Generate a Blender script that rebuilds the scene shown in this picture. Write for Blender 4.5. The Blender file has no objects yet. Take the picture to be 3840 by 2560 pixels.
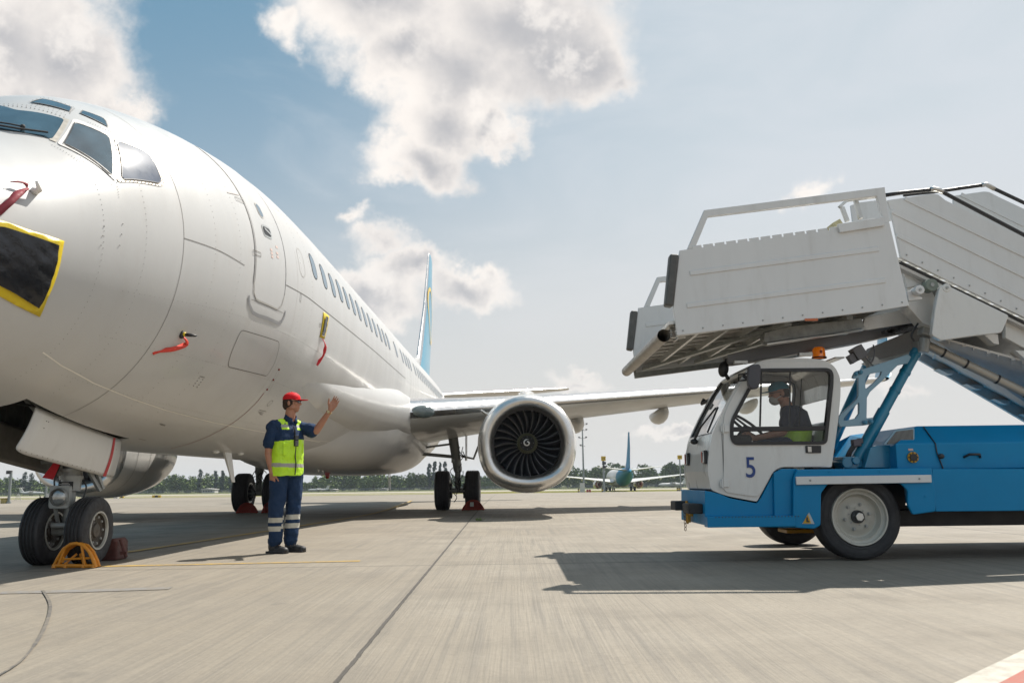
import bpy, bmesh, math, random
import numpy as np
from mathutils import Vector, Matrix
from math import sin, cos, pi, radians, atan2, sqrt, asin
random.seed(7)
sc = bpy.context.scene
COL = sc.collection

# ------------------------------------------------------------------ camera
CF, CT, CR, CH = 3152.0, .1643, .0127, .783      # focal in px of a 3840 wide picture, tilt, roll, height
_F = np.array([0, cos(CT), sin(CT)]); _R0 = np.array([1., 0, 0]); _U0 = np.cross(_R0, _F)
_R = _R0*cos(CR)-_U0*sin(CR); _U = _U0*cos(CR)+_R0*sin(CR)
cam_d = bpy.data.cameras.new("Camera"); cam = bpy.data.objects.new("Camera", cam_d); COL.objects.link(cam)
cam_d.sensor_width = 36; cam_d.lens = CF/3840*36; cam_d.clip_start = .05; cam_d.clip_end = 6000
M = Matrix.Identity(4)
for i in range(3):
    M[i][0] = _R[i]; M[i][1] = _U[i]; M[i][2] = -_F[i]
M[2][3] = CH
cam.matrix_world = M
cam_d.dof.use_dof = True; cam_d.dof.focus_distance = 10.0; cam_d.dof.aperture_fstop = 4.0
sc.camera = cam

# ------------------------------------------------------------------ sun, sky, exposure
SUNV = Vector((.455, .495, 1.0)).normalized()
sun_d = bpy.data.lights.new("sun", 'SUN'); sun_d.energy = 4.7; sun_d.angle = radians(.55); sun_d.color = (1, .945, .86)
sun = bpy.data.objects.new("sun", sun_d); COL.objects.link(sun)
sun.rotation_euler = SUNV.to_track_quat('Z', 'Y').to_euler()
sc.view_settings.view_transform = 'Standard'; sc.view_settings.look = 'None'
sc.view_settings.gamma = 1; sc.view_settings.exposure = 0.6
sc.cycles.max_bounces = 8; sc.cycles.transparent_max_bounces = 12; sc.cycles.caustics_reflective = False
sc.cycles.caustics_refractive = False; sc.cycles.sample_clamp_indirect = 6; sc.cycles.volume_bounces = 0
try: sc.cycles.use_denoising = True
except Exception: pass

def ray(u, v):
    return _F*CF+_R*(u-1920)-_U*(v-1280)
def P(u, v, Y):
    "point seen at (u, v) of the photograph that stands Y metres in front"
    d = ray(u, v); k = Y/d[1]
    return Vector((d[0]*k, Y, CH+d[2]*k))
def G(u, v, z=0.0):
    d = ray(u, v); k = (z-CH)/d[2]
    return Vector((d[0]*k, d[1]*k, z))
def az_el(u, v):
    d = ray(u, v); d = d/np.linalg.norm(d)
    return atan2(d[0], d[1]), asin(d[2])

class NT:
    "small helper to write node trees"
    def __init__(s, tree): s.t = tree; s.n = tree.nodes; s.l = tree.links
    def new(s, typ, **kw):
        n = s.n.new(typ)
        for k, v in kw.items():
            if k.startswith('i_'): s.put(n.inputs[k[2:].replace('_', ' ')], v)
            else: setattr(n, k, v)
        return n
    def put(s, sock, v):
        if isinstance(v, bpy.types.NodeSocket): s.l.new(v, sock)
        else:
            if isinstance(v, (tuple, list)) and len(v) == 3 and sock.type == 'RGBA': v = (*v, 1)
            sock.default_value = v
    def math(s, op, a, b=None, c=None, clamp=False):
        n = s.n.new('ShaderNodeMath'); n.operation = op; n.use_clamp = clamp
        for i, x in enumerate((a, b, c)):
            if x is not None: s.put(n.inputs[i], x)
        return n.outputs[0]
    def vmath(s, op, a, b=None, out=0):
        n = s.n.new('ShaderNodeVectorMath'); n.operation = op
        s.put(n.inputs[0], a)
        if b is not None: s.put(n.inputs[3 if op == 'SCALE' else 1], b)
        return n.outputs[out]
    def mix(s, f, a, b, mode='MIX'):
        n = s.n.new('ShaderNodeMix'); n.data_type = 'RGBA'; n.blend_type = mode
        s.put(n.inputs[0], f); s.put(n.inputs[6], a); s.put(n.inputs[7], b)
        return n.outputs[2]
    def noise(s, vec=None, scale=5., detail=4., rough=.55, w=None, out='Fac', dist=0.):
        n = s.n.new('ShaderNodeTexNoise')
        n.inputs['Scale'].default_value = scale; n.inputs['Detail'].default_value = detail
        n.inputs['Roughness'].default_value = rough; n.inputs['Distortion'].default_value = dist
        if vec is not None: s.put(n.inputs['Vector'], vec)
        return n.outputs[out]
    def ss(s, x, a, b, lo=0., hi=1.):
        n = s.n.new('ShaderNodeMapRange'); n.interpolation_type = 'SMOOTHSTEP'
        s.put(n.inputs[0], x)
        for i, q in enumerate((a, b, lo, hi)): s.put(n.inputs[i+1], q)
        return n.outputs[0]
    def lin(s, x, a, b, lo=0., hi=1.):
        n = s.n.new('ShaderNodeMapRange'); s.put(n.inputs[0], x)
        for i, q in enumerate((a, b, lo, hi)): s.put(n.inputs[i+1], q)
        return n.outputs[0]

def build_world():
    w = bpy.data.worlds.new("World"); sc.world = w; w.use_nodes = True
    t = NT(w.node_tree); t.n.clear()
    out = t.new('ShaderNodeOutputWorld'); bg = t.new('ShaderNodeBackground'); bg.inputs[1].default_value = .71
    sky = t.new('ShaderNodeTexSky'); sky.sky_type = 'NISHITA'; sky.sun_disc = False
    sky.sun_elevation = asin(SUNV.z); sky.sun_rotation = atan2(SUNV.x, SUNV.y); sky.air_density = 1.1; sky.dust_density = 2.0; sky.ozone_density = 1.5
    co = t.new('ShaderNodeTexCoord').outputs['Generated']
    sep = t.new('ShaderNodeSeparateXYZ'); t.put(sep.inputs[0], co)
    X, Y, Z = sep.outputs
    az = t.math('ARCTAN2', X, Y); el = t.math('ARCSINE', Z)
    # fine wobble of the cloud outlines
    nz = t.noise(co, 7, 9, .62, out='Color'); nz2 = t.noise(co, 2.6, 5, .55, out='Color')
    w1 = t.vmath('SCALE', t.vmath('SUBTRACT', nz, (.5, .5, .5)), .14)
    w2 = t.vmath('SCALE', t.vmath('SUBTRACT', nz2, (.5, .5, .5)), .16)
    cmb = t.new('ShaderNodeCombineXYZ'); t.put(cmb.inputs[0], az); t.put(cmb.inputs[1], el)
    uv = t.vmath('ADD', t.vmath('ADD', cmb.outputs[0], w1), w2)
    flat = t.new('ShaderNodeVectorMath'); flat.operation = 'MULTIPLY'; t.put(flat.inputs[0], uv); flat.inputs[1].default_value = (1, 1, 0)
    uv = flat.outputs[0]
    blobs = [(-150, 60, 640, 430), (200, 120, 330, 330), (60, 420, 420, 230), (430, 380, 170, 130), (560, 500, 120, 80),
             (1450, -60, 470, 240), (1960, 60, 480, 330), (1700, 250, 420, 250), (1500, 190, 330, 150), (2150, 190, 280, 230), (2290, 330, 110, 80),
             (1660, 430, 300, 180), (1560, 600, 230, 150), (1460, 690, 120, 60), (1870, 460, 160, 90), (1080, 60, 100, 90),
             (1360, 830, 90, 50), (1430, 930, 110, 90), (1530, 1040, 160, 100), (1700, 1120, 200, 90), (1380, 1130, 220, 120),
             (2170, 1385, 130, 45), (3060, 830, 90, 60), (2180, 1345, 50, 20), (3440, 1500, 90, 30), (2560, 1590, 170, 30)]
    sc_px = 1/3152.
    val = None
    for (bx, by, rx, ry) in blobs:
        a0, e0 = az_el(bx, by); s_ = cos(e0)
        m = t.new('ShaderNodeVectorMath'); m.operation = 'MULTIPLY_ADD'
        kx = 1/(rx*sc_px*1.0); ky = 1/(ry*sc_px*.97)
        t.put(m.inputs[0], uv); m.inputs[1].default_value = (kx, ky, 0); m.inputs[2].default_value = (-a0*kx, -e0*ky, 0)
        ln = t.vmath('LENGTH', m.outputs[0], out=1)
        d = t.math('SUBTRACT', 1., ln)
        if rx < 140: d = t.math('MULTIPLY', d, .55)
        val = d if val is None else t.math('SMOOTH_MAX', val, d, .22)
    det = t.noise(co, 16, 10, .66)
    v2 = t.math('ADD', val, t.math('MULTIPLY', t.math('SUBTRACT', det, .5), .55))
    alpha = t.ss(v2, -.07, .40)
    lump = t.noise(co, 5, 8, .58)
    thick = t.ss(t.math('ADD', val, t.math('MULTIPLY', t.math('SUBTRACT', lump, .5), 1.25)), .22, 1.05)
    ccol = t.mix(thick, (.93, .875, .825), (.50, .50, .52))
    off = t.vmath('ADD', co, (SUNV.x*.035, SUNV.y*.035, SUNV.z*.035))
    r1 = t.noise(co, 7, 8, .6); r2 = t.noise(off, 7, 8, .6)
    rel = t.math('SUBTRACT', r1, r2)
    ccol = t.mix(t.math('MULTIPLY', t.ss(rel, .0, .13), .62), ccol, (.97, .92, .87))
    ccol = t.mix(t.math('MULTIPLY', t.ss(rel, .0, -.15), .24), ccol, (.48, .485, .51))
    # clear sky
    base = t.mix(1., sky.outputs[0], (.085, .085, .085), 'MULTIPLY')
    grad = t.ss(t.math('ADD', el, t.math('MULTIPLY', az, -.28)), .05, .72)
    blue = t.mix(grad, (.60, .645, .67), (.155, .32, .455))
    clr = t.mix(.86, base, blue)
    clr = t.mix(t.math('MULTIPLY', t.ss(az, -.32, .32), .68), clr, (.63, .69, .735))
    # thin high veils, denser towards the right and the horizon
    mp = t.new('ShaderNodeMapping'); t.put(mp.inputs[0], co); mp.inputs['Rotation'].default_value = (0, .5, .3); mp.inputs['Scale'].default_value = (1.2, 1.2, 3.6)
    veil = t.noise(mp.outputs[0], 2.6, 8, .6, dist=.6)
    veil = t.ss(t.math('ADD', veil, t.math('ADD', t.math('MULTIPLY', az, .42), t.math('MULTIPLY', el, -.12))), .33, .78)
    clr = t.mix(t.math('MULTIPLY', veil, .86), clr, (.64, .685, .735))
    hz = t.ss(el, .40, .0)
    clr = t.mix(t.math('MULTIPLY', hz, .85), clr, (.69, .675, .645))
    fin = t.mix(t.math('MULTIPLY', alpha, t.ss(el, -.02, .35, .55, 1.)), clr, ccol)
    fin = t.mix(t.ss(el, -.02, -.12), fin, (.25, .23, .2))
    t.put(bg.inputs[0], fin); t.l.new(bg.outputs[0], out.inputs[0])
build_world()

# ------------------------------------------------------------------ object helpers
ORG = {}
def thing(name, loc, label, cat, group=None):
    o = bpy.data.objects.new(name, None); o.empty_display_size = .2
    o.location = loc; COL.objects.link(o); ORG[o] = Vector(loc)
    o['label'] = label; o['category'] = cat
    if group: o['group'] = group
    return o
def tag(o, label=None, cat=None, group=None, kind=None):
    if label: o['label'] = label
    if cat: o['category'] = cat
    if group: o['group'] = group
    if kind: o['kind'] = kind
    return o
def link_mesh(name, me, parent=None, loc=None):
    o = bpy.data.objects.new(name, me); COL.objects.link(o)
    if parent is not None:
        o.parent = parent; ORG[o] = ORG[parent]
    else:
        ORG[o] = Vector(loc) if loc is not None else Vector((0, 0, 0)); o.location = ORG[o]
    return o
def copy_tree(o, parent=None):
    c = o.copy(); COL.objects.link(c); c.parent = parent; ORG[c] = ORG[o]
    for ch in list(o.children): copy_tree(ch, c)
    return c

class MB:
    def __init__(s): s.v = []; s.f = []; s.m = []; s.cur = 0; s.mats = None
    def add(s, vs, fs):
        b = len(s.v); s.v += [tuple(v) for v in vs]; s.f += [tuple(i+b for i in f) for f in fs]; s.m += [s.cur]*len(fs)
        return s
    def box(s, c, d, rot=None):
        R = rot if rot is not None else Matrix.Identity(3)
        c = Vector(c); vs = []
        for x in (-.5, .5):
            for y in (-.5, .5):
                for z in (-.5, .5): vs.append(c+R@Vector((x*d[0], y*d[1], z*d[2])))
        return s.add(vs, [(0, 1, 3, 2), (4, 6, 7, 5), (0, 4, 5, 1), (2, 3, 7, 6), (0, 2, 6, 4), (1, 5, 7, 3)])
    def beam(s, a, b, w, h, up=(0, 0, 1)):
        a = Vector(a); b = Vector(b); z = (b-a); L = z.length; z.normalize()
        x = z.cross(Vector(up))
        if x.length < 1e-4: x = z.cross(Vector((1, 0, 0)))
        x.normalize(); y = x.cross(z)
        R = Matrix((x, z, y)).transposed()
        return s.box((a+b)/2, (w, L, h), R)
    def tube(s, pts, r, n=12, cap=True, closed=False):
        pts = [Vector(p) for p in pts]; k = len(pts); rs = r if isinstance(r, (list, tuple)) else [r]*k
        vs = []; prev = None
        for i, p in enumerate(pts):
            if closed: t = pts[(i+1) % k]-pts[i-1]
            else: t = pts[min(i+1, k-1)]-pts[max(i-1, 0)]
            t.normalize()
            if prev is None:
                a = t.orthogonal().normalized()
            else:
                a = (prev-t*prev.dot(t)).normalized()
            prev = a; b = t.cross(a)
            for j in range(n):
                q = 2*pi*j/n; vs.append(p+(a*cos(q)+b*sin(q))*rs[i])
        fs = []
        for i in range(k if closed else k-1):
            i2 = (i+1) % k
            for j in range(n):
                j2 = (j+1) % n; fs.append((i*n+j, i*n+j2, i2*n+j2, i2*n+j))
        if cap and not closed:
            fs.append(tuple(range(n-1, -1, -1))); fs.append(tuple((k-1)*n+j for j in range(n)))
        return s.add(vs, fs)
    def prism(s, poly, y0, y1, holes=None):
        "poly: list of (x, z); extruded along y from y0 to y1; holes: lists of (x, z)"
        bm = bmesh.new(); loops = [poly]+(holes or []); vv = []
        for lp in loops:
            vs = [bm.verts.new((p[0], y0, p[1])) for p in lp]; vv.append(vs)
            for i in range(len(vs)): bm.edges.new((vs[i-1], vs[i]))
        if holes:
            r = bmesh.ops.triangle_fill(bm, use_beauty=True, use_dissolve=False, edges=bm.edges[:], normal=(0, 1, 0))
        else:
            bm.faces.new(vv[0])
        bm.verts.ensure_lookup_table()
        n = len(bm.verts); vs = [v.co.copy() for v in bm.verts]
        fs = [[v.index for v in f.verts] for f in bm.faces]
        bm.verts.index_update(); fs = [[v.index for v in f.verts] for f in bm.faces]
        vs = [v.co.copy() for v in bm.verts]
        allf = [tuple(f) for f in fs]+[tuple(i+n for i in reversed(f)) for f in fs]
        b = 0
        for lp in loops:
            k = len(lp)
            for i in range(k):
                j = (i+1) % k; allf.append((b+i, b+j, b+j+n, b+i+n))
            b += k
        bm.free()
        return s.add(vs+[Vector((v.x, y1, v.z)) for v in vs], allf)
    def lathe(s, prof, o, axis, n=32, up=None, fn=None):
        "prof: list of (r, t) along axis from o"
        ax = Vector(axis).normalized(); a = (Vector(up) if up else ax.orthogonal()); a = (a-ax*a.dot(ax)).normalized(); b = ax.cross(a)
        o = Vector(o); vs = []
        for (r, t) in prof:
            for j in range(n):
                q = 2*pi*j/n; rr = r*(fn(q, t) if fn else 1)
                vs.append(o+ax*t+(a*cos(q)+b*sin(q))*rr)
        fs = []
        for i in range(len(prof)-1):
            for j in range(n):
                j2 = (j+1) % n; fs.append((i*n+j, i*n+j2, (i+1)*n+j2, (i+1)*n+j))
        if prof[0][0] > 1e-4: pass
        return s.add(vs, fs)
    def ell(s, c, r, rot=None, n=16, k=10):
        R = rot if rot is not None else Matrix.Identity(3); c = Vector(c); vs = []
        for i in range(k+1):
            ph = pi*i/k
            for j in range(n):
                q = 2*pi*j/n
                vs.append(c+R@Vector((r[0]*sin(ph)*cos(q), r[1]*sin(ph)*sin(q), r[2]*cos(ph))))
        fs = [(i*n+j, i*n+(j+1) % n, (i+1)*n+(j+1) % n, (i+1)*n+j) for i in range(k) for j in range(n)]
        return s.add(vs, fs)
    def cap(s, a, b, ra, rb, n=12):
        "tapered capsule"
        a = Vector(a); b = Vector(b); d = (b-a); L = d.length; d.normalize()
        pts = []; rs = []
        for q in (90, 60, 30, 0): pts.append(a-d*ra*sin(radians(q))); rs.append(max(ra*cos(radians(q)), 1e-4))
        for q in (0, 30, 60, 90): pts.append(b+d*rb*sin(radians(q))); rs.append(max(rb*cos(radians(q)), 1e-4))
        return s.tube(pts, rs, n)
    def loft(s, secs, n=24, cap=True):
        "secs: (centre, rx, ry, yaw) horizontal ellipses"
        vs = []
        for c, rx, ry, yaw in secs:
            for j in range(n):
                q = 2*pi*j/n; x, y = rx*cos(q), ry*sin(q)
                vs.append((c[0]+x*cos(yaw)-y*sin(yaw), c[1]+x*sin(yaw)+y*cos(yaw), c[2]))
        k = len(secs)
        fs = [(i*n+j, i*n+(j+1) % n, (i+1)*n+(j+1) % n, (i+1)*n+j) for i in range(k-1) for j in range(n)]
        if cap: fs += [tuple(range(n-1, -1, -1)), tuple((k-1)*n+j for j in range(n))]
        return s.add(vs, fs)
    def build(s, name, mat, parent=None, loc=None, smooth=False, bev=0, seg=2, ang=35):
        me = bpy.data.meshes.new(name)
        og = ORG[parent] if parent is not None else (Vector(loc) if loc is not None else Vector((0, 0, 0)))
        me.from_pydata([(v[0]-og.x, v[1]-og.y, v[2]-og.z) for v in s.v], [], s.f)
        for m in (mat if isinstance(mat, (list, tuple)) else [mat]): me.materials.append(m)
        me.polygons.foreach_set('material_index', s.m)
        bm = bmesh.new(); bm.from_mesh(me); bmesh.ops.recalc_face_normals(bm, faces=bm.faces[:]); bm.to_mesh(me); bm.free()
        if smooth: me.polygons.foreach_set('use_smooth', [True]*len(me.polygons)); 
        if smooth == 'auto' or smooth == 2: me.set_sharp_from_angle(angle=radians(ang))
        o = link_mesh(name, me, parent, loc)
        if bev:
            md = o.modifiers.new('bevel', 'BEVEL'); md.width = bev; md.segments = seg; md.limit_method = 'ANGLE'; md.angle_limit = radians(40)
            md.harden_normals = False
        return o

def freeze(o):
    "apply the modifiers of o"
    dg = bpy.context.evaluated_depsgraph_get(); ev = o.evaluated_get(dg)
    me = bpy.data.meshes.new_from_object(ev, preserve_all_data_layers=True, depsgraph=dg)
    o.modifiers.clear(); o.data = me
    return o
def boolean(o, cutter, op='DIFFERENCE'):
    md = o.modifiers.new('b', 'BOOLEAN'); md.object = cutter; md.operation = op; md.solver = 'EXACT'
    bpy.context.view_layer.update(); freeze(o); bpy.data.objects.remove(cutter)
def rc(x0, z0, x1, z1, r, k=4):
    "rounded rectangle as (x, z) points"
    out = []
    for cx, cz, a in ((x1-r, z1-r, 0), (x0+r, z1-r, 90), (x0+r, z0+r, 180), (x1-r, z0+r, 270)):
        for i in range(k+1):
            q = radians(a+90*i/k); out.append((cx+r*cos(q), cz+r*sin(q)))
    return out
def roundpoly(pts, r, k=4):
    "round the corners of a polygon"
    n = len(pts); out = []
    for i in range(n):
        p0, p1, p2 = (np.array(pts[j % n], float) for j in (i-1, i, i+1))
        a = p0-p1; b = p2-p1; la, lb = np.linalg.norm(a), np.linalg.norm(b); rr = min(r, la*.45, lb*.45)
        A = p1+a/la*rr; B = p1+b/lb*rr
        for j in range(k+1):
            t = j/k; q = (1-t)**2*A+2*t*(1-t)*p1+t*t*B; out.append(tuple(q))
    return out
def pxz(pts, Y):
    return [(lambda q: (q.x, q.z))(P(u, v, Y)) for u, v in pts]

# ------------------------------------------------------------------ materials
MATS = {}
def pmat(name, col, rough=.5, metal=0., spec=.5, coat=0., coatr=.1, var=.06, vs=3., bump=0., bs=60., dirt=0., dirtc=(.12, .10, .08), ds=1.5, stretch=None, rvar=.1, emit=None, alpha=None):
    if name in MATS: return MATS[name]
    m = bpy.data.materials.new(name); m.use_nodes = True; t = NT(m.node_tree)
    b = t.n['Principled BSDF']; b.inputs['Metallic'].default_value = metal
    b.inputs['Specular IOR Level'].default_value = spec
    b.inputs['Coat Weight'].default_value = coat; b.inputs['Coat Roughness'].default_value = coatr
    co = t.new('ShaderNodeTexCoord').outputs['Object']
    if stretch:
        mp = t.new('ShaderNodeMapping'); t.put(mp.inputs[0], co); mp.inputs['Scale'].default_value = stretch; co = mp.outputs[0]
    n1 = t.noise(co, vs, 6, .6)
    k = t.lin(n1, .3, .7, 1-var, 1+var)
    c = t.mix(1., (*col, 1), t.vmath('SCALE', (1, 1, 1), k), 'MULTIPLY')
    if dirt:
        n2 = t.noise(co, ds, 9, .68)
        c = t.mix(t.math('MULTIPLY', t.ss(n2, .5, .78), dirt), c, (*dirtc, 1))
    t.put(b.inputs['Base Color'], c)
    t.put(b.inputs['Roughness'], t.lin(t.noise(co, vs*2.3, 5, .6), .3, .7, max(rough-rvar*rough*2, .02), min(rough+rvar*rough*2, 1)))
    if bump:
        bp = t.new('ShaderNodeBump'); bp.inputs['Strength'].default_value = bump; bp.inputs['Distance'].default_value = .01
        t.put(bp.inputs['Height'], t.noise(co, bs, 5, .6)); t.l.new(bp.outputs[0], b.inputs['Normal'])
    if emit:
        b.inputs['Emission Color'].default_value = (*emit[0], 1); b.inputs['Emission Strength'].default_value = emit[1]
    MATS[name] = m
    return m
def glass(name, tint=(.9, .95, .95), refl=.08, rough=.02, dens=.12):
    "thin window glass: mostly lets light through, reflects a little, slightly tinted"
    m = bpy.data.materials.new(name); m.use_nodes = True; t = NT(m.node_tree); t.n.clear()
    out = t.new('ShaderNodeOutputMaterial'); tr = t.new('ShaderNodeBsdfTransparent'); tr.inputs[0].default_value = (*tint, 1)
    gl = t.new('ShaderNodeBsdfGlossy'); gl.inputs['Roughness'].default_value = rough
    df = t.new('ShaderNodeBsdfDiffuse'); df.inputs[0].default_value = (.6, .62, .6, 1)
    fr = t.new('ShaderNodeFresnel'); fr.inputs[0].default_value = 1.45
    mx = t.new('ShaderNodeMixShader'); t.put(mx.inputs[0], t.math('ADD', t.math('MULTIPLY', fr.outputs[0], .9), refl-.04, clamp=True)); t.l.new(tr.outputs[0], mx.inputs[1]); t.l.new(gl.outputs[0], mx.inputs[2])
    m2 = t.new('ShaderNodeMixShader'); m2.inputs[0].default_value = dens*.3; t.l.new(mx.outputs[0], m2.inputs[1]); t.l.new(df.outputs[0], m2.inputs[2])
    t.l.new(m2.outputs[0], out.inputs[0]); MATS[name] = m
    return m

WHITE = pmat('aircraft_white', (.485, .485, .48), .38, spec=.42, coat=.2, coatr=.10, var=.05, vs=.9, dirt=.30, dirtc=(.40, .375, .34), ds=2.2, stretch=(1.2, 1.2, .3), bump=.05, bs=1.6)
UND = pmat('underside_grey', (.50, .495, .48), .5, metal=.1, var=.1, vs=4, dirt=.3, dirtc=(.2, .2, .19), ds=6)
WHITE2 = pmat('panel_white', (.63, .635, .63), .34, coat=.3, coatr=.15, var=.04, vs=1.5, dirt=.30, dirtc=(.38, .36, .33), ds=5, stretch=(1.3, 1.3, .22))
CABW = pmat('cab_white', (.62, .62, .60), .3, coat=.5, coatr=.1, var=.03, vs=2, dirt=.25, dirtc=(.36, .33, .29), ds=6, stretch=(1.5, 1.5, .4))
SEAM = pmat('seam_grey', (.17, .16, .15), .6)
SEAML = pmat('seam_light', (.40, .385, .36), .5)
LSTRIPE = pmat('pale_line', (.78, .76, .70), .4)
METAL = pmat('polished_metal', (.66, .65, .635), .36, metal=1, var=.08, vs=5, rvar=.15, dirt=.10, dirtc=(.4, .33, .27), ds=5, stretch=(1, 1, 1))
LEM = pmat('leading_edge_metal', (.66, .65, .64), .24, metal=1, var=.03, vs=3, rvar=.1)
METALR = pmat('worn_metal', (.50, .49, .47), .38, metal=1, var=.12, vs=9, dirt=.3, dirtc=(.2, .18, .15), ds=8)
STEELG = pmat('gear_grey', (.33, .34, .33), .42, metal=.2, var=.12, vs=14, dirt=.5, dirtc=(.10, .09, .08), ds=14)
DARKG = pmat('dark_grease', (.06, .06, .062), .5, metal=.2, var=.3, vs=20, dirt=.3, dirtc=(.02, .02, .02), ds=20)
ALU = pmat('aluminium', (.55, .55, .53), .35, metal=.7, var=.08, vs=8, dirt=.2, dirtc=(.25, .24, .22), ds=10)
GALV = pmat('galvanised', (.30, .31, .30), .5, metal=.5, var=.2, vs=16, dirt=.35, dirtc=(.15, .15, .14), ds=18)
RUB = pmat('rubber', (.028, .028, .031), .68, var=.15, vs=10, dirt=.35, dirtc=(.07, .065, .06), ds=9, bump=.15, bs=140)
BLACK = pmat('black_trim', (.018, .018, .02), .45, var=.1)
BLACKM = pmat('black_soft', (.03, .031, .034), .7, var=.15)
BLUE = pmat('truck_blue', (.0, .205, .43), .40, spec=.22, coat=.05, coatr=.12, var=.05, vs=2, dirt=.22, dirtc=(.015, .14, .26), ds=5)
BLUEL = pmat('truck_blue_light', (.20, .33, .42), .45, metal=.3, coat=.3, coatr=.2, var=.08, vs=3)
TEAL = pmat('strut_teal', (.008, .19, .32), .32, coat=.5, coatr=.12, var=.06, vs=4, dirt=.15, dirtc=(.02, .08, .12), ds=9)
ORANGE = pmat('chock_orange', (.62, .235, .012), .5, var=.12, vs=12, dirt=.4, dirtc=(.2, .08, .02), ds=14, bump=.2)
BROWN = pmat('chock_brown', (.10, .035, .028), .65, var=.25, vs=14, dirt=.6, dirtc=(.04, .03, .03), ds=10, bump=.4)
REDM = pmat('chock_red', (.30, .035, .018), .6, var=.2, vs=10, dirt=.5, dirtc=(.08, .03, .02), ds=12)
RED = pmat('red_cloth', (.55, .02, .03), .7, var=.12, vs=12)
RIMW = pmat('rim_cream', (.50, .48, .42), .45, var=.05, vs=8, dirt=.35, dirtc=(.22, .19, .15), ds=9)
YEL = pmat('tape_yellow', (.62, .46, .008), .4, var=.1, vs=8, bump=.5, bs=14)
PLASTIC = pmat('black_plastic_film', (.008, .009, .013), .22, spec=.5, var=.3, vs=4, bump=1., bs=9)
WINDG = pmat('cabin_window_glass', (.14, .19, .235), .12, spec=.8, var=.06)
COCKG = pmat('cockpit_glass', (.035, .065, .085), .06, spec=1., coat=1, coatr=.03, var=.5, vs=3)
COCKG2 = pmat('cockpit_glass_pale', (.105, .125, .165), .3, spec=.04, coat=.0, coatr=.05, var=.2, vs=4)
GLASS = glass('cab_glass', (.97, .985, .98), .045, dens=.06); GLASSW = glass('windscreen_glass', (.75, .80, .84), .35, dens=.3)
# ------------------------------------------------------------------ ground
def zg(Y):
    if Y <= 24: return 0.
    if Y <= 180: return -1.75*((Y-24)/156)**1.25
    if Y <= 420: return -1.75-1.35*(Y-180)/240
    return -3.1-.9*min((Y-420)/1500, 1)

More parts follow.
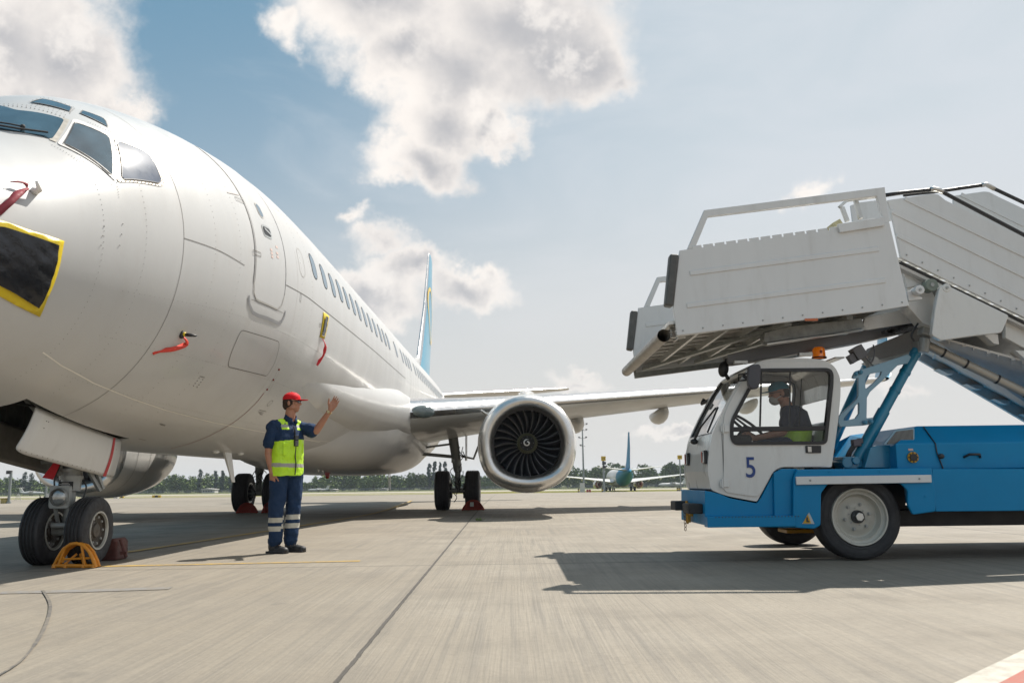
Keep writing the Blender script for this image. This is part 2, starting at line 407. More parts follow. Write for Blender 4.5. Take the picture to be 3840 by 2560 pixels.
def concrete():
    m = bpy.data.materials.new('concrete_slabs'); m.use_nodes = True; t = NT(m.node_tree); b = t.n['Principled BSDF']
    pos = t.new('ShaderNodeNewGeometry').outputs['Position']
    sp = t.new('ShaderNodeSeparateXYZ'); t.put(sp.inputs[0], pos); X, Y, Z = sp.outputs
    big = t.noise(pos, .16, 5, .6); mid = t.noise(pos, 1.1, 8, .65); fine = t.noise(pos, 26, 6, .7); spk = t.noise(pos, 75, 3, .7)
    c = t.mix(t.ss(big, .3, .7), (.228, .196, .152), (.290, .258, .210))
    c = t.mix(t.math('MULTIPLY', t.ss(mid, .42, .70), .48), c, (.185, .166, .140))
    c = t.mix(t.math('MULTIPLY', t.ss(fine, .40, .68), .38), c, (.175, .15, .12))
    c = t.mix(t.math('MULTIPLY', t.ss(spk, .62, .76), .5), c, (.11, .10, .085))
    c = t.mix(t.math('MULTIPLY', t.ss(spk, .38, .24), .35), c, (.38, .35, .31))
    # broom streaks drawn along the slabs
    mp = t.new('ShaderNodeMapping'); t.put(mp.inputs[0], pos); mp.inputs['Scale'].default_value = (9, .22, 1); mp.inputs['Rotation'].default_value = (0, 0, radians(-8))
    st = t.noise(mp.outputs[0], 1.5, 9, .72)
    mask = t.ss(t.noise(pos, .35, 3, .5), .36, .6)
    c = t.mix(t.math('MULTIPLY', t.math('MULTIPLY', t.ss(st, .44, .64), .62), t.lin(mask, 0, 1, .35, 1)), c, (.155, .14, .12))
    mp2 = t.new('ShaderNodeMapping'); t.put(mp2.inputs[0], pos); mp2.inputs['Scale'].default_value = (42, .35, 1)
    st2 = t.noise(mp2.outputs[0], 1.6, 4, .6)
    c = t.mix(t.math('MULTIPLY', t.ss(st2, .48, .60), .30), c, (.15, .137, .115))
    # dark speckled stains
    stn = t.noise(pos, 2.3, 3, .5)
    c = t.mix(t.math('MULTIPLY', t.ss(stn, .66, .76), .45), c, (.12, .11, .095))
    blot = t.noise(pos, .55, 9, .72); c = t.mix(t.math('MULTIPLY', t.ss(blot, .54, .70), .34), c, (.165, .145, .118)); c = t.mix(t.math('MULTIPLY', t.ss(blot, .45, .30), .30), c, (.33, .295, .24))
    vc = t.new('ShaderNodeTexVoronoi'); vc.feature = 'DISTANCE_TO_EDGE'; vc.inputs['Scale'].default_value = .16
    wv = t.vmath('ADD', pos, t.vmath('SCALE', t.noise(pos, 1.3, 6, .7, out='Color'), .9)); t.put(vc.inputs['Vector'], wv)
    crack = t.math('MULTIPLY', t.ss(vc.outputs['Distance'], .0022, .0006), t.ss(t.noise(pos, .22, 2, .5), .52, .60)); c = t.mix(t.math('MULTIPLY', crack, .6), c, (.08, .07, .06))
    # joints
    wob = t.math('MULTIPLY', t.math('SUBTRACT', t.noise(pos, 9, 6, .65), .5), .022)
    xx = t.math('ADD', t.math('ADD', X, t.math('MULTIPLY', Y, .0137)), .672)
    xx = t.math('ADD', xx, wob)
    yy = t.math('ADD', t.math('SUBTRACT', Y, t.math('MULTIPLY', X, .028)), -8.29)
    yy = t.math('ADD', yy, wob)
    def line(q, per, w):
        d = t.math('PINGPONG', t.math('ADD', q, per*400), per/1.)
        return d
    dx = t.math('ABSOLUTE', t.math('SUBTRACT', t.math('MODULO', t.math('ADD', xx, 7.5*200+3.75), 7.5), 3.75))
    dy = t.math('ABSOLUTE', t.math('SUBTRACT', t.math('MODULO', t.math('ADD', yy, 14.*200+7.), 14.), 7.))
    jx = t.ss(dx, .015, .008); jy = t.ss(dy, .013, .006)
    c = t.mix(t.math('MULTIPLY', t.math('MAXIMUM', jx, jy), .86), c, (.035, .032, .03))
    halo = t.math('MAXIMUM', t.ss(dx, .12, .0), t.ss(dy, .10, .0))
    c = t.mix(t.math('MULTIPLY', halo, .18), c, (.14, .125, .105))
    # darker slab bands from one pour to the next
    ch = t.math('FLOOR', t.math('DIVIDE', t.math('ADD', xx, 7.5*200), 7.5))
    wn = t.new('ShaderNodeTexWhiteNoise'); wn.noise_dimensions = '1D'; t.put(wn.inputs['W'], ch)
    c = t.mix(1., c, t.vmath('SCALE', (1, 1, 1), t.lin(wn.outputs[0], 0, 1, .87, 1.05)), 'MULTIPLY')
    t.put(b.inputs['Base Color'], c)
    t.put(b.inputs['Roughness'], t.lin(mid, .3, .7, .60, .85)); b.inputs['Specular IOR Level'].default_value = .35
    bp = t.new('ShaderNodeBump'); bp.inputs['Strength'].default_value = .55; bp.inputs['Distance'].default_value = .006
    h = t.math('ADD', t.math('ADD', fine, t.math('MULTIPLY', st2, 1.2)), t.math('MULTIPLY', t.math('MAXIMUM', jx, jy), -2.))
    t.put(bp.inputs['Height'], h); t.l.new(bp.outputs[0], b.inputs['Normal'])
    return m
CONC = concrete()
def grassmat():
    m = bpy.data.materials.new('mown_grass'); m.use_nodes = True; t = NT(m.node_tree); b = t.n['Principled BSDF']
    pos = t.new('ShaderNodeNewGeometry').outputs['Position']
    mp = t.new('ShaderNodeMapping'); t.put(mp.inputs[0], pos); mp.inputs['Scale'].default_value = (.03, .25, 1)
    n = t.noise(mp.outputs[0], 1., 8, .7); n2 = t.noise(pos, 1.2, 6, .7)
    c = t.mix(t.ss(n, .36, .64), (.095, .125, .015), (.20, .155, .03)); c = t.mix(t.math('MULTIPLY', t.ss(n2, .4, .7), .5), c, (.06, .075, .018))
    t.put(b.inputs['Base Color'], c); b.inputs['Roughness'].default_value = .9; b.inputs['Specular IOR Level'].default_value = .1
    return m
GRASS = grassmat()
RUNW = pmat('runway_concrete', (.33, .30, .25), .8, var=.08, vs=.05, spec=.2)
FARG = pmat('far_field', (.10, .11, .04), .9, var=.3, vs=.02, spec=.1)
def strip(name, y0, y1, mat, x0=-900, x1=900, step=None, nx=24, kind='structure'):
    ys = [y0]
    s = step or (y1-y0)/4
    while ys[-1] < y1-1e-6: ys.append(min(ys[-1]+s, y1))
    vs = []; fs = []
    for y in ys:
        for i in range(nx+1): vs.append((x0+(x1-x0)*i/nx, y, zg(y)))
    for j in range(len(ys)-1):
        for i in range(nx): a = j*(nx+1)+i; fs.append((a, a+1, a+nx+2, a+nx+1))
    me = bpy.data.meshes.new(name); me.from_pydata(vs, [], fs); me.materials.append(mat)
    me.polygons.foreach_set('use_smooth', [True]*len(fs))
    o = link_mesh(name, me); o['kind'] = kind
    return o
strip('apron', -60, 172, CONC, -250, 250, 8, 10)
strip('grass_verge', 172, 196, GRASS, -900, -8, 8)
strip('taxiway', 196, 212, RUNW, -900, -8, 8)
strip('grass_strip', 212, 236, GRASS, -900, -8, 8)
strip('grass_verge', 172, 236, GRASS, -8, 900, 8)
strip('runway', 236, 300, RUNW, -900, 900, 16)
strip('grass_field', 300, 2600, FARG, -2600, 2600, 60)
# flat ground to the sides of the apron
strip('side_ground', -60, 172, GRASS, -900, -250, 20, 4); strip('side_ground', -60, 172, GRASS, 250, 900, 20, 4)

# painted markings
def paint(name, c, wear=.4):
    m = bpy.data.materials.new(name); m.use_nodes = True; t = NT(m.node_tree); b = t.n['Principled BSDF']
    pos = t.new('ShaderNodeNewGeometry').outputs['Position']
    n = t.noise(pos, 14, 8, .7); n2 = t.noise(pos, 2, 4, .6)
    t.put(b.inputs['Base Color'], t.mix(t.math('MULTIPLY', t.ss(t.math('ADD', n, t.math('MULTIPLY', n2, .5)), .60, .95), wear), c, (.19, .165, .13)))
    b.inputs['Roughness'].default_value = .7
    return m
PY = paint('worn_yellow_paint', (.42, .27, .06), .8); PW = paint('white_paint', (.45, .42, .36), .5); PR = paint('red_paint', (.33, .07, .045), .4); PG = paint('grey_patch', (.19, .185, .18), 1.)
DKM = paint('tyre_mark', (.09, .085, .08), .9)
def ribbon_ground(name, pts, w, mat, z=.004, label=None):
    pts = [Vector((p[0], p[1], 0)) for p in pts]; vs = []; fs = []
    for i, p in enumerate(pts):
        t = pts[min(i+1, len(pts)-1)]-pts[max(i-1, 0)]; t.normalize(); n = Vector((-t.y, t.x, 0))
        ww = w[i] if isinstance(w, list) else w
        vs += [p+n*ww/2+Vector((0, 0, z)), p-n*ww/2+Vector((0, 0, z))]
    fs = [(2*i, 2*i+1, 2*i+3, 2*i+2) for i in range(len(pts)-1)]
    me = bpy.data.meshes.new(name); me.from_pydata([tuple(v) for v in vs], [], fs); me.materials.append(mat)
    o = link_mesh(name, me); o['kind'] = 'structure'; return o
def smooth_pts(pts, k=8):
    pts = [np.array(p, float) for p in pts]; out = []
    n = len(pts)
    for i in range(n-1):
        p0 = pts[max(i-1, 0)]; p1 = pts[i]; p2 = pts[i+1]; p3 = pts[min(i+2, n-1)]
        for j in range(k):
            t = j/k; out.append(.5*((2*p1)+(-p0+p2)*t+(2*p0-5*p1+4*p2-p3)*t*t+(-p0+3*p1-3*p2+p3)*t**3))
    out.append(pts[-1]); return [tuple(q) for q in out]
g2 = lambda u, v: (lambda q: (q.x, q.y))(G(u, v))
ribbon_ground('yellow_line', [g2(250, 2126), g2(1350, 2103)], .12, PY)
ribbon_ground('yellow_guide_line', smooth_pts([g2(470, 2072), g2(800, 2022), g2(1150, 1968), g2(1400, 1925), g2(1505, 1892), g2(1545, 1876)]), .13, PY, .008)
ribbon_ground('grey_patch', [g2(0, 2222), g2(300, 2216), g2(640, 2205)], .16, PG, .004)
ribbon_ground('tyre_mark', smooth_pts([g2(-20, 2545), g2(90, 2470), g2(165, 2360), g2(188, 2270), g2(160, 2215)]), [.012]*12+[.02]*21, DKM, .008)
# white band and red field in the near right corner
a = Vector(g2(3591, 2556)); b_ = Vector(g2(3840, 2437)); d_ = (b_-a).normalized(); n_ = Vector((d_.y, -d_.x))
wd_ = abs((Vector(g2(3752, 2560))-a).dot(n_))
def quad(name, p, mat, z):
    me = bpy.data.meshes.new(name); me.from_pydata([(q[0], q[1], z) for q in p], [], [(0, 1, 2, 3)]); me.materials.append(mat); o = link_mesh(name, me); o['kind'] = 'structure'
quad('white_line', [a-d_*2, b_+d_*2, b_+d_*2+n_*wd_, a-d_*2+n_*wd_], PW, .004)
quad('red_line', [a-d_*2+n_*wd_, b_+d_*2+n_*wd_, b_+d_*2+n_*.8, a-d_*2+n_*.8], PR, .004)
# little weed growing out of the slab joint
wd = MB(); wp = G(1798, 1952)
for i in range(26):
    q = random.random()*6.28; r = .03+.09*random.random(); h = .02+.05*random.random(); p = wp+Vector((.05*random.uniform(-1, 1), .05*random.uniform(-1, 1), 0))
    e = p+Vector((cos(q)*r, sin(q)*r, h)); s_ = Vector((-sin(q), cos(q), 0))*.012
    wd.add([p, (p+e)/2+s_, e, (p+e)/2-s_], [(0, 1, 2, 3)])
tag(wd.build('weed', pmat('weed_green', (.10, .16, .03), .8), loc=wp), 'small green weed sprouting from the dark concrete joint', 'weed')
# ------------------------------------------------------------------ the parked airliner
NX, NY, ZC, YAW, DX = -4.606, 8.858, 3.319, .009, .105
def T(X, lat, z): return Vector((NX+lat+YAW*(X-4), NY+(X-4)-YAW*lat, z))
def FW(X, lat, z): return T(X+DX, lat, ZC+z)
TB = np.array([
[0.0,-.72,-.78,.03,-.75],
[0.12,-.50,-1.00,.24,-.75],
[0.35,-.30,-1.20,.43,-.74],
[0.7,-.08,-1.40,.66,-.72],
[1.1,.12,-1.57,.86,-.66],
[1.5,.36,-1.70,1.03,-.58],
[1.9,.70,-1.80,1.19,-.48],
[2.3,1.02,-1.88,1.33,-.38],
[2.8,1.25,-1.96,1.47,-.28],
[3.5,1.46,-2.04,1.63,-.16],
[4.3,1.62,-2.09,1.75,-.08],
[5.2,1.74,-2.12,1.83,-.03],
[6.2,1.82,-2.13,1.87,0],
[7.2,1.86,-2.13,1.875,0],[8.6,1.88,-2.13,1.88,0],
[25.0,1.88,-2.13,1.88,0],
[27.0,1.88,-1.98,1.86,.02],
[29.0,1.87,-1.62,1.77,.13],
[31.0,1.84,-1.12,1.56,.36],
[33.0,1.77,-.55,1.27,.62],
[35.0,1.66,.02,.93,.86],
[36.5,1.53,.42,.62,1.0],
[37.6,1.38,.72,.32,1.06],
[38.0,1.25,.9,.15,1.08]])
def fint(X):
    xs = TB[:, 0]; i = int(np.clip(np.searchsorted(xs, X)-1, 0, len(xs)-2)); h = xs[i+1]-xs[i]; t = (X-xs[i])/h
    def sl(j):
        if j == 0: return (TB[1]-TB[0])/(xs[1]-xs[0])
        if j == len(xs)-1: return (TB[-1]-TB[-2])/(xs[-1]-xs[-2])
        a = (TB[j]-TB[j-1])/(xs[j]-xs[j-1]); b = (TB[j+1]-TB[j])/(xs[j+1]-xs[j])
        return np.where(a*b > 0, 2*a*b/(a+b+1e-12), 0)
    m0, m1 = sl(i), sl(i+1)
    return (2*t**3-3*t*t+1)*TB[i]+(t**3-2*t*t+t)*h*m0+(3*t*t-2*t**3)*TB[i+1]+(t**3-t*t)*h*m1
def SF(X, th):
    _, zt, zb, w, zm = fint(X); c, s = cos(th), sin(th)
    return Vector(FW(X, w*c, zm+((zt-zm) if s > 0 else (zm-zb))*s))
def SFo(X, th, off=0.):
    p = SF(X, th); a = SF(X+.02, th)-SF(X-.02, th); b = SF(X, th+.01)-SF(X, th-.01); n = b.cross(a)
    n = a.cross(b) if a.cross(b).dot(Vector((cos(th), 0, sin(th)))) > 0 else n
    return p+n.normalized()*off
def hit(u, v):
    "where the line of sight of a photo point meets the fuselage: (station, angle)"
    d = ray(u, v); d = d/d[1]
    def f(k):
        x, y, z = d[0]*k, k, CH+d[2]*k
        X = (y-NY+YAW*(x-NX))+4; lat = x-NX-YAW*(X-4); X -= DX; zz = z-ZC
        if X < .02 or X > 38: return 9, 0, 0
        _, zt, zb, w, zm = fint(X); b = (zz-zm)/((zt-zm) if zz > zm else (zm-zb)); a = lat/w
        return sqrt(a*a+b*b)-1, X, atan2(b, a)
    k = 4.6; pr = k
    while k < 45:
        r = f(k)
        if r[0] < 0:
            lo, hi = pr, k
            for _ in range(22):
                mid = (lo+hi)/2
                if f(mid)[0] < 0: hi = mid
                else: lo = mid
            r = f(hi); return (r[1], r[2])
        pr = k; k += .06
    return None
def H(*pts): return [h for h in (hit(*p) for p in pts) if h]
def resample(pts, step, closed):
    out = []; n = len(pts)
    for i in range(n if closed else n-1):
        a, b = np.array(pts[i]), np.array(pts[(i+1) % n]); L = np.hypot(a[0]-b[0], (a[1]-b[1])*1.85); k = max(1, int(L/step))
        for j in range(k): out.append(tuple(a+(b-a)*j/k))
    if not closed: out.append(tuple(pts[-1]))
    return out
def fpatch(poly, off, cell=.15, mb=None, thick=0.):
    "a sheet that follows the skin; poly in (station, angle)"
    bm = bmesh.new(); vs = [bm.verts.new((p[0], p[1]*1.85, 0)) for p in resample(poly, .1, True)]
    f = bm.faces.new(vs)
    for ax in (0, 1):
        lo = min(v.co[ax] for v in bm.verts); hi = max(v.co[ax] for v in bm.verts); k = int((hi-lo)/cell)
        for i in range(1, k+1):
            co = Vector((0, 0, 0)); co[ax] = lo+(hi-lo)*i/(k+1); no = Vector((0, 0, 0)); no[ax] = 1
            bmesh.ops.bisect_plane(bm, geom=bm.verts[:]+bm.edges[:]+bm.faces[:], plane_co=co, plane_no=no)
    bm.verts.index_update()
    mb = mb or MB(); V = [SFo(v.co.x, v.co.y/1.85, off) for v in bm.verts]; F = [tuple(v.index for v in f.verts) for f in bm.faces]
    mb.add(V, F); bm.free(); return mb
def fribbon(pts, w, off, closed=False, mb=None, step=.08, raised=0.):
    "a strip of width w along (station, angle) points on the skin"
    pts = resample(pts, step, closed); n = len(pts); W = [SFo(*p, off) for p in pts]; vs = []
    for i in range(n):
        a = W[(i+1) % n] if closed else W[min(i+1, n-1)]; b = W[i-1] if (closed or i) else W[0]
        t = (a-b).normalized(); q = SFo(*pts[i], off+.1)-W[i]; s_ = t.cross(q).normalized()
        ww = w[i*len(w)//n] if isinstance(w, list) else w
        vs += [W[i]+s_*ww/2, W[i]-s_*ww/2]
    m = n if closed else n-1
    fs = [(2*i, 2*i+1, (2*i+3) % (2*n), (2*i+2) % (2*n)) for i in range(m)]
    mb = mb or MB(); return mb.add(vs, fs)

def airfoil(n=14):
    xs = [(1-cos(pi*i/n))/2 for i in range(n+1)]
    th = lambda x: 5*(.2969*sqrt(x)-.126*x-.3516*x*x+.2843*x**3-.1036*x**4)
    up = [(x, th(x)*1.05+.02*sin(pi*x)) for x in xs]; lo = [(x, -th(x)*.85+.012*sin(pi*x)) for x in xs]
    return up[::-1]+lo[1:-1]      # TE .. LE .. TE
def wingmesh(name, secs, mats, parent, lefrac=.09, smooth=True, capend=True, up=(0, 0, 1)):
    "secs: (LE point, chord, relative thickness, twist slope, up)"
    prof = airfoil(); mb = MB(); n = len(prof); vs = []
    for (p, c, t, tw, upv) in secs:
        upv = Vector(upv); ch = Vector((0, 1, 0))-Vector((0, 0, 1))*tw
        for (x, z) in prof: vs.append(Vector(p)+ch*x*c+upv*z*t*c)
    fs = []; ms = []
    for i in range(len(secs)-1):
        for j in range(n):
            j2 = (j+1) % n; fs.append((i*n+j, i*n+j2, (i+1)*n+j2, (i+1)*n+j))
            ms.append(1 if (prof[j][0]+prof[j2][0])/2 < (lefrac if prof[j][1]+prof[j2][1] > 0 else lefrac*.25) else 0)
    fs.append(tuple((len(secs)-1)*n+j for j in range(n))); ms.append(0)
    mb.v = vs; mb.f = fs; mb.m = ms
    o = mb.build(name, mats, parent, smooth=2, ang=50); return o

def fin_mat():
    m = bpy.data.materials.new('tail_livery'); m.use_nodes = True; t = NT(m.node_tree); b = t.n['Principled BSDF']
    b.inputs['Roughness'].default_value = .3; b.inputs['Coat Weight'].default_value = .3
    t.put(b.inputs['Base Color'], t.mix(t.ss(t.noise(t.new('ShaderNodeTexCoord').outputs['Object'], .5, 3), .3, .7), (.075, .28, .42), (.10, .33, .46)))
    return m
FINB = fin_mat(); FAIRG = pmat('fairing_grey', (.30, .30, .29), .35, coat=.3, var=.05)
WINGU = pmat('wing_grey', (.54, .54, .52), .42, coat=.25, coatr=.08, var=.06, vs=1.5, dirt=.2, dirtc=(.3, .28, .25), ds=3)
INLET = pmat('inlet_grey', (.45, .45, .46), .45, metal=.3, var=.06)
BLADE = pmat('fan_blade', (.034, .036, .042), .42, metal=.6, spec=.6, var=.15); OLIVE = pmat('spinner_ring', (.085, .085, .045), .5, var=.2, vs=30)
NACW = pmat('nacelle_paint', (.60, .585, .555), .22, coat=.6, coatr=.07, var=.04, vs=2, dirt=.25, dirtc=(.30, .27, .23), ds=3)
TYELL = pmat('logo_yellow', (.72, .52, .12), .4)
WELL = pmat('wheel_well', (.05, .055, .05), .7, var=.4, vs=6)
LAMP = pmat('lamp_glass', (.35, .36, .36), .06, metal=.6, coat=1, var=.5, vs=14); LAMPW = pmat('wing_lamp_glass', (.10, .13, .13), .08, coat=1, coatr=.02, var=.3, vs=6)

def engine(A, lat, Yl, zc, side, detail=True, cover=None, name='engine'):
    cx = T(Yl-NY+4, lat, zc); ax = (0, 1, 0)
    def fn(q, t):
        # q: 0 = up; flattened underside with fuller lower flanks
        d = abs(((q+pi) % (2*pi))-pi)
        w = max(0, 1-t/2.4)
        return 1+w*(.055*math.exp(-((d-2.25)/.38)**2)-.035*math.exp(-((d-pi)/.45)**2))
    mb = MB(); mb.lathe([(1.005, .14), (1.06, .4), (1.10, .8), (1.11, 1.3), (1.09, 1.8), (1.03, 2.4), (.94, 3.0), (.86, 3.3), (.80, 3.28), (.62, 3.2)], cx, ax, 56, (0, 0, 1), fn)
    mb.lathe([(.56, 3.1), (.52, 3.5), (.44, 4.1), (.36, 4.5), (.3, 4.4)], cx, ax, 32, (0, 0, 1))
    eng = mb.build(name, NACW, A, smooth=2, ang=45)
    sm = MB()
    for t0 in (.56, 1.15, 2.15): sm.lathe([(.0+{.56: 1.083, 1.15: 1.1125, 2.15: 1.0655}[t0], t0), ({.56: 1.084, 1.15: 1.1128, 2.15: 1.0642}[t0], t0+.012)], cx, ax, 56, (0, 0, 1), fn)
    sm.build('cowl_seam', SEAM, eng)
    lp = MB(); lp.lathe([(.738, .46), (.742, .32), (.760, .18), (.80, .07), (.85, .012), (.895, .0), (.955, .022), (.985, .08), (1.007, .145)], cx, ax, 72, (0, 0, 1), fn)
    lp.build('intake_lip', METAL, eng, smooth=True)
    ib = MB(); ib.lathe([(.737, .45), (.738, .52), (.748, .62), (.752, 1.0), (.752, 1.25), (.10, 1.3)], cx, ax, 56, (0, 0, 1), fn if False else (lambda q, t: fn(q, t) if t < .35 else 1))
    ib.build('intake_duct', INLET, eng, smooth=2)
    if cover:
        cv = MB(); cv.lathe([(.01, 3.62), (.5, 3.6), (.60, 3.45), (.64, 3.2)], cx, ax, 24, (0, 0, 1)); cv.build('engine_cover', cover, eng, smooth=True)
        return eng
    # fan blades
    bl = MB(); vs = []; fs = []
    kk = 7
    for i in range(kk+1):
        r = .20+(.732-.20)*i/kk; tw = radians(22+26*i/kk); ch = .10+.115*i/kk; lean = .10*sin(i/kk*pi)-.03*i/kk
        for s_ in (-.5, -.2, .2, .5):
            camber = .012*(1-4*s_*s_)
            a = s_*ch; yy = a*cos(tw)+camber*sin(tw); tt = a*sin(tw)-camber*cos(tw)+lean*.4
            vs.append((tt, yy, r))
    for i in range(kk):
        for j in range(3): fs.append((i*4+j, i*4+j+1, i*4+5+j, i*4+4+j))
    me = bpy.data.meshes.new('fan_blade'); me.from_pydata(vs, [], fs); me.materials.append(BLADE); me.polygons.foreach_set('use_smooth', [True]*len(fs))
    for k in range(24):
        o = bpy.data.objects.new('fan_blade', me); COL.objects.link(o); o.parent = eng; ORG[o] = ORG[A]
        o.location = cx+Vector((0, .72, 0))-ORG[A]; o.rotation_euler = (0, 2*pi*k/24+.05, 0); md = o.modifiers.new('s', 'SOLIDIFY'); md.thickness = .009; md.offset = 0
    sp = MB(); sp.lathe([(.235, .70), (.232, .64), (.20, .58), (.165, .54)], cx, ax, 40, (0, 0, 1)); sp.cur = 1
    sp.lathe([(.165, .54), (.15, .525), (.07, .44), (.015, .395), (.0005, .390)], cx, ax, 40, (0, 0, 1))
    s_o = sp.build('spinner', [OLIVE, BLACK], eng, smooth=2, ang=50)
    bo = MB()
    for rr, k, tt in ((.213, 30, .608), (.135, 8, .504)):
        for i in range(k):
            q = 2*pi*i/k; c_ = cx+Vector((cos(q)*rr, tt, sin(q)*rr)); bo.ell(c_, (.006, .008, .006), n=6, k=4)
    bo.build('spinner_bolt', METALR, s_o)
    # white swirl on the spinner
    sw = MB(); vs = []; n = 34
    for i in range(n+1):
        f = i/n; q = radians(62)-f*radians(400)*-1; r = .098*(1-f)**.75+.012; w = .017 if f < .9 else .017*(1-f)*10+.003
        r = .092-.072*f if f > .25 else .092-.072*.25+(.25-f)*.02
        w = .026*min(1, f*6+.15)
        for s1 in (-.5, .5):
            rr = r+s1*w; tt = .652+(rr/.15)*.133*.98-.004
            # cone surface between tip and rim
            tt = np.interp(rr, [0, .015, .07, .15, .165], [.390, .395, .44, .525, .54])-.004
            vs.append(cx+Vector((cos(q)*rr, tt, sin(q)*rr)))
    sw.add(vs, [(2*i, 2*i+1, 2*i+3, 2*i+2) for i in range(n)]); sw.build('spinner_swirl', pmat('swirl_white', (.7, .7, .68), .5), s_o)
    return eng

def airliner(far=False):
    A = thing('airliner', T(4, 0, 0), 'large white twin-engine airliner parked nose on, filling the left half of the view' if not far else '', 'airplane')
    # fuselage skin
    xs = [0.0, .02, .06, .12, .2, .32]+list(np.arange(.45, 8, .15 if not far else .6))+list(np.arange(8, 25, 1.0))+list(np.arange(25, 37.9, .4 if not far else .8))+[37.9, 38]
    nt = 112 if not far else 40; mb = MB(); vs = []; fs = []
    for X in xs:
        for j in range(nt): vs.append(SF(X, 2*pi*j/nt))
    for i in range(len(xs)-1):
        for j in range(nt): j2 = (j+1) % nt; fs.append((i*nt+j, i*nt+j2, (i+1)*nt+j2, (i+1)*nt+j))
    fs.append(tuple(range(nt-1, -1, -1))); fs.append(tuple((len(xs)-1)*nt+j for j in range(nt)))
    mb.add(vs, fs); fus = mb.build('fuselage', WHITE, A, smooth=True)
    if far:
        fus.data.materials.append(FB2)
        for p in fus.data.polygons:
            c = p.center; X = c.y+4; z = c.z
            if X > 27.0+(z-3.3)*.9: p.material_index = 1
    # belly fairing under the wing
    mb = MB(); secs = [(8.8, .02, -.03), (9.8, .12, 0), (10.9, .30, .02), (11.8, .50, .07), (12.8, .70, .13), (14, .9, .19), (16, 1.0, .24), (19, 1.0, .24), (21, .9, .2), (22.5, .6, .1), (24, .2, .02), (24.6, .03, 0)]
    n = 30; vs = []
    for (X, k, b) in secs:
        w = 1.5+.62*k; zb = -2.10-b; zt = -1.15+.3*k
        for j in range(n):
            q = pi+pi*j/(n-1); c, s_ = cos(q), sin(q)
            e = .62; vs.append(FW(X, w*math.copysign(abs(c)**e, c)*(.55+.45*k), zt+(zt-zb)*-1*abs(s_)**.8))
    fs = [(i*n+j, i*n+j+1, (i+1)*n+j+1, (i+1)*n+j) for i in range(len(secs)-1) for j in range(n-1)]
    mb.add(vs, fs); mb.build('belly_fairing', WHITE, A, smooth=True)
    # wing root fillet
    for sd in (1, -1):
        mb = MB(); secs = []
        for (X, r, zz, la) in ((7.0, .40, -.97, 1.22), (8.5, .46, -.97, 1.215), (10, .50, -.97, 1.235), (11.5, .54, -.96, 1.29), (12.8, .56, -.95, 1.40), (13.8, .58, -.94, 1.49), (14.6, .60, -.94, 1.56), (16, .62, -.98, 1.6), (19, .56, -1.0, 1.6), (21.5, .38, -1.0, 1.6), (24, .1, -1.0, 1.55)):
            secs.append((FW(X, sd*la, zz), r))
        mb.tube([s_[0] for s_ in secs], [s_[1] for s_ in secs], 28); mb.build('wing_fillet', WHITE, A, smooth=True)
    # wings
    for sd in (1, -1):
        def W(lat, le, c, th, tw=.03, dz=0): return (T(le, sd*lat, 2.14+.107*lat+dz), c, th, tw, (0, 0, 1))
        secs = [W(1.2, 14.0, 8.2, .135, .04, .02), W(1.9, 14.4, 7.6, .135, .04), W(3.2, 15.12, 6.7, .128, .035), W(5.8, 16.5, 5.1, .12, .03), W(10, 18.85, 3.7, .112, .02), W(14, 21.05, 2.35, .108, .015), W(16.4, 22.4, 1.55, .105, .01), W(16.75, 22.75, 1.1, .09, .01)]
        wg = wingmesh('wing', secs, [WINGU, LEM], A, .10)
        # winglet
        p0 = T(22.5, sd*16.7, 2.14+.107*16.7)
        secs = [(p0, 1.5, .09, 0, (sd*-.2, 0, 1)), (p0+Vector((sd*.22, .35, .12)), 1.3, .08, 0, (sd*-.8, 0, .6)), (p0+Vector((sd*.38, .7, .5)), 1.1, .07, 0, (-sd, 0, .2)), (p0+Vector((sd*.75, 1.6, 2.3)), .55, .06, 0, (-sd, 0, .15))]
        wingmesh('winglet', secs, [FINB, FINB], wg)
        if not far:
            # landing light in the wing root and a slat line
            q = T(14.74, sd*2.42, 2.40); li = MB(); li.ell(q, (.30, .10, .15), Matrix.Rotation(radians(30)*sd, 3, 'Z'), 24, 12); li  .build('landing_light', LAMPW, wg, smooth=True)
        for la, X0, L, r in ((6.35, 19.2, 3.4, .23), (9.0, 20.2, 3.0, .22), (12.0, 21.3, 2.6, .19)):
            f = MB(); z0 = 2.14+.107*la; pts = []; rs = []
            for k in range(11):
                t = k/10; pts.append(T(X0+L*t, sd*la, z0-.27-.14*sin(pi*min(t*1.15, 1))-.02*t)); rs.append(max(r*sin(pi*min(max(t, .02)**.75, .985))**.6, .01))
            f.tube(pts, rs, 14); o = f.build('flap_track_fairing', WINGU, wg, smooth=True)
            o.data.transform(Matrix.Translation((0, 0, 0)))
        # engine, pylon, strake
        e = engine(A, sd*4.83, 18.08, 1.60, sd, cover=COVR if far else None)
        py = MB()
        for i, (X, z0, z1, w) in enumerate(((13.9, 2.60, 2.66, .02), (14.4, 2.55, 2.80, .13), (15.4, 2.45, 2.86, .20), (16.4, 2.2, 2.85, .22), (18.5, 1.95, 2.6, .2), (20.0, 2.3, 2.5, .05))):
            for (dx_, z) in ((-w, z0), (-w, z1), (-w*.5, z1+.03), (w*.5, z1+.03), (w, z1), (w, z0)): py.v.append(tuple(T(X, sd*4.83+dx_, z)))
        for i in range(5):
            for j in range(6): a_ = i*6+j; b_2 = i*6+(j+1) % 6; py.f.append((a_, b_2, b_2+6, a_+6)); py.m.append(0)
        py.build('pylon', NACW, e, smooth=2, ang=40)
        st = MB(); c0 = T(13.75, sd*4.83, 1.6); u = Vector((-sd*.80, 0, .60)).normalized()
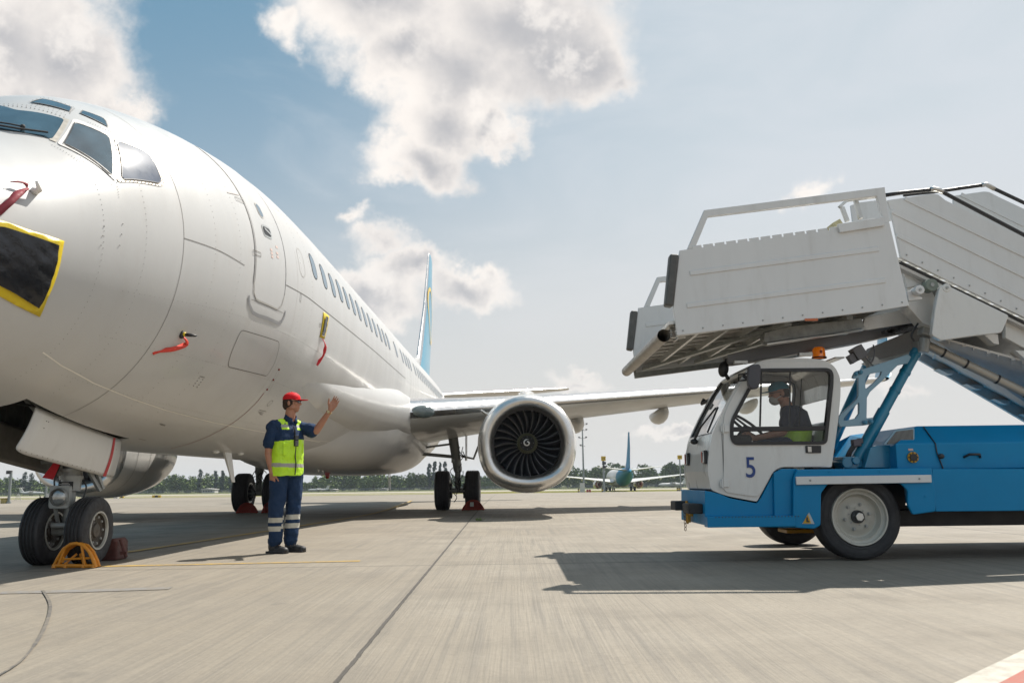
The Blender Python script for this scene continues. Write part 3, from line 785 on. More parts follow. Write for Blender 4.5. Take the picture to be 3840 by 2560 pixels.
        q0 = c0+u*1.07; st.add([q0, q0+Vector((0, 1.1, 0)), q0+Vector((0, 1.05, 0))+u*.24, q0+Vector((0, .35, 0))+u*.22], [(0, 1, 2, 3)])
        o = st.build('engine_strake', NACW, e); md = o.modifiers.new('s', 'SOLIDIFY'); md.thickness = .025; md.offset = 0
    # tail
    fb = FINB2 if far else FINB
    secs = []
    for (X, z, c, th) in ((31.6, 4.9, 6.8, .085), (33.6, 6.6, 5.3, .09), (35.9, 9.4, 3.9, .09), (37.6, 12.35, 2.1, .085), (37.85, 12.6, 1.7, .05)):
        secs.append((T(X, 0, z), c, th, 0, (1, 0, 0)))
    fin = wingmesh('tail_fin', secs, [fb, LEM if not far else fb], A, .075)
    df = MB(); df.prism([(0, 0)], 0, 1) if False else None
    v = [T(28.6, 0, 5.15), T(32.6, 0, 5.6), T(33.2, 0, 6.35)]
    for dx_ in (-.10, .10): df.v += [tuple(v[0]), tuple(v[1]+Vector((dx_*2.2, 0, -.6))), tuple(v[2]+Vector((dx_, 0, 0))), tuple(v[2]+Vector((dx_*.3, -.25, .05)))]
    df.f += [(0, 1, 2, 3), (4, 5, 6, 7), (0, 3, 7, 4)]; df.m += [0]*3; df.build('dorsal_fin', WHITE, A)
    if not far:
        # yellow emblem on the fin: a ring with a tail
        lg = MB()
        def Q(X, z):
            le = np.interp(z, [6.6, 9.4, 12.35], [33.6, 35.9, 37.6]); c_ = np.interp(z, [6.6, 9.4, 12.35], [5.3, 3.9, 2.1]); x_ = min(max((X-le)/c_, 0), 1)
            return T(X, .09*c_*1.05*5*(.2969*sqrt(x_)-.126*x_-.3516*x_*x_+.2843*x_**3-.1036*x_**4)+.02*.09*c_+.012, z)
        ring = []; n = 40
        for i in range(n+1):
            q = 2*pi*i/n; ring.append((37.15+.95*cos(q), 9.1+1.5*sin(q)))
        vs = []
        for i, (X, z) in enumerate(ring):
            q = 2*pi*i/n; vs += [Q(X, z), Q(37.15+.80*cos(q), 9.1+1.30*sin(q))]
        # left side of the fin gets the emblem flush with the skin
        lg.add(vs, [(2*i, 2*i+1, 2*i+3, 2*i+2) for i in range(n)])
        lg.add([Q(37.15+.80*cos(q), 9.1+1.30*sin(q)) for q in [2*pi*i/20 for i in range(20)]], [tuple(range(20))]) if False else None
        lo = lg.build('tail_emblem', TYELL, fin)
    for sd in (1, -1):
        secs = [(T(X, sd*la, z), c, th, 0, (0, 0, 1)) for (la, X, z, c, th) in ((.5, 33.3, 4.66, 3.9, .12), (1.0, 33.65, 4.70, 3.7, .12), (4, 35.75, 5.06, 2.5, .11), (7.0, 37.85, 5.41, 1.3, .09), (7.2, 38.1, 5.43, .9, .05))]
        wingmesh('horizontal_stabiliser', secs, [WINGU, LEM], A, .08)
    # main landing gear
    for sd in (1, -1):
        g = MB(); ax_ = T(19.6, sd*2.86, .53)
        up = T(19.35, sd*2.70, 2.35)
        g.cap(ax_+Vector((0, 0, .12)), ax_+Vector((0, 0, .85)), .085, .085); g.cap(ax_+Vector((0, 0, .60)), up, .125, .15, 16)
        g.tube([ax_-Vector((.56, 0, 0)), ax_+Vector((.56, 0, 0))], .075, 14)
        for dz in (.25, .75): g.tube([ax_+Vector((0, -.02, dz)), ax_+Vector((0, -.24, (dz+.5)/2+.02 if dz < .5 else .52))], .035, 8)
        g.tube([ax_+Vector((0, 0, .95)), T(19.4, sd*1.45, 1.62)], .05, 10); g.tube([ax_+Vector((0, 0, 1.35)), T(19.0, sd*1.6, 1.7)], .03, 8)
        g.tube([ax_+Vector((sd*.1, -.02, .98)), ax_+Vector((sd*.45, .1, .90)), ax_+Vector((sd*.62, .3, 1.35))], .035, 8)
        for k in range(5): g.box(ax_+Vector((random.uniform(-.12, .12), -.13, .85+.22*k)), (.10, .12, .12))
        gear = g.build('main_landing_gear', STEELG, A, smooth=2, ang=40)
        br = MB()
        for s2 in (1, -1):
            for k in range(7):
                q = 2*pi*k/7; c_ = ax_+Vector((s2*.21, cos(q)*.17, sin(q)*.17)); br.tube([c_-Vector((.05, 0, 0)), c_+Vector((.05, 0, 0))], .05, 8)
        if not far:
            for k in range(14):
                p0 = ax_+Vector((random.uniform(-.16, .16), -.12, random.uniform(-.1, 1.3))); br.tube(smooth_curve([p0, p0+Vector((random.uniform(-.1, .1), -.05, -.12)), p0+Vector((random.uniform(-.12, .12), -.02, -.25))]), .012, 6)
        br.build('brake_pack', DARKG, gear, smooth=2)
        for s2 in (1, -1):
            c_ = T(19.6, sd*2.86+s2*.43, .545)
            wheel_pair(c_, .555, .42, .27, gear)
        if not far and True:
            d = MB(); d.box(T(19.45, sd*3.12, 1.75), (.03, .5, .75)); d.build('gear_strut_door', WINGU, gear, bev=.01)
    # nose gear
    g = MB(); ax_ = T(4, 0, .335); 
    g.cap(ax_+Vector((0, 0, .08)), ax_+Vector((0, 0, .5)), .055, .055); g.tube([ax_+Vector((0, 0, .40)), ax_+Vector((0, .03, .78)), ax_+Vector((0, .08, 1.5))], [.095, .10, .105], 20)
    g.tube([ax_+Vector((0, 0, .52)), ax_+Vector((0, 0, .56))], .115, 20); g.tube([ax_+Vector((0, 0, .60)), ax_+Vector((0, 0, .63))], .12, 20); g.tube([ax_+Vector((0, 0, .74)), ax_+Vector((0, 0, .79))], .135, 20)
    g.tube([ax_-Vector((.21, 0, 0)), ax_+Vector((.21, 0, 0))], .05, 14)
    # torque links behind, steering cylinders and drag brace ahead
    for s_ in (-.055, .055):
        g.beam(ax_+Vector((s_, -.10, .10)), ax_+Vector((s_*1.3, -.17, .30)), .02, .035); g.beam(ax_+Vector((s_*1.3, -.17, .30)), ax_+Vector((s_, -.09, .45)), .02, .035)
    g.tube([ax_+Vector((-.10, -.12, .06)), ax_+Vector((.08, -.12, .06))], .03, 12)
    g.tube([ax_+Vector((-.42, -.22, .80)), ax_+Vector((-.02, -.14, .80))], [.055, .05], 16)
    g.tube([ax_+Vector((-.06, -.12, .82)), ax_+Vector((.12, .04, .80))], .06, 14); g.tube([ax_+Vector((.02, .1, .82)), ax_+Vector((.22, .12, .80))], .05, 14)
    g.box(ax_+Vector((-.16, -.16, .92)), (.30, .2, .12)); g.box(ax_+Vector((-.2, -.1, .70)), (.42, .03, .03))
    g.beam(ax_+Vector((.10, .06, .68)), ax_+Vector((.21, .20, .40)), .06, .03); g.beam(ax_+Vector((.17, .06, .74)), ax_+Vector((.24, .2, .42)), .04, .025)
    g.beam(ax_+Vector((0, -.05, .85)), ax_+Vector((0, -1.0, 1.35)), .09, .06)
    for s_ in (-.10, .10): g.box(ax_+Vector((s_, -.02, .86)), (.05, .16, .14))
    for k in range(8): g.box(ax_+Vector((random.uniform(-.12, .2), random.uniform(-.12, .12), .72+.025*k)), (.05, .06, .035))
    gear = g.build('nose_landing_gear', STEELG, A, smooth=2, ang=40)
    for s2 in (1, -1): wheel_pair(T(4, s2*.225, .335), .343, .215, .185, gear, nose=True)
    if not far:
        h = MB()
        for pts in (((.14, -.06, .9), (.22, -.1, .78), (.2, -.06, .66), (.13, -.04, .7)), ((.10, -.08, .86), (.18, -.12, .72), (.24, -.08, .75), (.16, 0, .84)), ((.02, .10, .55), (.10, .12, .45), (.08, .1, .3)), ((-.06, -.1, .7), (-.1, -.14, .5), (-.05, -.12, .3))):
            h.tube(smooth_curve([ax_+Vector(p) for p in pts]), .009, 6)
        h.build('hydraulic_hose', DARKG, gear, smooth=True)
        lb = MB(); lc = ax_+Vector((-.02, -.16, .345)); yq = Matrix.Rotation(radians(-4), 3, 'Z')
        pl = rc(-.105, -.115, .105, .115, .025); lb.prism([(lc.x+a_, lc.z+b_2) for a_, b_2 in pl], lc.y-.015, lc.y+.03); lb.lathe([(.085, -.05), (.092, -.03), (.092, .01)], lc, (0, 1, 0), 28)
        lbo = lb.build('taxi_light', STEELG, gear, smooth=2, bev=.004)
        ln = MB(); ln.ell(lc+Vector((0, -.018, 0)), (.082, .022, .082), n=24, k=12); ln.build('lens', LAMP, lbo, smooth=True)
        pb = MB(); pb.prism([(ax_.x-.075, ax_.z+.42), (ax_.x+.075, ax_.z+.42), (ax_.x+.075, ax_.z+.50), (ax_.x-.075, ax_.z+.50)], ax_.y-.105, ax_.y-.098); plo = pb.build('data_plate', BLACK, gear)
        tx = MB()
        for k in range(5): tx.box((ax_.x-.01+.006*((k*7) % 3), ax_.y-.107, ax_.z+.434+.013*k), (.11-.02*((k*5) % 3), .003, .005))
        tx.build('plate_lettering', pmat('plate_text', (.6, .6, .58), .6), plo)
        # towing pin flag (red)
        fl = MB(); p0 = ax_+Vector((-.02, -.2, .74)); fl.add([p0+Vector((-.03, 0, 0)), p0+Vector((.025, 0, 0)), p0+Vector((-.05, -.02, -.22)), p0+Vector((-.16, -.02, -.20))], [(0, 1, 2, 3)])
        o = fl.build('safety_pin_flag', RED, gear); md = o.modifiers.new('s', 'SOLIDIFY'); md.thickness = .008
    return A, fus

def smooth_curve(pts, k=5):
    return [Vector(q) for q in smooth_pts([tuple(p) for p in pts], k)]
def wheel_pair(c, R, w, rr, parent, nose=False):
    "aircraft wheel: grooved tyre and rim"
    prof = []
    h = w/2; g = [(-.72, 0), (-.42, 0), (-.14, 0), (.14, 0), (.42, 0), (.72, 0)]
    def add(t, r): prof.append((r, t))
    add(-h*.80, rr*.98); add(-h*.93, rr*1.10); add(-h, rr+(R-rr)*.45); add(-h*.97, rr+(R-rr)*.72); add(-h*.86, R*.955)
    add(-h*.70, R*.99)
    for f in ((-.46, -.16, .16, .46) if not nose else (-.50, -.17, .17, .50)):
        ww = .014 if nose else .012; rt = R*(1-.012*f*f*2)
        add(h*f-ww, rt); add(h*f-ww*.6, rt-.014); add(h*f+ww*.6, rt-.014); add(h*f+ww, rt)
    add(h*.70, R*.99); add(h*.86, R*.955); add(h*.97, rr+(R-rr)*.72); add(h, rr+(R-rr)*.45); add(h*.93, rr*1.10); add(h*.80, rr*.98)
    mb = MB(); mb.lathe(prof, c, (1, 0, 0), 64, (0, 0, 1)); ty = mb.build('tyre', RUB, parent, smooth=2, ang=30)
    for v_ in ty.data.vertices:    # bulge where it carries the weight
        pass
    rm = MB()
    for s_ in (-1, 1):
        e = h*s_; rm.cur = 0
        rm.lathe([(rr*1.06, e*.90), (rr*1.05, e*.98), (rr*.96, e*.97), (rr*.92, e*.78)], c, (1, 0, 0), 40, (0, 0, 1)); rm.cur = 1
        rm.lathe([(rr*.92, e*.78), (rr*.90, e*.50), (rr*.62, e*.35), (rr*.40, e*.55), (rr*.36, e*.72), (rr*.18, e*.78), (.001, e*.80)], c, (1, 0, 0), 40, (0, 0, 1))
    ro = rm.build('wheel_rim', [METALR if not nose else pmat('nose_rim', (.42, .42, .39), .42, metal=.4, var=.1, vs=10, dirt=.4, dirtc=(.15, .12, .1), ds=9), pmat('rim_dish', (.10, .085, .07), .5, metal=.3, var=.3, vs=12, dirt=.8, dirtc=(.03, .018, .012), ds=9)], ty, smooth=2, ang=40)
    bt = MB()
    for k in range(9):
        q = 2*pi*k/9
        for s_ in (-1, 1): cc = c+Vector((h*s_*.62, cos(q)*rr*.72, sin(q)*rr*.72)); bt.tube([cc, cc+Vector((h*s_*.12, 0, 0))], rr*.07, 6)
    bt.build('wheel_bolt', STEELG, ty)
FB2 = pmat('tail_blue_far', (.005, .20, .36), .55, spec=.2); FINB2 = pmat('fin_blue_far', (.01, .20, .38), .5, spec=.2); COVR = pmat('engine_cover_red', (.42, .02, .03), .7)
AIR, FUS = airliner()
# ------------------------------------------------------------------ details of the near airliner
def proj(p):
    d = np.array(p, float)-np.array([0, 0, CH]); z = d@_F
    return 1920+CF*(d@_R)/z, 1280-CF*(d@_U)/z
def solveX(u, th, lo=6.0, hi=34.):
    for _ in range(30):
        m = (lo+hi)/2
        if proj(SF(m, th))[0] < u: lo = m
        else: hi = m
    return (lo+hi)/2
def rr_xt(X, th, w, h, r=.1, k=4):
    "rounded rectangle (metres) on the skin"
    return [(X+a, th+b/1.87) for a, b in rc(-w/2, -h/2, w/2, h/2, r, k)]
thw = .275
wx = [1172, 1211, 1244, 1273.5, 1299, 1323, 1344.5, 1367, 1387, 1406, 1425, 1441, 1455, 1484, 1507, 1518.5, 1528.5, 1538, 1555, 1565.5]
ws = [solveX(u, thw) for u in wx]
while ws[-1] < 30.6: ws.append(ws[-1]+.508)
gfr, gpn, gdk = MB(), MB(), MB()
fr_me = None
for i, X in enumerate(ws):
    th = thw-.02 if X < 8 else thw
    f = fpatch(rr_xt(X+.008, th, .275, .39, .12), .0035, cell=.3).build('cabin_window', SEAML if X > 15 else BLACK, AIR, smooth=True)
    fpatch(rr_xt(X-.006, th-.004, .235, .352, .10), .006, cell=.3).build('window_pane', WINDG, f, smooth=True)
# plugged window ahead of the first one
x0, t0 = hit(1130, 985)
fribbon(rr_xt(x0, t0, .25, .40, .11), .010, .003, True).build('blanked_window', SEAML, AIR)
# second white-rimmed row for the starboard side (never seen from the front, kept for other views)
for X in ws[::1]:
    fpatch([(a, pi-b) for a, b in rr_xt(X, thw, .24, .36, .10)], .004, cell=.3).build('cabin_window', WINDG, AIR)

# flight deck windows
def glasspane(name, px, off, mat, parent, r=.05, r2=None):
    pts = H(*px); return fpatch(roundpoly(pts, r), off, cell=.12).build(name, mat, parent, smooth=True)
FRW = pmat('window_frame_white', (.74, .71, .67), .35, coat=.3, var=.04, vs=20); FRB = pmat('window_frame_beige', (.50, .46, .40), .4, metal=.3, var=.15, vs=30)
w2 = fpatch(roundpoly(H((275, 446), (421, 516), (433, 682), (213, 541)), .03), .006).build('cockpit_window_frame', FRW, AIR, smooth=True)
glasspane('side_window', ((279, 464), (406, 516), (418, 661), (238, 541)), .012, COCKG, w2, .03)
fribbon(H((279, 464), (406, 516), (418, 661), (238, 541)), .010, .014, True).build('window_seal', BLACK, w2)
w3 = fpatch(roundpoly(H((425, 516), (556, 563), (590, 610), (618, 694), (600, 700), (436, 684)), .05), .005).build('cockpit_window_frame', FRB, AIR, smooth=True)
glasspane('side_window', ((435, 531), (545, 573), (572, 604), (603, 680), (592, 688), (454, 674)), .011, COCKG2, w3, .05)
fribbon(H((435, 531), (545, 573), (572, 604), (603, 680), (592, 688), (454, 674)), .008, .013, True).build('window_seal', BLACK, w3)
w1 = glasspane('windshield', ((-40, 392), (60, 415), (241, 449), (194, 524), (0, 490), (-40, 480)), .006, COCKG, AIR, .03)
for px in (((114, 386), (163, 373), (269, 404), (261, 420)), ((300, 427), (309, 416), (385, 444), (396, 456), (404, 478))):
    o = glasspane('eyebrow_window', px, .006, COCKG, AIR, .02); fribbon(H(*px), .009, .008, True).build('window_seal', SEAM, o)
fribbon(H((197, 530), (247, 447)), .055, .005).build('windshield_post', FRB, AIR)
# wiper
wp_ = MB(); q = [SFo(*h, .03) for h in H((-30, 478), (60, 493), (178, 508))]; wp_.tube(q, .009, 6); q2 = [SFo(*h, .035) for h in H((-30, 470), (40, 480), (90, 490))]; wp_.tube(q2, .007, 6)
wp_.ell(SFo(*hit(85, 487), .03), (.02, .02, .02)); wp_.build('windshield_wiper', BLACKM, AIR)
# rivets round the flight deck windows
rv = MB()
def rivets(px, n, off=.004, r=.0045, closed=False):
    pts = H(*px); pts = resample(pts, .004, closed)
    for i in range(n):
        p = SFo(*pts[int(i*(len(pts)-1)/max(n-1, 1))], off); rv.ell(p, (r, r, r), n=6, k=4)
rivets(((0, 398), (240, 441)), 16); rivets(((0, 392), (245, 432)), 16, r=.003); rivets(((429, 525), (560, 568), (612, 690), (600, 697), (440, 681)), 34, .008); rivets(((431, 530), (443, 676)), 9, .008)
rivets(((110, 383), (165, 367), (275, 404)), 12, r=.003); rivets(((120, 393), (262, 427)), 8, r=.003); rivets(((262, 425), (279, 408)), 7, r=.003)
rivets(((330, 460), (430, 505), (560, 560)), 26, r=.003); rivets(((195, 545), (300, 610), (420, 690)), 22, r=.003); rivets(((440, 700), (445, 740)), 5, r=.003); rivets(((390, 850), (378, 920)), 3); rivets(((460, 840), (448, 920)), 3)
for X in (1.9, 2.35, 3.35, 3.85, 5.75, 6.25):
    for k in range(46):
        t_ = -1.1+k*.04
        if abs(X-4.8) < .6 and t_ > -.35: continue
        rv.ell(SFo(X, t_, .0015), (.0030, .0030, .0030), n=5, k=3)
for t_ in (-.32, -.62, -.95):
    for k in range(90):
        X = 2.2+k*.065; rv.ell(SFo(X, t_, .0015), (.0026, .0026, .0026), n=5, k=3)
rv.build('rivet', SEAM, AIR)

# skin joints
def seam(px, w, mat=SEAM, name='panel_seam', off=.0025, closed=False):
    return fribbon(H(*px), w, off, closed).build(name, mat, AIR)
def hoop(X, t0, t1, w, mat=SEAM):
    k = 40; return fribbon([(X, t0+(t1-t0)*i/k) for i in range(k+1)], w, .0025).build('panel_seam', mat, AIR)
Xh = hit(690, 890)[0]; hoop(Xh, -1.35, 1.15, .0055)
hoop(hit(1115, 1100)[0], -1.1, .25, .005, SEAML)
a_ = hit(690, 893); Xd0 = hit(917, 995)[0]
fribbon([(a_[0], a_[1]), (Xd0, hit(917, 995)[1])], .008, .0025).build('panel_seam', SEAM, AIR)
b1 = hit(1073, 1068); b2 = hit(1400, 1312)
fribbon([b1, (b2[0], b2[1]), (solveX(1520, b2[1]), b2[1])], .010, .0025).build('panel_seam', SEAM, AIR)
zc_ = hit(560, 1410)
fribbon(H((160, 1320), (230, 1370), (350, 1435), (490, 1492), (620, 1536), (800, 1583), (975, 1617), (1200, 1657)), .012, .0025).build('stringer_line', LSTRIPE, AIR)
seam(((1120, 1645), (1350, 1665), (1430, 1668)), .010, LSTRIPE, 'stringer_line')
fribbon([(X, .62) for X in np.arange(5.6, 22, .5)], .008, .003).build('panel_seam', SEAML, AIR)
# red datum line that runs round the belly
RL = pmat('dark_red_line', (.22, .035, .025), .5)
fribbon(H((990, 1472), (965, 1505), (930, 1540), (880, 1580), (820, 1615), (750, 1648), (690, 1668), (640, 1680)), .016, .003).build('red_stripe', RL, AIR)
dash = MB()
for (a, b) in (((1046, 1378), (1000, 1468)),):
    n = 16
    for s_ in (0, 7):
        for i in range(n):
            f0, f1 = i/n, (i+.55)/n
            pp = H((a[0]+(b[0]-a[0])*f0+s_, a[1]+(b[1]-a[1])*f0+s_*.3), (a[0]+(b[0]-a[0])*f1+s_, a[1]+(b[1]-a[1])*f1+s_*.3))
            if len(pp) == 2: fribbon(pp, .006, .003, mb=dash)
dash.build('dashed_marking', SEAM, AIR)
dots = MB()
for u, v in ((1045, 1385), (1024, 1423), (1001, 1459)): dots.ell(SFo(*hit(u, v), .004), (.014, .014, .014), n=8, k=5)
dots.build('red_fastener', RL, AIR)
# front entry door
dl, dr = hit(955, 985)[0]+.02, hit(1071, 1008)[0]
t_b = hit(1010, 1150)[1]; t_t = 1.02
door_poly = [(X, t) for X, t in roundpoly([(dl, t_b), (dr, t_b), (dr, t_t), (dl, t_t)], .2, 6)]
dk = .0035
dm = fpatch([(X, t) for X, t in door_poly], dk, cell=.12).build('entry_door', WHITE, AIR, smooth=True)
fribbon([(dl, t_t-.1), (dl, t_b+.1)], .042, .005).build('door_gap', pmat('gap_shade', (.27, .265, .26), .5), dm)
fribbon([(dr, t_t), (dr, t_b+.1)], .015, .005).build('door_gap', BLACK, dm)
fribbon([(dl, t_b+.1), (dl+.03, t_b+.05), (dl+.12, t_b+.015), (dl+.2, t_b+.01), (dr-.15, t_b+.005), (dr-.03, t_b+.04), (dr, t_b+.1)], .018, .0055).build('door_gap', SEAML, dm)
sill = H((932, 1108), (933, 1140), (946, 1171), (966, 1183), (1000, 1193), (1042, 1212), (1056, 1205), (1066, 1185), (1069, 1165))
fribbon(sill, .042, .006).build('door_sill_guard', pmat('sill_metal', (.30, .30, .31), .4, metal=.6), AIR)
so = fribbon(H((941, 1122), (1060, 1173)), .006, .004).build('panel_seam', SEAM, AIR)
hx, ht = hit(997, 868)
ho = fpatch(rr_xt(hx+.02, ht, .27, .17, .06), .007, cell=.2).build('door_handle', ALU, dm)
fpatch(rr_xt(hx+.02, ht, .22, .115, .045), .009, cell=.2).build('handle_recess', BLACK, ho)
fribbon([(hx-.05, ht+.015), (hx+.11, ht-.012)], .028, .014).build('handle_lever', ALU, ho)
vx, vt = hit(971, 790); vo = fpatch(rr_xt(vx, vt, .15, .23, .07), .007, cell=.2).build('door_window', SEAML, dm); fpatch(rr_xt(vx, vt, .115, .19, .055), .009, cell=.2).build('window_pane', WINDG, vo)
for u, v in ((893, 748), (958, 948)):
    hx, ht = hit(u, v); fribbon(rr_xt(hx+.03, ht, .20, .05, .01), .008, .009, True).build('door_hinge', SEAM, dm)
fribbon(H((852, 722), (895, 732)), .015, .005).build('rain_gutter', pmat('gutter', (.4, .36, .34), .5), AIR)
fribbon([(dl+.08, t_t-.05), (dl+.3, t_t+.02), (dr+.06, t_t-.02)], .010, .004).build('door_gap', BLACK, dm)
rm = MB()   # faded red lettering block on the door
for k, (u, v) in enumerate(((1012, 935), (1014, 948), (1016, 961), (1032, 925), (1034, 948), (1036, 962))):
    fribbon(H((u, v), (u+8, v+4)), .03, .006, mb=rm)
rm.build('faded_marking', pmat('faded_red', (.60, .47, .43), .5), dm)
# cargo/access hatch, static port, small markings
fribbon(roundpoly(H((902, 1236), (1050, 1282), (1030, 1360), (1000, 1410), (852, 1374), (866, 1320)), .12), .009, .003, True).build('access_hatch', SEAM, AIR)
fribbon(rr_xt(*hit(1127, 1116), .05, .09, .02), .008, .003, True).build('vent', SEAM, AIR)
mk = MB()
for u, v in ((746, 1417), (739, 1427), (732, 1437), (725, 1446), (760, 1422), (753, 1432), (746, 1442), (739, 1451)): mk.ell(SFo(*hit(u, v), .002), (.006, .006, .006), n=6, k=4)
for u, v, L in ((748, 1410, 20), (972, 1536, 26), (968, 1542, 20), (970, 1547, 14), (974, 1552, 10), (598, 1587, 22), (600, 1591, 18), (1196, 1212, 9), (1196, 1218, 8), (1195, 1224, 7), (520, 1643, 26)):
    fribbon(H((u, v), (u+L, v+L*.25)), .007, .003, mb=mk)
mk.build('stencil_marking', SEAM, AIR)
fribbon(roundpoly(H((1003, 1512), (1017, 1500), (1024, 1503), (1012, 1518), (1001, 1524)), .02), .006, .003, True).build('service_panel', SEAM, AIR)
# overwing exits
for u in (1545, 1563):
    X = solveX(u, -.05)
    fribbon([(X-.26, .36), (X-.26, -.22), (X-.2, -.30), (X+.2, -.30), (X+.26, -.22), (X+.26, .36)], .012, .004).build('emergency_exit', SEAM, AIR)
# fillet of the wing root seen on the side, antennas and drain masts below
an = MB(); b0 = SF(5.3, -1.42); 
def mast(u, v, h, w, name='blade_antenna', back=.12):
    h0 = hit(u, v)
    if not h0: return
    p = SF(*h0); m_ = MB(); sw_ = .02
    m_.add([p+Vector((-sw_, -w/2, .03)), p+Vector((sw_, -w/2, .03)), p+Vector((sw_, w/2, .03)), p+Vector((-sw_, w/2, .03)),
            p+Vector((-.006, back, -h)), p+Vector((.006, back, -h)), p+Vector((.006, back+w*.45, -h)), p+Vector((-.006, back+w*.45, -h))],
           [(0, 1, 2, 3), (4, 5, 6, 7), (0, 1, 5, 4), (1, 2, 6, 5), (2, 3, 7, 6), (3, 0, 4, 7)])
    m_.build(name, WHITE2, AIR, bev=.004)
mast(850, 1698, .42, .30, back=.28)
for u, v in ((808, 1693), (900, 1700)):
    h0 = hit(u, v); 
    if h0: mm = MB(); mm.ell(SF(*h0), (.05, .09, .03), n=12, k=8); mm.build('drain_mast', WHITE2, AIR, smooth=True)
bx = T(14.4, .3, 1.02); m_ = MB(); m_.box(bx, (.10, .10, .12)); m_.cap(bx+Vector((0, 0, -.04)), bx+Vector((0, 0, -.09)), .05, .045); m_.build('beacon_light', pmat('red_lens', (.3, .01, .01), .2), AIR)
for k, (X, h) in enumerate(((13.2, .08), (13.6, .1), (22.9, .62), (23.2, .7))):
    m_ = MB(); p = T(X, .35, 1.12 if k < 2 else 1.25); m_.beam(p, p+Vector((0, .15, -h)), .02, .07); m_.build('blade_antenna', WHITE2, AIR)

# ---- nose wheel well and its two doors
cut = MB(); cc = T(3.35, 0, ZC-2.0); cut.box(cc, (.86, 2.0, .95)); co = cut.build('cut', WELL)
for o_ in (FUS,): boolean(FUS, co)
FUS.data.set_sharp_from_angle(angle=radians(35))
wl = MB()
x0, x1, y0, y1, z1 = cc.x-.428, cc.x+.428, cc.y-.998, cc.y+.998, cc.z+.47
zl = 0
def fz(y, k=.42):
    X = y-NY+4-DX; th = -math.acos(min(k/fint(X)[3], 1)); return SF(X, th).z-.01
ysl = [y0+(y1-y0)*i/8 for i in range(9)]
for xx in (x0, x1): wl.add([(xx, y, z) for y in ysl for z in (fz(y)+.012, z1)], [(2*i, 2*i+2, 2*i+3, 2*i+1) for i in range(8)])
wl.add([(x0, y0, z1), (x1, y0, z1), (x1, y1, z1), (x0, y1, z1)], [(0, 1, 2, 3)]); wl.add([(x0, y1, fz(y1)+.012), (x1, y1, fz(y1)+.012), (x1, y1, z1), (x0, y1, z1)], [(0, 1, 2, 3)]); wl.add([(x0, y0, fz(y0)+.012), (x1, y0, fz(y0)+.012), (x1, y0, z1), (x0, y0, z1)], [(0, 1, 2, 3)])
for k in range(6): wl.box((cc.x, y0+.2+.3*k, z1-.05), (.8, .04, .08)); wl.box((x0+.02, y0+.2+.3*k, z1-.2), (.04, .05, .4))
for k in range(5): wl.tube([(x0+.08+.09*k, y0+.05, z1-.12-.03*k), (x0+.08+.09*k, y1-.05, z1-.12-.03*k)], .015, 6)
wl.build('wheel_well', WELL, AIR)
tf = SF(*hit(128, 1545)); tr = SF(*hit(446, 1654))
A0 = P(136, 1528, tf.y); A1 = P(452, 1648, tr.y); B0 = P(52, 1693, tf.y-.05); B1 = P(421, 1794, tr.y+.05)
def door_pt(s_, t_, off=0.):
    p = (A0*(1-s_)+A1*s_)*(1-t_)+(B0*(1-s_)+B1*s_)*t_
    p = p+Vector((.018*sin(pi*t_), 0, 0)); n = (A1-A0).cross(B0-A0).normalized(); n = n if n.x > 0 else -n
    return p+n*off
def door_sheet(poly, off, mirror=False, name='gear_door', mat=WHITE2, parent=None, thick=.02):
    bm = bmesh.new(); f = bm.faces.new([bm.verts.new((a, b, 0)) for a, b in poly])
    for ax in (0, 1):
        for i in range(1, 10):
            co = Vector((0, 0, 0)); co[ax] = i/10; no = Vector((0, 0, 0)); no[ax] = 1
            bmesh.ops.bisect_plane(bm, geom=bm.verts[:]+bm.edges[:]+bm.faces[:], plane_co=co, plane_no=no)
    bm.verts.index_update(); vs = []
    for v in bm.verts:
        p = door_pt(v.co.x, v.co.y, off)
        if mirror: p = Vector((2*T(3.3, 0, 0).x-p.x, p.y, p.z))
        vs.append(p)
    m_ = MB(); m_.add(vs, [tuple(v.index for v in f.verts) for f in bm.faces]); bm.free()
    o = m_.build(name, mat, parent, smooth=2, ang=40)
    if thick: md = o.modifiers.new('s', 'SOLIDIFY'); md.thickness = thick; md.offset = 0
    return o
dp = roundpoly([(0, 0.0), (1, 0.0), (1, 1), (0, 1)], .10, 5)
dp = [(x, y) for x, y in roundpoly([(.0, .0), (.02, -.01), (.99, .0), (1.0, .10), (1, 1), (0, 1)], .12, 5)]
gd = door_sheet(dp, 0, parent=AIR)
door_sheet([(.885, .01), (.915, .01), (.905, .995), (.87, .995)], .013, name='red_stripe', mat=pmat('door_red', (.45, .03, .04), .5), parent=gd, thick=0)
rvd = MB()
for i in range(20): rvd.ell(door_pt(.03+.93*i/19, .94, .012), (.004, .004, .004), n=6, k=4)
for s_, t_ in ((.12, .2), (.14, .2), (.12, .36)): rvd.ell(door_pt(s_, t_, .012), (.005, .005, .005), n=6, k=4)
rvd.build('rivet', SEAM, gd)
door_sheet(dp, 0, True, parent=AIR, mat=WELL if False else pmat('door_inner', (.16, .155, .14), .6, var=.2, vs=5))

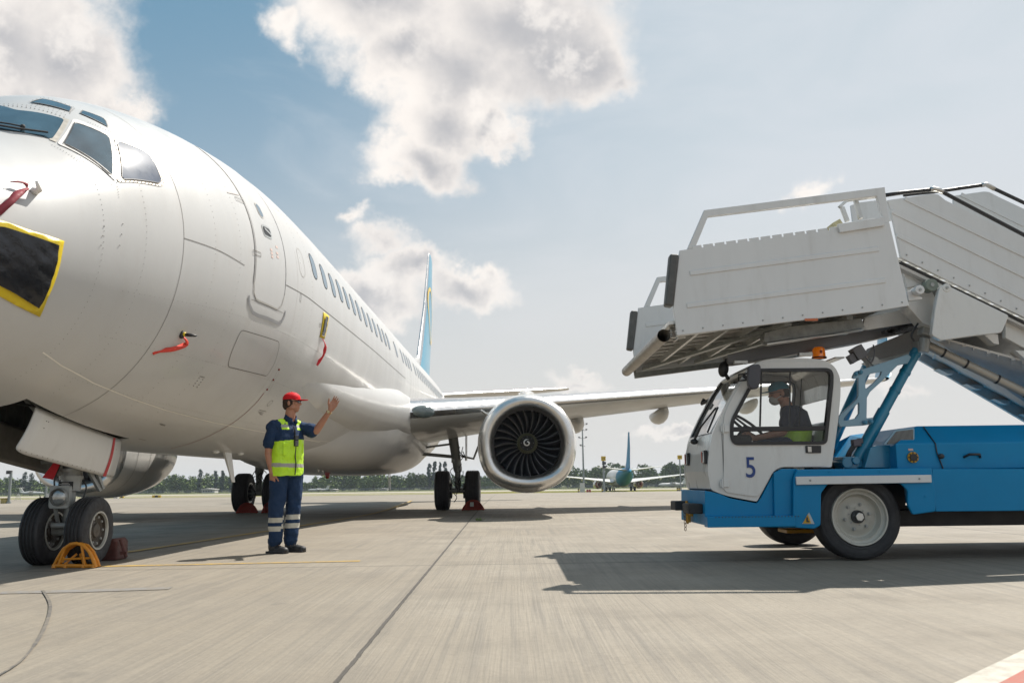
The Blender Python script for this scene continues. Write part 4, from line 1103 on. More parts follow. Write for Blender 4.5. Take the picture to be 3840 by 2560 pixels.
# ---- covers and warning ribbons fixed to the aircraft (each can be taken away)
def cover(pxo, pxi, label):
    o = H(*pxo); i = H(*pxi); c_ = SFo(*o[0], 0)
    root = thing('taped_cover', c_, label, 'cover')
    yb = fpatch(o, .010, cell=.08).build('tape_border', YEL, root, smooth=True); md = yb.modifiers.new('s', 'SOLIDIFY'); md.thickness = .006
    bm_ = fpatch(i, .022, cell=.04)
    ct = Vector((0, 0, 0))
    for v in bm_.v: ct += Vector(v)
    ct /= len(bm_.v)
    # pulled-in crumpled film with creases that run to the middle
    nv = []
    for v in bm_.v:
        v = Vector(v); d = v-ct; q = atan2(d.z, d.y); r = d.length
        k = .005+.004*sin(q*7)*min(r*4, 1)+.003*sin(v.z*60+v.y*35)
        nv.append(tuple(v+Vector((k, -k*.6, 0))+Vector((.0, 0, 0))))
    bm_.v = nv; bm_.build('plastic_film', PLASTIC, root, smooth=True)
    return root
cover(((-60, 815), (10, 830), (120, 868), (238, 905), (232, 938), (205, 1050), (175, 1120), (147, 1187), (60, 1145), (-60, 1080)),
      ((-50, 845), (8, 854), (120, 888), (214, 921), (205, 985), (180, 1070), (160, 1115), (139, 1153), (60, 1105), (-50, 1045)), 'large black plastic sheet edged with yellow tape stuck on the nose')
cover(((1212, 1169), (1232, 1185), (1215, 1271), (1198, 1263)), ((1216, 1184), (1225, 1190), (1211, 1261), (1203, 1256)), 'small narrow black cover taped in yellow below the cabin windows')
def pennant(px, ws_, label, mat=RED, off=.02, Yd=None, parent_pt=None):
    h = [hit(*p) for p in px]; W = [SFo(*q, off+.03*sin(i*1.3)) for i, q in enumerate(h)]
    W = smooth_curve(W, 4); n = len(W); mb = MB(); vs = []
    for i, p in enumerate(W):
        t = (W[min(i+1, n-1)]-W[max(i-1, 0)]).normalized(); s_ = t.cross(Vector((.6, -.75, .2))).normalized()
        w = np.interp(i/(n-1), np.linspace(0, 1, len(ws_)), ws_); tw = .5+.5*cos(i*.9)*.5
        vs += [p+s_*w/2+Vector((.01*sin(i), 0, 0)), p-s_*w/2]
    mb.add(vs, [(2*i, 2*i+1, 2*i+3, 2*i+2) for i in range(n-1)])
    o = mb.build('warning_ribbon', mat, loc=W[0], smooth=True); md = o.modifiers.new('s', 'SOLIDIFY'); md.thickness = .004
    tag(o, label, 'ribbon'); return o
DKRED = pmat('ribbon_dark_red', (.20, .018, .03), .7, var=.2, vs=12)
ORR = pmat('ribbon_orange_red', (.62, .05, .03), .7, var=.2, vs=12)
pennant([(102, 710), (60, 735), (25, 765), (-10, 800)], [.02, .05, .06, .05], 'dark red warning ribbon hanging from the probe below the cockpit', DKRED)
pennant([(100, 706), (70, 697), (28, 693)], [.03, .02, .008], 'thin twisted end of dark red ribbon streaming left from the probe', DKRED)
pennant([(682, 1262), (684, 1282), (640, 1302), (598, 1315), (572, 1322)], [.02, .045, .05, .04, .06], 'orange red ribbon blowing left from the black sensor cover', ORR)
pennant([(1204, 1270), (1208, 1300), (1200, 1335), (1186, 1368)], [.01, .045, .035, .06], 'red warning ribbon hanging below the narrow taped cover', RED)
# pitot probe and angle vane cover
pt = MB(); b_ = SFo(*hit(128, 718), 0); tp_ = SFo(*hit(112, 706), .10); pt.tube([b_, b_+Vector((.06, -.03, 0)), tp_], [.035, .022, .014], 10)
pt.build('pitot_probe', FRW, AIR, smooth=True)
fribbon([(hit(122, 702)[0]+.05*cos(q), hit(122, 702)[1]+.05*sin(q)/1.0) for q in np.linspace(0, 2*pi, 20)[:-1]], .004, .003, True).build('probe_base', SEAM, AIR)
sc_ = MB(); b_ = SFo(*hit(681, 1253), 0); sc_.ell(b_, (.03, .03, .045), n=14, k=8); sc_.tube([b_, b_+Vector((.09, .0, -.01)), b_+Vector((.15, .0, -.02))], [.018, .018, .008], 10)
sc_.cur = 1; sc_.tube([b_+Vector((.015, 0, 0)), b_+Vector((.04, 0, -.003))], .022, 10)
tag(sc_.build('sensor_cover', [BLACK, YEL], loc=b_, smooth=True), 'black and yellow cover plugged on the sensor under the fuselage seam', 'cover')

# ---- wheel chocks
def chock(px, Yo, W, Hh, D, mat, label, name='wheel_chock', yaw=0.):
    p = G(*px) if not Yo else Vector((G(*px).x*Yo/G(*px).y, Yo, 0)); root = thing(name, p, label, 'wheel chock', 'chocks at the aircraft wheels'); R = Matrix.Rotation(yaw, 3, 'Z')
    def L(x, y, z): return p+R@Vector((x*W, y*D, z*Hh))
    fr = MB(); arch = [(-.5, .0), (-.40, .42), (-.28, .78), (-.12, .97), (.02, 1.0), (.18, .92), (.33, .66), (.44, .30), (.5, .03)]
    for y, k in ((0, 1), (.55, .96)):
        fr.tube([L(x*k, y, z*k) for x, z in arch], .016, 8)
    fr.tube([L(-.5, 0, .10), L(.5, 0, .08)], .018, 8); fr.tube([L(-.42, .02, .34), L(.36, .02, .40)], .011, 6)
    for x, z in ((-.25, .80), (.14, .93)): fr.tube([L(x, 0, z), L(x-.12*np.sign(x)*-1, -.04, .08)], .013, 8)
    for x in (-.46, -.2, .22, .46): fr.tube([L(x, 0, .12), L(x, -.06, .0)], .020, 8)
    fr.build('tube_frame', mat, root, smooth=2)
    sh = MB(); n = len(arch); vs = []
    for x, z in arch: vs += [L(x*.97, .06, z*.96), L(x*.97, .55, z*.93)]
    sh.add(vs, [(2*i, 2*i+1, 2*i+3, 2*i+2) for i in range(n-1)]); sh.add([L(x*.95, .5, z*.94) for x, z in arch], [tuple(range(n))]) if mat is not ORANGE else None
    o = sh.build('curved_plate', mat, root); md = o.modifiers.new('s', 'SOLIDIFY'); md.thickness = .008
    rb = MB(); rb.beam(L(-.3, .1, .06), L(-.05, .45, .55), .03, .02); rb.beam(L(.25, .1, .06), L(.05, .45, .55), .03, .02); rb.box(L(-.30, .03, .35), (.09*W, .01, .25*Hh)); rb.build('brace', mat, root)
    return root
chock((278, 2122), 8.44, .44, .235, .14, ORANGE, 'bright orange tubular chock wedged before the nose wheels', yaw=-.10)
p = Vector((-4.30, 9.22, 0))
r_ = thing('wheel_chock', p, 'dark brown rusty chock wedged behind the nose wheel', 'wheel chock', 'chocks at the aircraft wheels')
m_ = MB(); m_.prism([(p.x-.14, 0), (p.x+.06, 0), (p.x+.055, .19), (p.x+.02, .235), (p.x-.04, .22), (p.x-.11, .12)], p.y-.02, p.y+.25); m_.build('wedge', BROWN, r_, bev=.02, seg=3)
m_ = MB(); m_.tube([p+Vector((.08, 0, .22)), p+Vector((.16, -.02, .04))], .018, 8); m_.box(p+Vector((.13, -.02, .08)), (.07, .03, .03)); m_.build('handle', BROWN, r_)
for px, lab, W in (((1774, 1904), 'red chock with a pale plate before the left main wheels', .62), ((925, 1922), 'dark red chock under the right main wheel behind the worker', .58)):
    r_ = chock(px, 23.75, W, .27, .2, REDM, lab)
    if px[0] > 1500:
        q = ORG[r_]; m_ = MB(); m_.box(q+Vector((-.03, -.03, .16)), (.10, .01, .12)); m_.build('plate', pmat('chock_plate', (.5, .49, .45), .5), r_)
r_ = chock((1008, 1917), 23.75, .4, .27, .2, REDM, 'dark red chock between the two right main wheels')
# ------------------------------------------------------------------ the passenger stair truck
def inset(poly, d):
    n = len(poly); out = []
    ar = sum(poly[i-1][0]*poly[i][1]-poly[i][0]*poly[i-1][1] for i in range(n)); sg = 1 if ar > 0 else -1
    for i in range(n):
        a, b, c = (np.array(poly[j % n], float) for j in (i-1, i, i+1))
        t = c-a; L = np.linalg.norm(t)+1e-9; t = t/L; nn = np.array([-t[1], t[0]])*sg; out.append(tuple(b+nn*d))
    return out
TR = thing('stair_truck', G(3100, 2096), 'blue and white passenger stair truck with raised stairs and small driver cab', 'stair truck')
YN, YF = 8.12, 9.25
def px(pts, ox=0, oy=0, s=1.): return [(ox+a/s, oy+b/s) for a, b in pts]
c7 = lambda pts: px(pts, 2500, 1250, 1.7425)
c1b = lambda pts: px(pts, 3000, 1500, 2.24)
c6 = lambda pts: px(pts, 2300, 650, 1.96)
c8 = lambda pts: px(pts, 3000, 650, 1.493)
cX = lambda pts: px(pts, 3100, 1200, 3.92)
cW = lambda pts: px(pts, 2600, 1300, 3.485)
def plate(name, pts, Y0, Y1, mat, parent=TR, holes=None, bev=.006, Yp=None, rnd=0., **kw):
    "flat part whose front outline was read at depth Yp (default Y0)"
    z = pxz(pts, Yp or Y0); z = roundpoly(z, rnd) if rnd else z
    hs = [pxz(h, Yp or Y0) for h in holes] if holes else None
    return MB().prism(z, Y0, Y1, hs).build(name, mat, parent, bev=bev, **kw)

# --- cab
prof = c7([(290, 1020), (267, 900), (275, 780), (300, 650), (370, 500), (450, 350), (530, 230), (600, 182), (700, 163), (900, 160), (1030, 172), (1100, 215), (1135, 290), (1137, 400), (1122, 560), (1103, 700), (1078, 875), (1045, 872), (750, 873), (700, 898), (604, 1072), (590, 1098), (400, 1062), (330, 1038)])
win_o = cW([(870, 288), (1740, 280), (1795, 305), (1820, 365), (1818, 500), (1740, 1225), (1722, 1258), (1688, 1277), (570, 1285), (520, 1270), (484, 1220), (474, 1150), (476, 1000), (500, 920), (700, 545), (845, 300)])
pz = pxz(prof, YN); wz = roundpoly(pxz(win_o, YN), .03)
cab = MB().prism(roundpoly(pz, .05), YN, YN+.05, [wz]).build('cab', CABW, TR, bev=.012, seg=3)
MB().prism(roundpoly(pz, .05), YF-.05, YF, [wz]).build('cab_side', CABW, cab, bev=.012)
shell = MB()
def seg(i0, i1, th=.04, y0=YN+.05, y1=YF-.05):
    q = pz[i0:i1+1]; cx = sum(p[0] for p in pz)/len(pz); cz = sum(p[1] for p in pz)/len(pz)
    inn = [(p[0]+(cx-p[0])*th/.5*.5, p[1]+(cz-p[1])*th/.5*.5) for p in q]
    shell.prism(q+inn[::-1], y0, y1)
seg(0, 3, .05); seg(6, 13, .06); seg(14, 16, .05); seg(22, 23, .03)
shell.build('cab_shell', CABW, cab, bev=.01)
# floor, back lower wall, interior
fl = MB(); fl.box(((pz[0][0]+pz[16][0])/2, (YN+YF)/2, pz[20][1]+.20), (pz[16][0]-pz[0][0]-.1, YF-YN-.1, .04)); fl.build('cab_floor', BLACKM, cab)
# windscreen with its rubber edge
ws_ = [pz[3], pz[4], pz[5], pz[6]]
g_ = MB(); vs = []
for p in ws_: vs += [(p[0]+.03, YN+.06, p[1]), (p[0]+.03, YF-.06, p[1])]
g_.add(vs, [(2*i, 2*i+1, 2*i+3, 2*i+2) for i in range(3)]); wsc = g_.build('windscreen', GLASSW, cab, smooth=True)
r_ = MB()
for y in (YN+.055, YF-.055): r_.tube([(p[0]+.02, y, p[1]) for p in ws_], .009, 8)
for p in (ws_[0], ws_[-1]): r_.tube([(p[0]+.02, YN+.05, p[1]), (p[0]+.02, YF-.05, p[1])], .014, 8)
r_.build('rubber_seal', BLACK, wsc)
wp = MB(); a0 = P(2603, 1655, 8.75); 
for d_ in (0, .03): wp.tube([a0+Vector((0, d_*2, 0)), P(2640, 1600, 8.65)+Vector((-.03, d_, 0)), P(2697, 1528, 8.45)+Vector((-.03, d_, .0))], .008, 6)
wp.tube([P(2660, 1622, 8.45)+Vector((-.02, 0, 0)), P(2700, 1525, 8.42)+Vector((-.02, 0, 0))], .010, 6); wp.ell(a0, (.04, .04, .03)); wp.build('wiper', BLACK, cab)
# door, proud of the side
door_o = [(2713, 1843), (2713, 1560), (2735, 1508), (2800, 1396), (2828, 1366), (2870, 1356), (3060, 1355), (3098, 1368), (3122, 1400), (3126, 1480), (3113, 1600), (3095, 1747), (2930, 1749), (2902, 1760), (2841, 1862)]
dz = roundpoly(pxz(door_o, YN), .05)
door = MB().prism(dz, YN-.014, YN-.001, [wz]).build('cab_door', CABW, cab, bev=.004)
MB().prism(wz, YN-.03, YN+.03, [inset(wz, .032)]).build('window_seal', BLACK, door, bev=.005)
wi = inset(wz, .03)
MB().add([(x, YN, z) for x, z in wi], [tuple(range(len(wi)))]).build('door_glass', GLASS, door)
wf = inset(wz, .005); fs_ = MB().prism(wz, YF-.055, YF+.01, [inset(wz, .018)]).build('window_seal', BLACKM, cab)
MB().add([(x, YF-.02, z) for x, z in wi], [tuple(range(len(wi)))]).build('far_side_glass', GLASS, cab)
m_ = MB(); a = P(2748, 1607, YN); b = P(3098, 1607, YN); m_.box((a+b)/2, (b.x-a.x, .035, .045)); m_.build('window_bar', BLACK, door, bev=.004)
for u0, v0, u1, v1, w in ((2855, 1395, 2850, 1598, .014), (2963, 1395, 2961, 1598, .010), (3006, 1420, 2996, 1598, .004)):
    m_ = MB(); m_.beam(P(u0, v0, YN), P(u1, v1, YN), w, .02, up=(0, 1, 0)); m_.build('window_divider', BLACK, door)
for u, v in ((2712, 1606), (2710, 1812)):
    c_ = P(u, v, YN-.03); m_ = MB(); m_.box(c_+Vector((.035, .005, 0)), (.05, .012, .07)); m_.tube([c_-Vector((0, 0, .045)), c_+Vector((0, 0, .045))], .009, 8); m_.box(c_+Vector((-.012, .01, 0)), (.02, .01, .06)); m_.build('door_hinge', CABW, door, bev=.003)
for (u, v) in ((2711, 1700),):
    m_ = MB(); m_.box(P(2711, 1708, YN-.001), (.006, .006, .42)); m_.build('door_gap', SEAM, door)
MB().prism(roundpoly(pxz([(3020, 1670), (3079, 1670), (3079, 1698), (3022, 1698)], YN-.02), .008), YN-.026, YN-.013).build('door_handle', BLACK, door, bev=.003)
c_ = P(3036, 1684, YN-.03); m_ = MB(); m_.box(c_, (.035, .008, .05)); m_.build('latch', METALR, door)
# the number on the door
def text(s, name, mat, parent, corner, h, w=None, rot=None, depth=.003, bold=.0):
    cu = bpy.data.curves.new(name, 'FONT'); cu.body = s; cu.extrude = depth; cu.offset = bold; cu.resolution_u = 6
    o = bpy.data.objects.new(name, cu); COL.objects.link(o); bpy.context.view_layer.update()
    me = bpy.data.meshes.new_from_object(o.evaluated_get(bpy.context.evaluated_depsgraph_get())); bpy.data.objects.remove(o)
    vs = np.array([v.co for v in me.vertices]); lo, hi = vs.min(0), vs.max(0); k = h/(hi[1]-lo[1]); kw = k if w is None else w/(hi[0]-lo[0])
    R = rot or Matrix.Identity(3); og = ORG[parent] if parent else Vector((0, 0, 0))
    for v in me.vertices:
        p = Vector(((v.co.x-lo[0])*kw, -v.co.z, (v.co.y-lo[1])*k)); v.co = Vector(corner)+R@p-og
    me.materials.clear(); me.materials.append(mat); return link_mesh(name, me, parent)
NUMB = pmat('number_blue', (.01, .045, .20), .45)
c_ = P(2799, 1790, YN-.018); h_ = P(2799, 1713, YN-.018).z-c_.z
text('5', 'door_number', NUMB, door, c_, h_, (P(2834, 1750, YN-.018)-P(2799, 1750, YN-.018)).x, bold=.006)
# lamps on the front, beacon, mirrors
for y, dx_ in ((8.215, 0), (9.02, 0)):
    zc_ = P(2650, 1715, 8.42).z; xf = np.interp(0, [0, 1], [pz[1][0], pz[2][0]])-.01
    m_ = MB(); m_.box((xf+.012, y, zc_), (.035, .11, .13)); hl = m_.build('headlight', BLACK, cab, bev=.01)
    m_ = MB(); m_.box((xf-.008, y-.02, zc_), (.012, .055, .11)); m_.build('lens', LAMP, hl, bev=.01); m_ = MB(); m_.box((xf-.008, y+.034, zc_), (.012, .034, .11)); m_.build('indicator', pmat('indicator_red', (.45, .05, .02), .3), hl, bev=.005)
bc = P(3072, 1344, 8.65); m_ = MB(); m_.lathe([(.075, 0), (.075, .015)], bc, (0, 0, 1), 24); bs = m_.build('beacon_base', BLACK, cab, smooth=2)
AMB = pmat('amber_lens', (.75, .16, .004), .12, spec=.8, coat=1, emit=((1, .25, .01), .12)); m_ = MB(); m_.lathe([(.068, .01), (.066, .06), (.062, .10), (.045, .118), (.001, .12)], bc, (0, 0, 1), 24); m_.build('amber_dome', AMB, bs, smooth=2)
m_ = MB(); m_.ell(bc+Vector((0, -.02, .06)), (.03, .05, .045)); m_.build('reflector', pmat('amber_dark', (.25, .04, .002), .3), bs, smooth=True)
ym = 7.92
mp_ = roundpoly(pxz(cW([(720, 245), (850, 230), (875, 260), (870, 430), (845, 550), (740, 555), (705, 490), (712, 330)]), ym), .03)
m_ = MB().prism(mp_, ym-.03, ym+.04); mir = m_.build('wing_mirror', pmat('mirror_grey', (.06, .06, .07), .5), cab, bev=.012, seg=3)
m_ = MB(); m_.tube([P(2803, 1400, 7.95), P(2770, 1404, 8.0), P(2770, 1428, 8.05), P(2800, 1424, 7.98)], .010, 8); m_.tube([P(2790, 1410, 8.0), P(2806, 1420, 8.1)], .018, 8); m_.build('mirror_arm', BLACK, mir)
m_ = MB(); c_ = P(2713, 1384, 8.75); m_.ell(c_, (.055, .05, .085), Matrix.Rotation(.2, 3, 'Y')); m_.tube([c_+Vector((.01, 0, -.04)), c_+Vector((.05, 0, -.11))], .02, 8); m_.tube([c_+Vector((0.02, 0, .06)), c_+Vector((.03, 0, .11))], .012, 8); m_.build('work_lamp', BLACK, cab, smooth=True)
m_ = MB(); c_ = P(2641, 1496, 9.35); m_.tube([c_, c_+Vector((-.03, 0, -.05)), c_+Vector((.04, -.1, -.02))], .02, 8); m_.build('far_mirror', BLACK, cab)
m_ = MB(); m_.box(P(3115, 1353, 8.7), (.10, .5, .015)); m_.build('roof_spoiler', CABW, cab, bev=.004)
# seat, steering wheel, dashboard
m_ = MB(); m_.box(P(2975, 1690, 8.7), (.5, .5, .14)); st = m_.build('driver_seat', BLACKM, TR, bev=.04, seg=3)
m_ = MB(); a = P(3040, 1680, 8.7); b = P(3062, 1640, 8.7); m_.beam(a, b, .46, .10, up=(0, 1, 0)); m_.build('seat_back', BLACKM, st, bev=.04, seg=3)
swc = P(2800, 1598, 8.65); ax_ = Vector((.62, 0, .78)).normalized(); u_ = Vector((0, 1, 0)); v_ = ax_.cross(u_)
m_ = MB(); m_.tube([swc+(u_*cos(q)+v_*sin(q))*.20 for q in np.linspace(0, 2*pi, 33)[:-1]], .015, 8, closed=True)
for q in (pi/2, pi*7/6, -pi/6): m_.tube([swc, swc+(u_*cos(q)+v_*sin(q))*.2], .012, 6)
m_.tube([swc, swc-ax_*.35], .03, 10); m_.build('steering_wheel', BLACK, TR, smooth=True)
m_ = MB(); m_.box(P(2735, 1668, 8.7), (.22, .95, .16)); m_.build('dashboard', BLACKM, TR, bev=.03)

# --- chassis and bodywork
low = [(2643, 1838), (2700, 1850), (2735, 1866), (2838, 1886), (2852, 1868), (2902, 1772), (2932, 1757), (2990, 1757), (2990, 1979), (2652, 1970), (2644, 1968)]
body = plate('chassis_body', low, YN+.005, YF+.02, BLUE, bev=.008)
# step shelf in front of the door
a = P(2650, 1934, 8.05); m_ = MB(); b = P(2978, 1938, 8.05); m_.box(((a.x+b.x)/2, 8.10, a.z-.055), (b.x-a.x, .14, .10)); stp = m_.build('side_step', BLUE, body, bev=.006)
m_ = MB()
for k in range(26): m_.tube([(a.x+.08+k*.031, 8.028, a.z-.012), (a.x+.08+k*.031, 8.032, a.z-.012)], .006, 6)
m_.build('drain_slot', BLACK, stp)
fen = [(2982, 1775), (2992, 1761), (3490, 1754), (3495, 1760), (3509, 1840), (3509, 1917), (3424, 1929), (3404, 1893), (3404, 1839), (3379, 1812), (3105, 1814), (3080, 1848), (3078, 1969), (3054, 1982), (2985, 1978), (2975, 1965), (2975, 1800)]
plate('wheel_fender', fen, 8.04, 8.075, BLUE, body, bev=.010, rnd=.02)
plate('fender_flank', [(2902, 1772), (2932, 1757), (2990, 1757), (2990, 1960), (2905, 1934)], 8.09, 8.13, BLUE, body, bev=.004)
a = P(2985, 1757, 8.06); b = P(3492, 1752, 8.06); m_ = MB(); m_.box(((a.x+b.x)/2, 8.28, (a.z+b.z)/2-.02), (b.x-a.x, .47, .03)); m_.build('fender_top', BLUE, body, bev=.008)
wsx = plate('white_guard_rail', [(2985, 1786), (3493, 1779), (3495, 1808), (2987, 1817)], 8.015, 8.038, WHITE2, TR, bev=.005)
m_ = MB()
for u, v in ((3039, 1800), (3448, 1794)): m_.ell(P(u, v, 8.012), (.010, .006, .010), n=10, k=6)
m_.build('guard_bolt', STEELG, wsx)
rear = [(3495, 1757), (4500, 1757), (4500, 1908), (3509, 1917), (3500, 1840)]
plate('rear_body', rear, 8.06, 8.10, BLUE, body, bev=.006)
a = P(3495, 1770, 8.1); m_ = MB(); m_.box((a.x+1.5, 9.25, .66), (3.0, 2.3, .30)); m_.build('rear_deck', BLUE, body, bev=.01)
m_ = MB(); p0 = P(3385, 1920, 8.35); m_.box((p0.x+1.6, 9.2, (p0.z+P(3400, 1969, 8.35).z)/2), (3.25, 1.6, .15)); m_.build('underframe', pmat('underframe_black', (.012, .012, .014), .6), TR)
m_ = MB(); p1 = P(2700, 1900, 8.6); m_.box((p1.x+.85, 9.25, .52), (1.9, .9, .20)); m_.build('front_frame', BLACKM, TR)
# wheel-arch lining
m_ = MB(); q = P(3240, 1850, 8.4); m_.box((q.x, 8.62, .62), (.98, .04, .62)); m_.build('arch_lining', BLACK, TR)
# engine hood: lower straight side, upper side leaning in
def hood(name, x0p, x1p, mat=BLUE):
    pass
zt = P(3500, 1596, 8.35).z; zm_ = P(3500, 1661, 8.12).z; zb = P(3500, 1760, 8.12).z
x_a = P(3357, 1665, 8.15).x; x_b = P(3437, 1596, 8.35).x; x_e = x_b+2.4
m_ = MB(); Ys = [(8.15, zb), (8.15, zm_), (8.36, zt), (10.0, zt), (10.2, zm_), (10.2, zb)]
L0 = [(x_a, y, z) for y, z in Ys]; L0[2] = (x_b, 8.36, zt); L0[3] = (x_b, 10., zt); L0[1] = (x_a, 8.15, zm_); L1 = [(x_e, y, z) for y, z in Ys]
m_.add(L0+L1, [tuple(range(6)), tuple(range(11, 5, -1))]+[(i, (i+1) % 6, 6+(i+1) % 6, 6+i) for i in range(6)]); hd = m_.build('engine_hood', BLUE, TR, bev=.01)
gr = c1b([(697, 373), (800, 250), (962, 232), (962, 366)]); vent = plate('vent_grille', gr, 8.20, 8.22, BLUEL, hd, rnd=.02, bev=.003)
m_ = MB(); gz = pxz(c1b([(725, 368), (808, 262), (950, 245), (950, 355)]), 8.20)
xs0 = min(p[0] for p in gz); xs1 = max(p[0] for p in gz)
m_.prism(roundpoly(gz, .01), 8.196, 8.199); m_.build('grille_dark', BLACK, vent)
m_ = MB()
for k in range(22):
    f = k/21; x = xs0+.02+(xs1-xs0-.03)*f; zlo = np.interp(x, [gz[0][0], gz[3][0]], [gz[0][1], gz[3][1]]); zhi = np.interp(x, [gz[0][0], gz[1][0], gz[2][0]], [gz[0][1], gz[1][1], gz[2][1]])
    if zhi-zlo > .015: m_.beam((x, 8.194, zlo), (x-.0, 8.194, zhi), .004, .003, up=(0, 1, 0))
m_.build('grille_slat', STEELG, vent)
plate('hood_corner', c1b([(590, 400), (650, 378), (800, 375), (800, 568), (540, 568), (560, 500)]), 8.30, 8.6, TEAL, hd)
gp = MB(); gp.tube([P(3463, 1600, 8.33), P(3508, 1663, 8.14), P(3513, 1695, 8.14), P(3539, 1762, 8.14)], .006, 6); gp.build('hood_gap', BLACK, hd)
m_ = MB(); a = P(3620, 1709, 8.12); b = P(3682, 1709, 8.12); m_.tube([a+Vector((0, .03, -.01)), a+Vector((.03, -.02, .015)), b+Vector((-.03, -.02, .015)), b+Vector((0, .03, -.01))], .012, 8); m_.build('hood_handle', BLACK, hd, smooth=True)
m_ = MB(); m_.ell(P(3530, 1710, 8.13), (.03, .02, .025)); m_.build('hood_latch', BLACK, hd)
fc = P(3424, 1714, 8.135); m_ = MB(); m_.tube([fc+Vector((0, .01, 0)), fc-Vector((0, .006, 0))], .052, 24); fo = m_.build('filler_ring', pmat('ring_yellow', (.5, .27, .01), .5), hd); m_ = MB(); m_.tube([fc, fc-Vector((0, .02, 0))], .034, 20)
for k in range(8): q = 2*pi*k/8; m_.box(fc+Vector((.043*cos(q), -.008, .043*sin(q))), (.010, .004, .014))
m_.build('filler_cap', BLACK, fo, smooth=2)
m_ = MB(); m_.box(P(3415, 1685, 8.145), (.045, .004, .02)); m_.build('sticker', pmat('sticker_pink', (.55, .38, .36), .5), hd)
# warning triangle
m_ = MB().prism(pxz([(3008, 1963), (3034, 1920), (3054, 1963)], 8.036), 8.034, 8.038); wt = m_.build('warning_sign', pmat('sign_grey', (.45, .47, .48), .4), body)
m_ = MB().prism(pxz([(3011, 1961), (3029, 1927), (3042, 1961)], 8.032), 8.030, 8.033); m_.build('yellow_field', pmat('sign_yellow', (.60, .34, .02), .5), wt)
m_ = MB().prism(pxz([(3024, 1938), (3030, 1938), (3030, 1950), (3037, 1954), (3035, 1957), (3024, 1956)], 8.028), 8.027, 8.029); m_.build('symbol', BLACK, wt)
# bumper blocks and tow hook
m_ = MB(); xf = P(2644, 1900, 8.125).x
for y, u, v in ((8.36, 2612, 1905), (9.02, 2556, 1894)):
    zc_ = P(u, v, y).z; m_ = MB(); m_.box((xf-.07, y, zc_), (.14, .30 if y < 9 else .26, .095)); bb = m_.build('rubber_bumper', BLACKM, body, bev=.012)
    m_ = MB()
    for d_ in (-.1, .1): m_.tube([(xf-.143, y+d_, zc_), (xf-.139, y+d_, zc_)], .012, 8)
    m_.build('bumper_hole', BLACK, bb)
HOOK = pmat('hook_orange', (.55, .27, .02), .5, var=.15, dirt=.4, dirtc=(.15, .07, .02), ds=15)
c_ = P(2588, 1925, 8.70); m_ = MB(); m_.box(c_+Vector((.05, 0, 0)), (.12, .10, .05)); m_.box(c_+Vector((-.02, 0, .06)), (.03, .10, .10)); m_.box(c_+Vector((-.02, 0, -.05)), (.03, .10, .07)); m_.tube([c_+Vector((-.03, 0, -.10)), c_+Vector((-.03, 0, .13))], .013, 8); hk = m_.build('tow_hook', HOOK, body, bev=.004)
m_ = MB()
for k in range(7): p = c_+Vector((-.055+.003*(k % 2), .03*(k % 2)*.3, .06-.035*k)); m_.tube([p+Vector((.009*cos(q), .009*sin(q)*(k % 2), .02*sin(q))) for q in np.linspace(0, 2*pi, 9)[:-1]], .0035, 5, closed=True)
m_.build('chain', pmat('chain_rust', (.16, .08, .03), .6, metal=.5), hk)
m_ = MB(); p = P(2995, 1988, 8.9); m_.box(p, (.34, .3, .035)); m_.box(p+Vector((.0, 0, .04)), (.2, .08, .05)); m_.build('yellow_cross_member', HOOK, TR, bev=.006)
# wheels
def truck_wheel(cx, cy, R=.405, name='wheel'):
    c = Vector((cx, cy, R)); w = .26; h = w/2; rr = .262
    pr = [(rr*.98, -h*.7), (rr*1.06, -h*.92), (rr+.05, -h), (rr+.085, -h), (R*.93, -h*.95), (R*.975, -h*.82), (R, -h*.6), (R, h*.6), (R*.975, h*.82), (R*.93, h*.95), (rr+.06, h), (rr*1.05, h*.9), (rr*.98, h*.7)]
    # shallow rings on the side wall
    m_ = MB(); m_.lathe(pr, c, (0, 1, 0), 64); ty = m_.build('tyre', RUB, TR, smooth=2, ang=25)
    m_ = MB()
    for f in (-.35, 0, .35): m_.lathe([(R+.0015, h*f-.006), (R+.0015, h*f+.006)], c, (0, 1, 0), 64)
    for k in (rr+.035, rr+.085): m_.lathe([(k-.003, -h-.0015), (k, -h-.003), (k+.003, -h-.0015)], c, (0, 1, 0), 64)
    m_.build('tyre_groove', BLACK, ty)
    m_ = MB(); m_.lathe([(rr*1.04, -h*.86), (rr*1.02, -h*1.02), (rr*.965, -h*1.0), (rr*.93, -h*.80), (rr*.86, -h*.70), (rr*.82, -h*.72), (rr*.79, -h*.55), (rr*.74, -h*.30), (rr*.70, -h*.26), (rr*.55, -h*.34), (rr*.50, -h*.42), (rr*.34, -h*.44), (rr*.33, -h*.46), (.001, -h*.46)], c, (0, 1, 0), 56); rim = m_.build('wheel_rim', RIMW, ty, smooth=2, ang=35)
    m_ = MB()
    for k in range(6):
        q = radians(72+60*k); p = c+Vector((cos(q)*rr*.46, -h*.42, sin(q)*rr*.46)); m_.tube([p, p-Vector((0, .008, 0))], .018, 16); m_.tube([p, p-Vector((0, .022, 0))], .011, 6)
    for k in range(6):
        q = radians(42+60*k); p = c+Vector((cos(q)*rr*.31, -h*.45, sin(q)*rr*.31)); m_.tube([p, p-Vector((0, .008, 0))], .006, 8)
    m_.build('wheel_nut', STEELG, rim)
    m_ = MB(); p = c-Vector((0, h*.45, 0)); m_.lathe([(.062, 0), (.060, -.035), (.045, -.05)], p, (0, 1, 0), 28); hb = m_.build('hub', DARKG, rim, smooth=2); m_ = MB(); m_.tube([p-Vector((0, .02, 0)), p-Vector((-.004, .065, 0))], .042, 6); m_.build('hub_cap', ALU, hb, bev=.004)
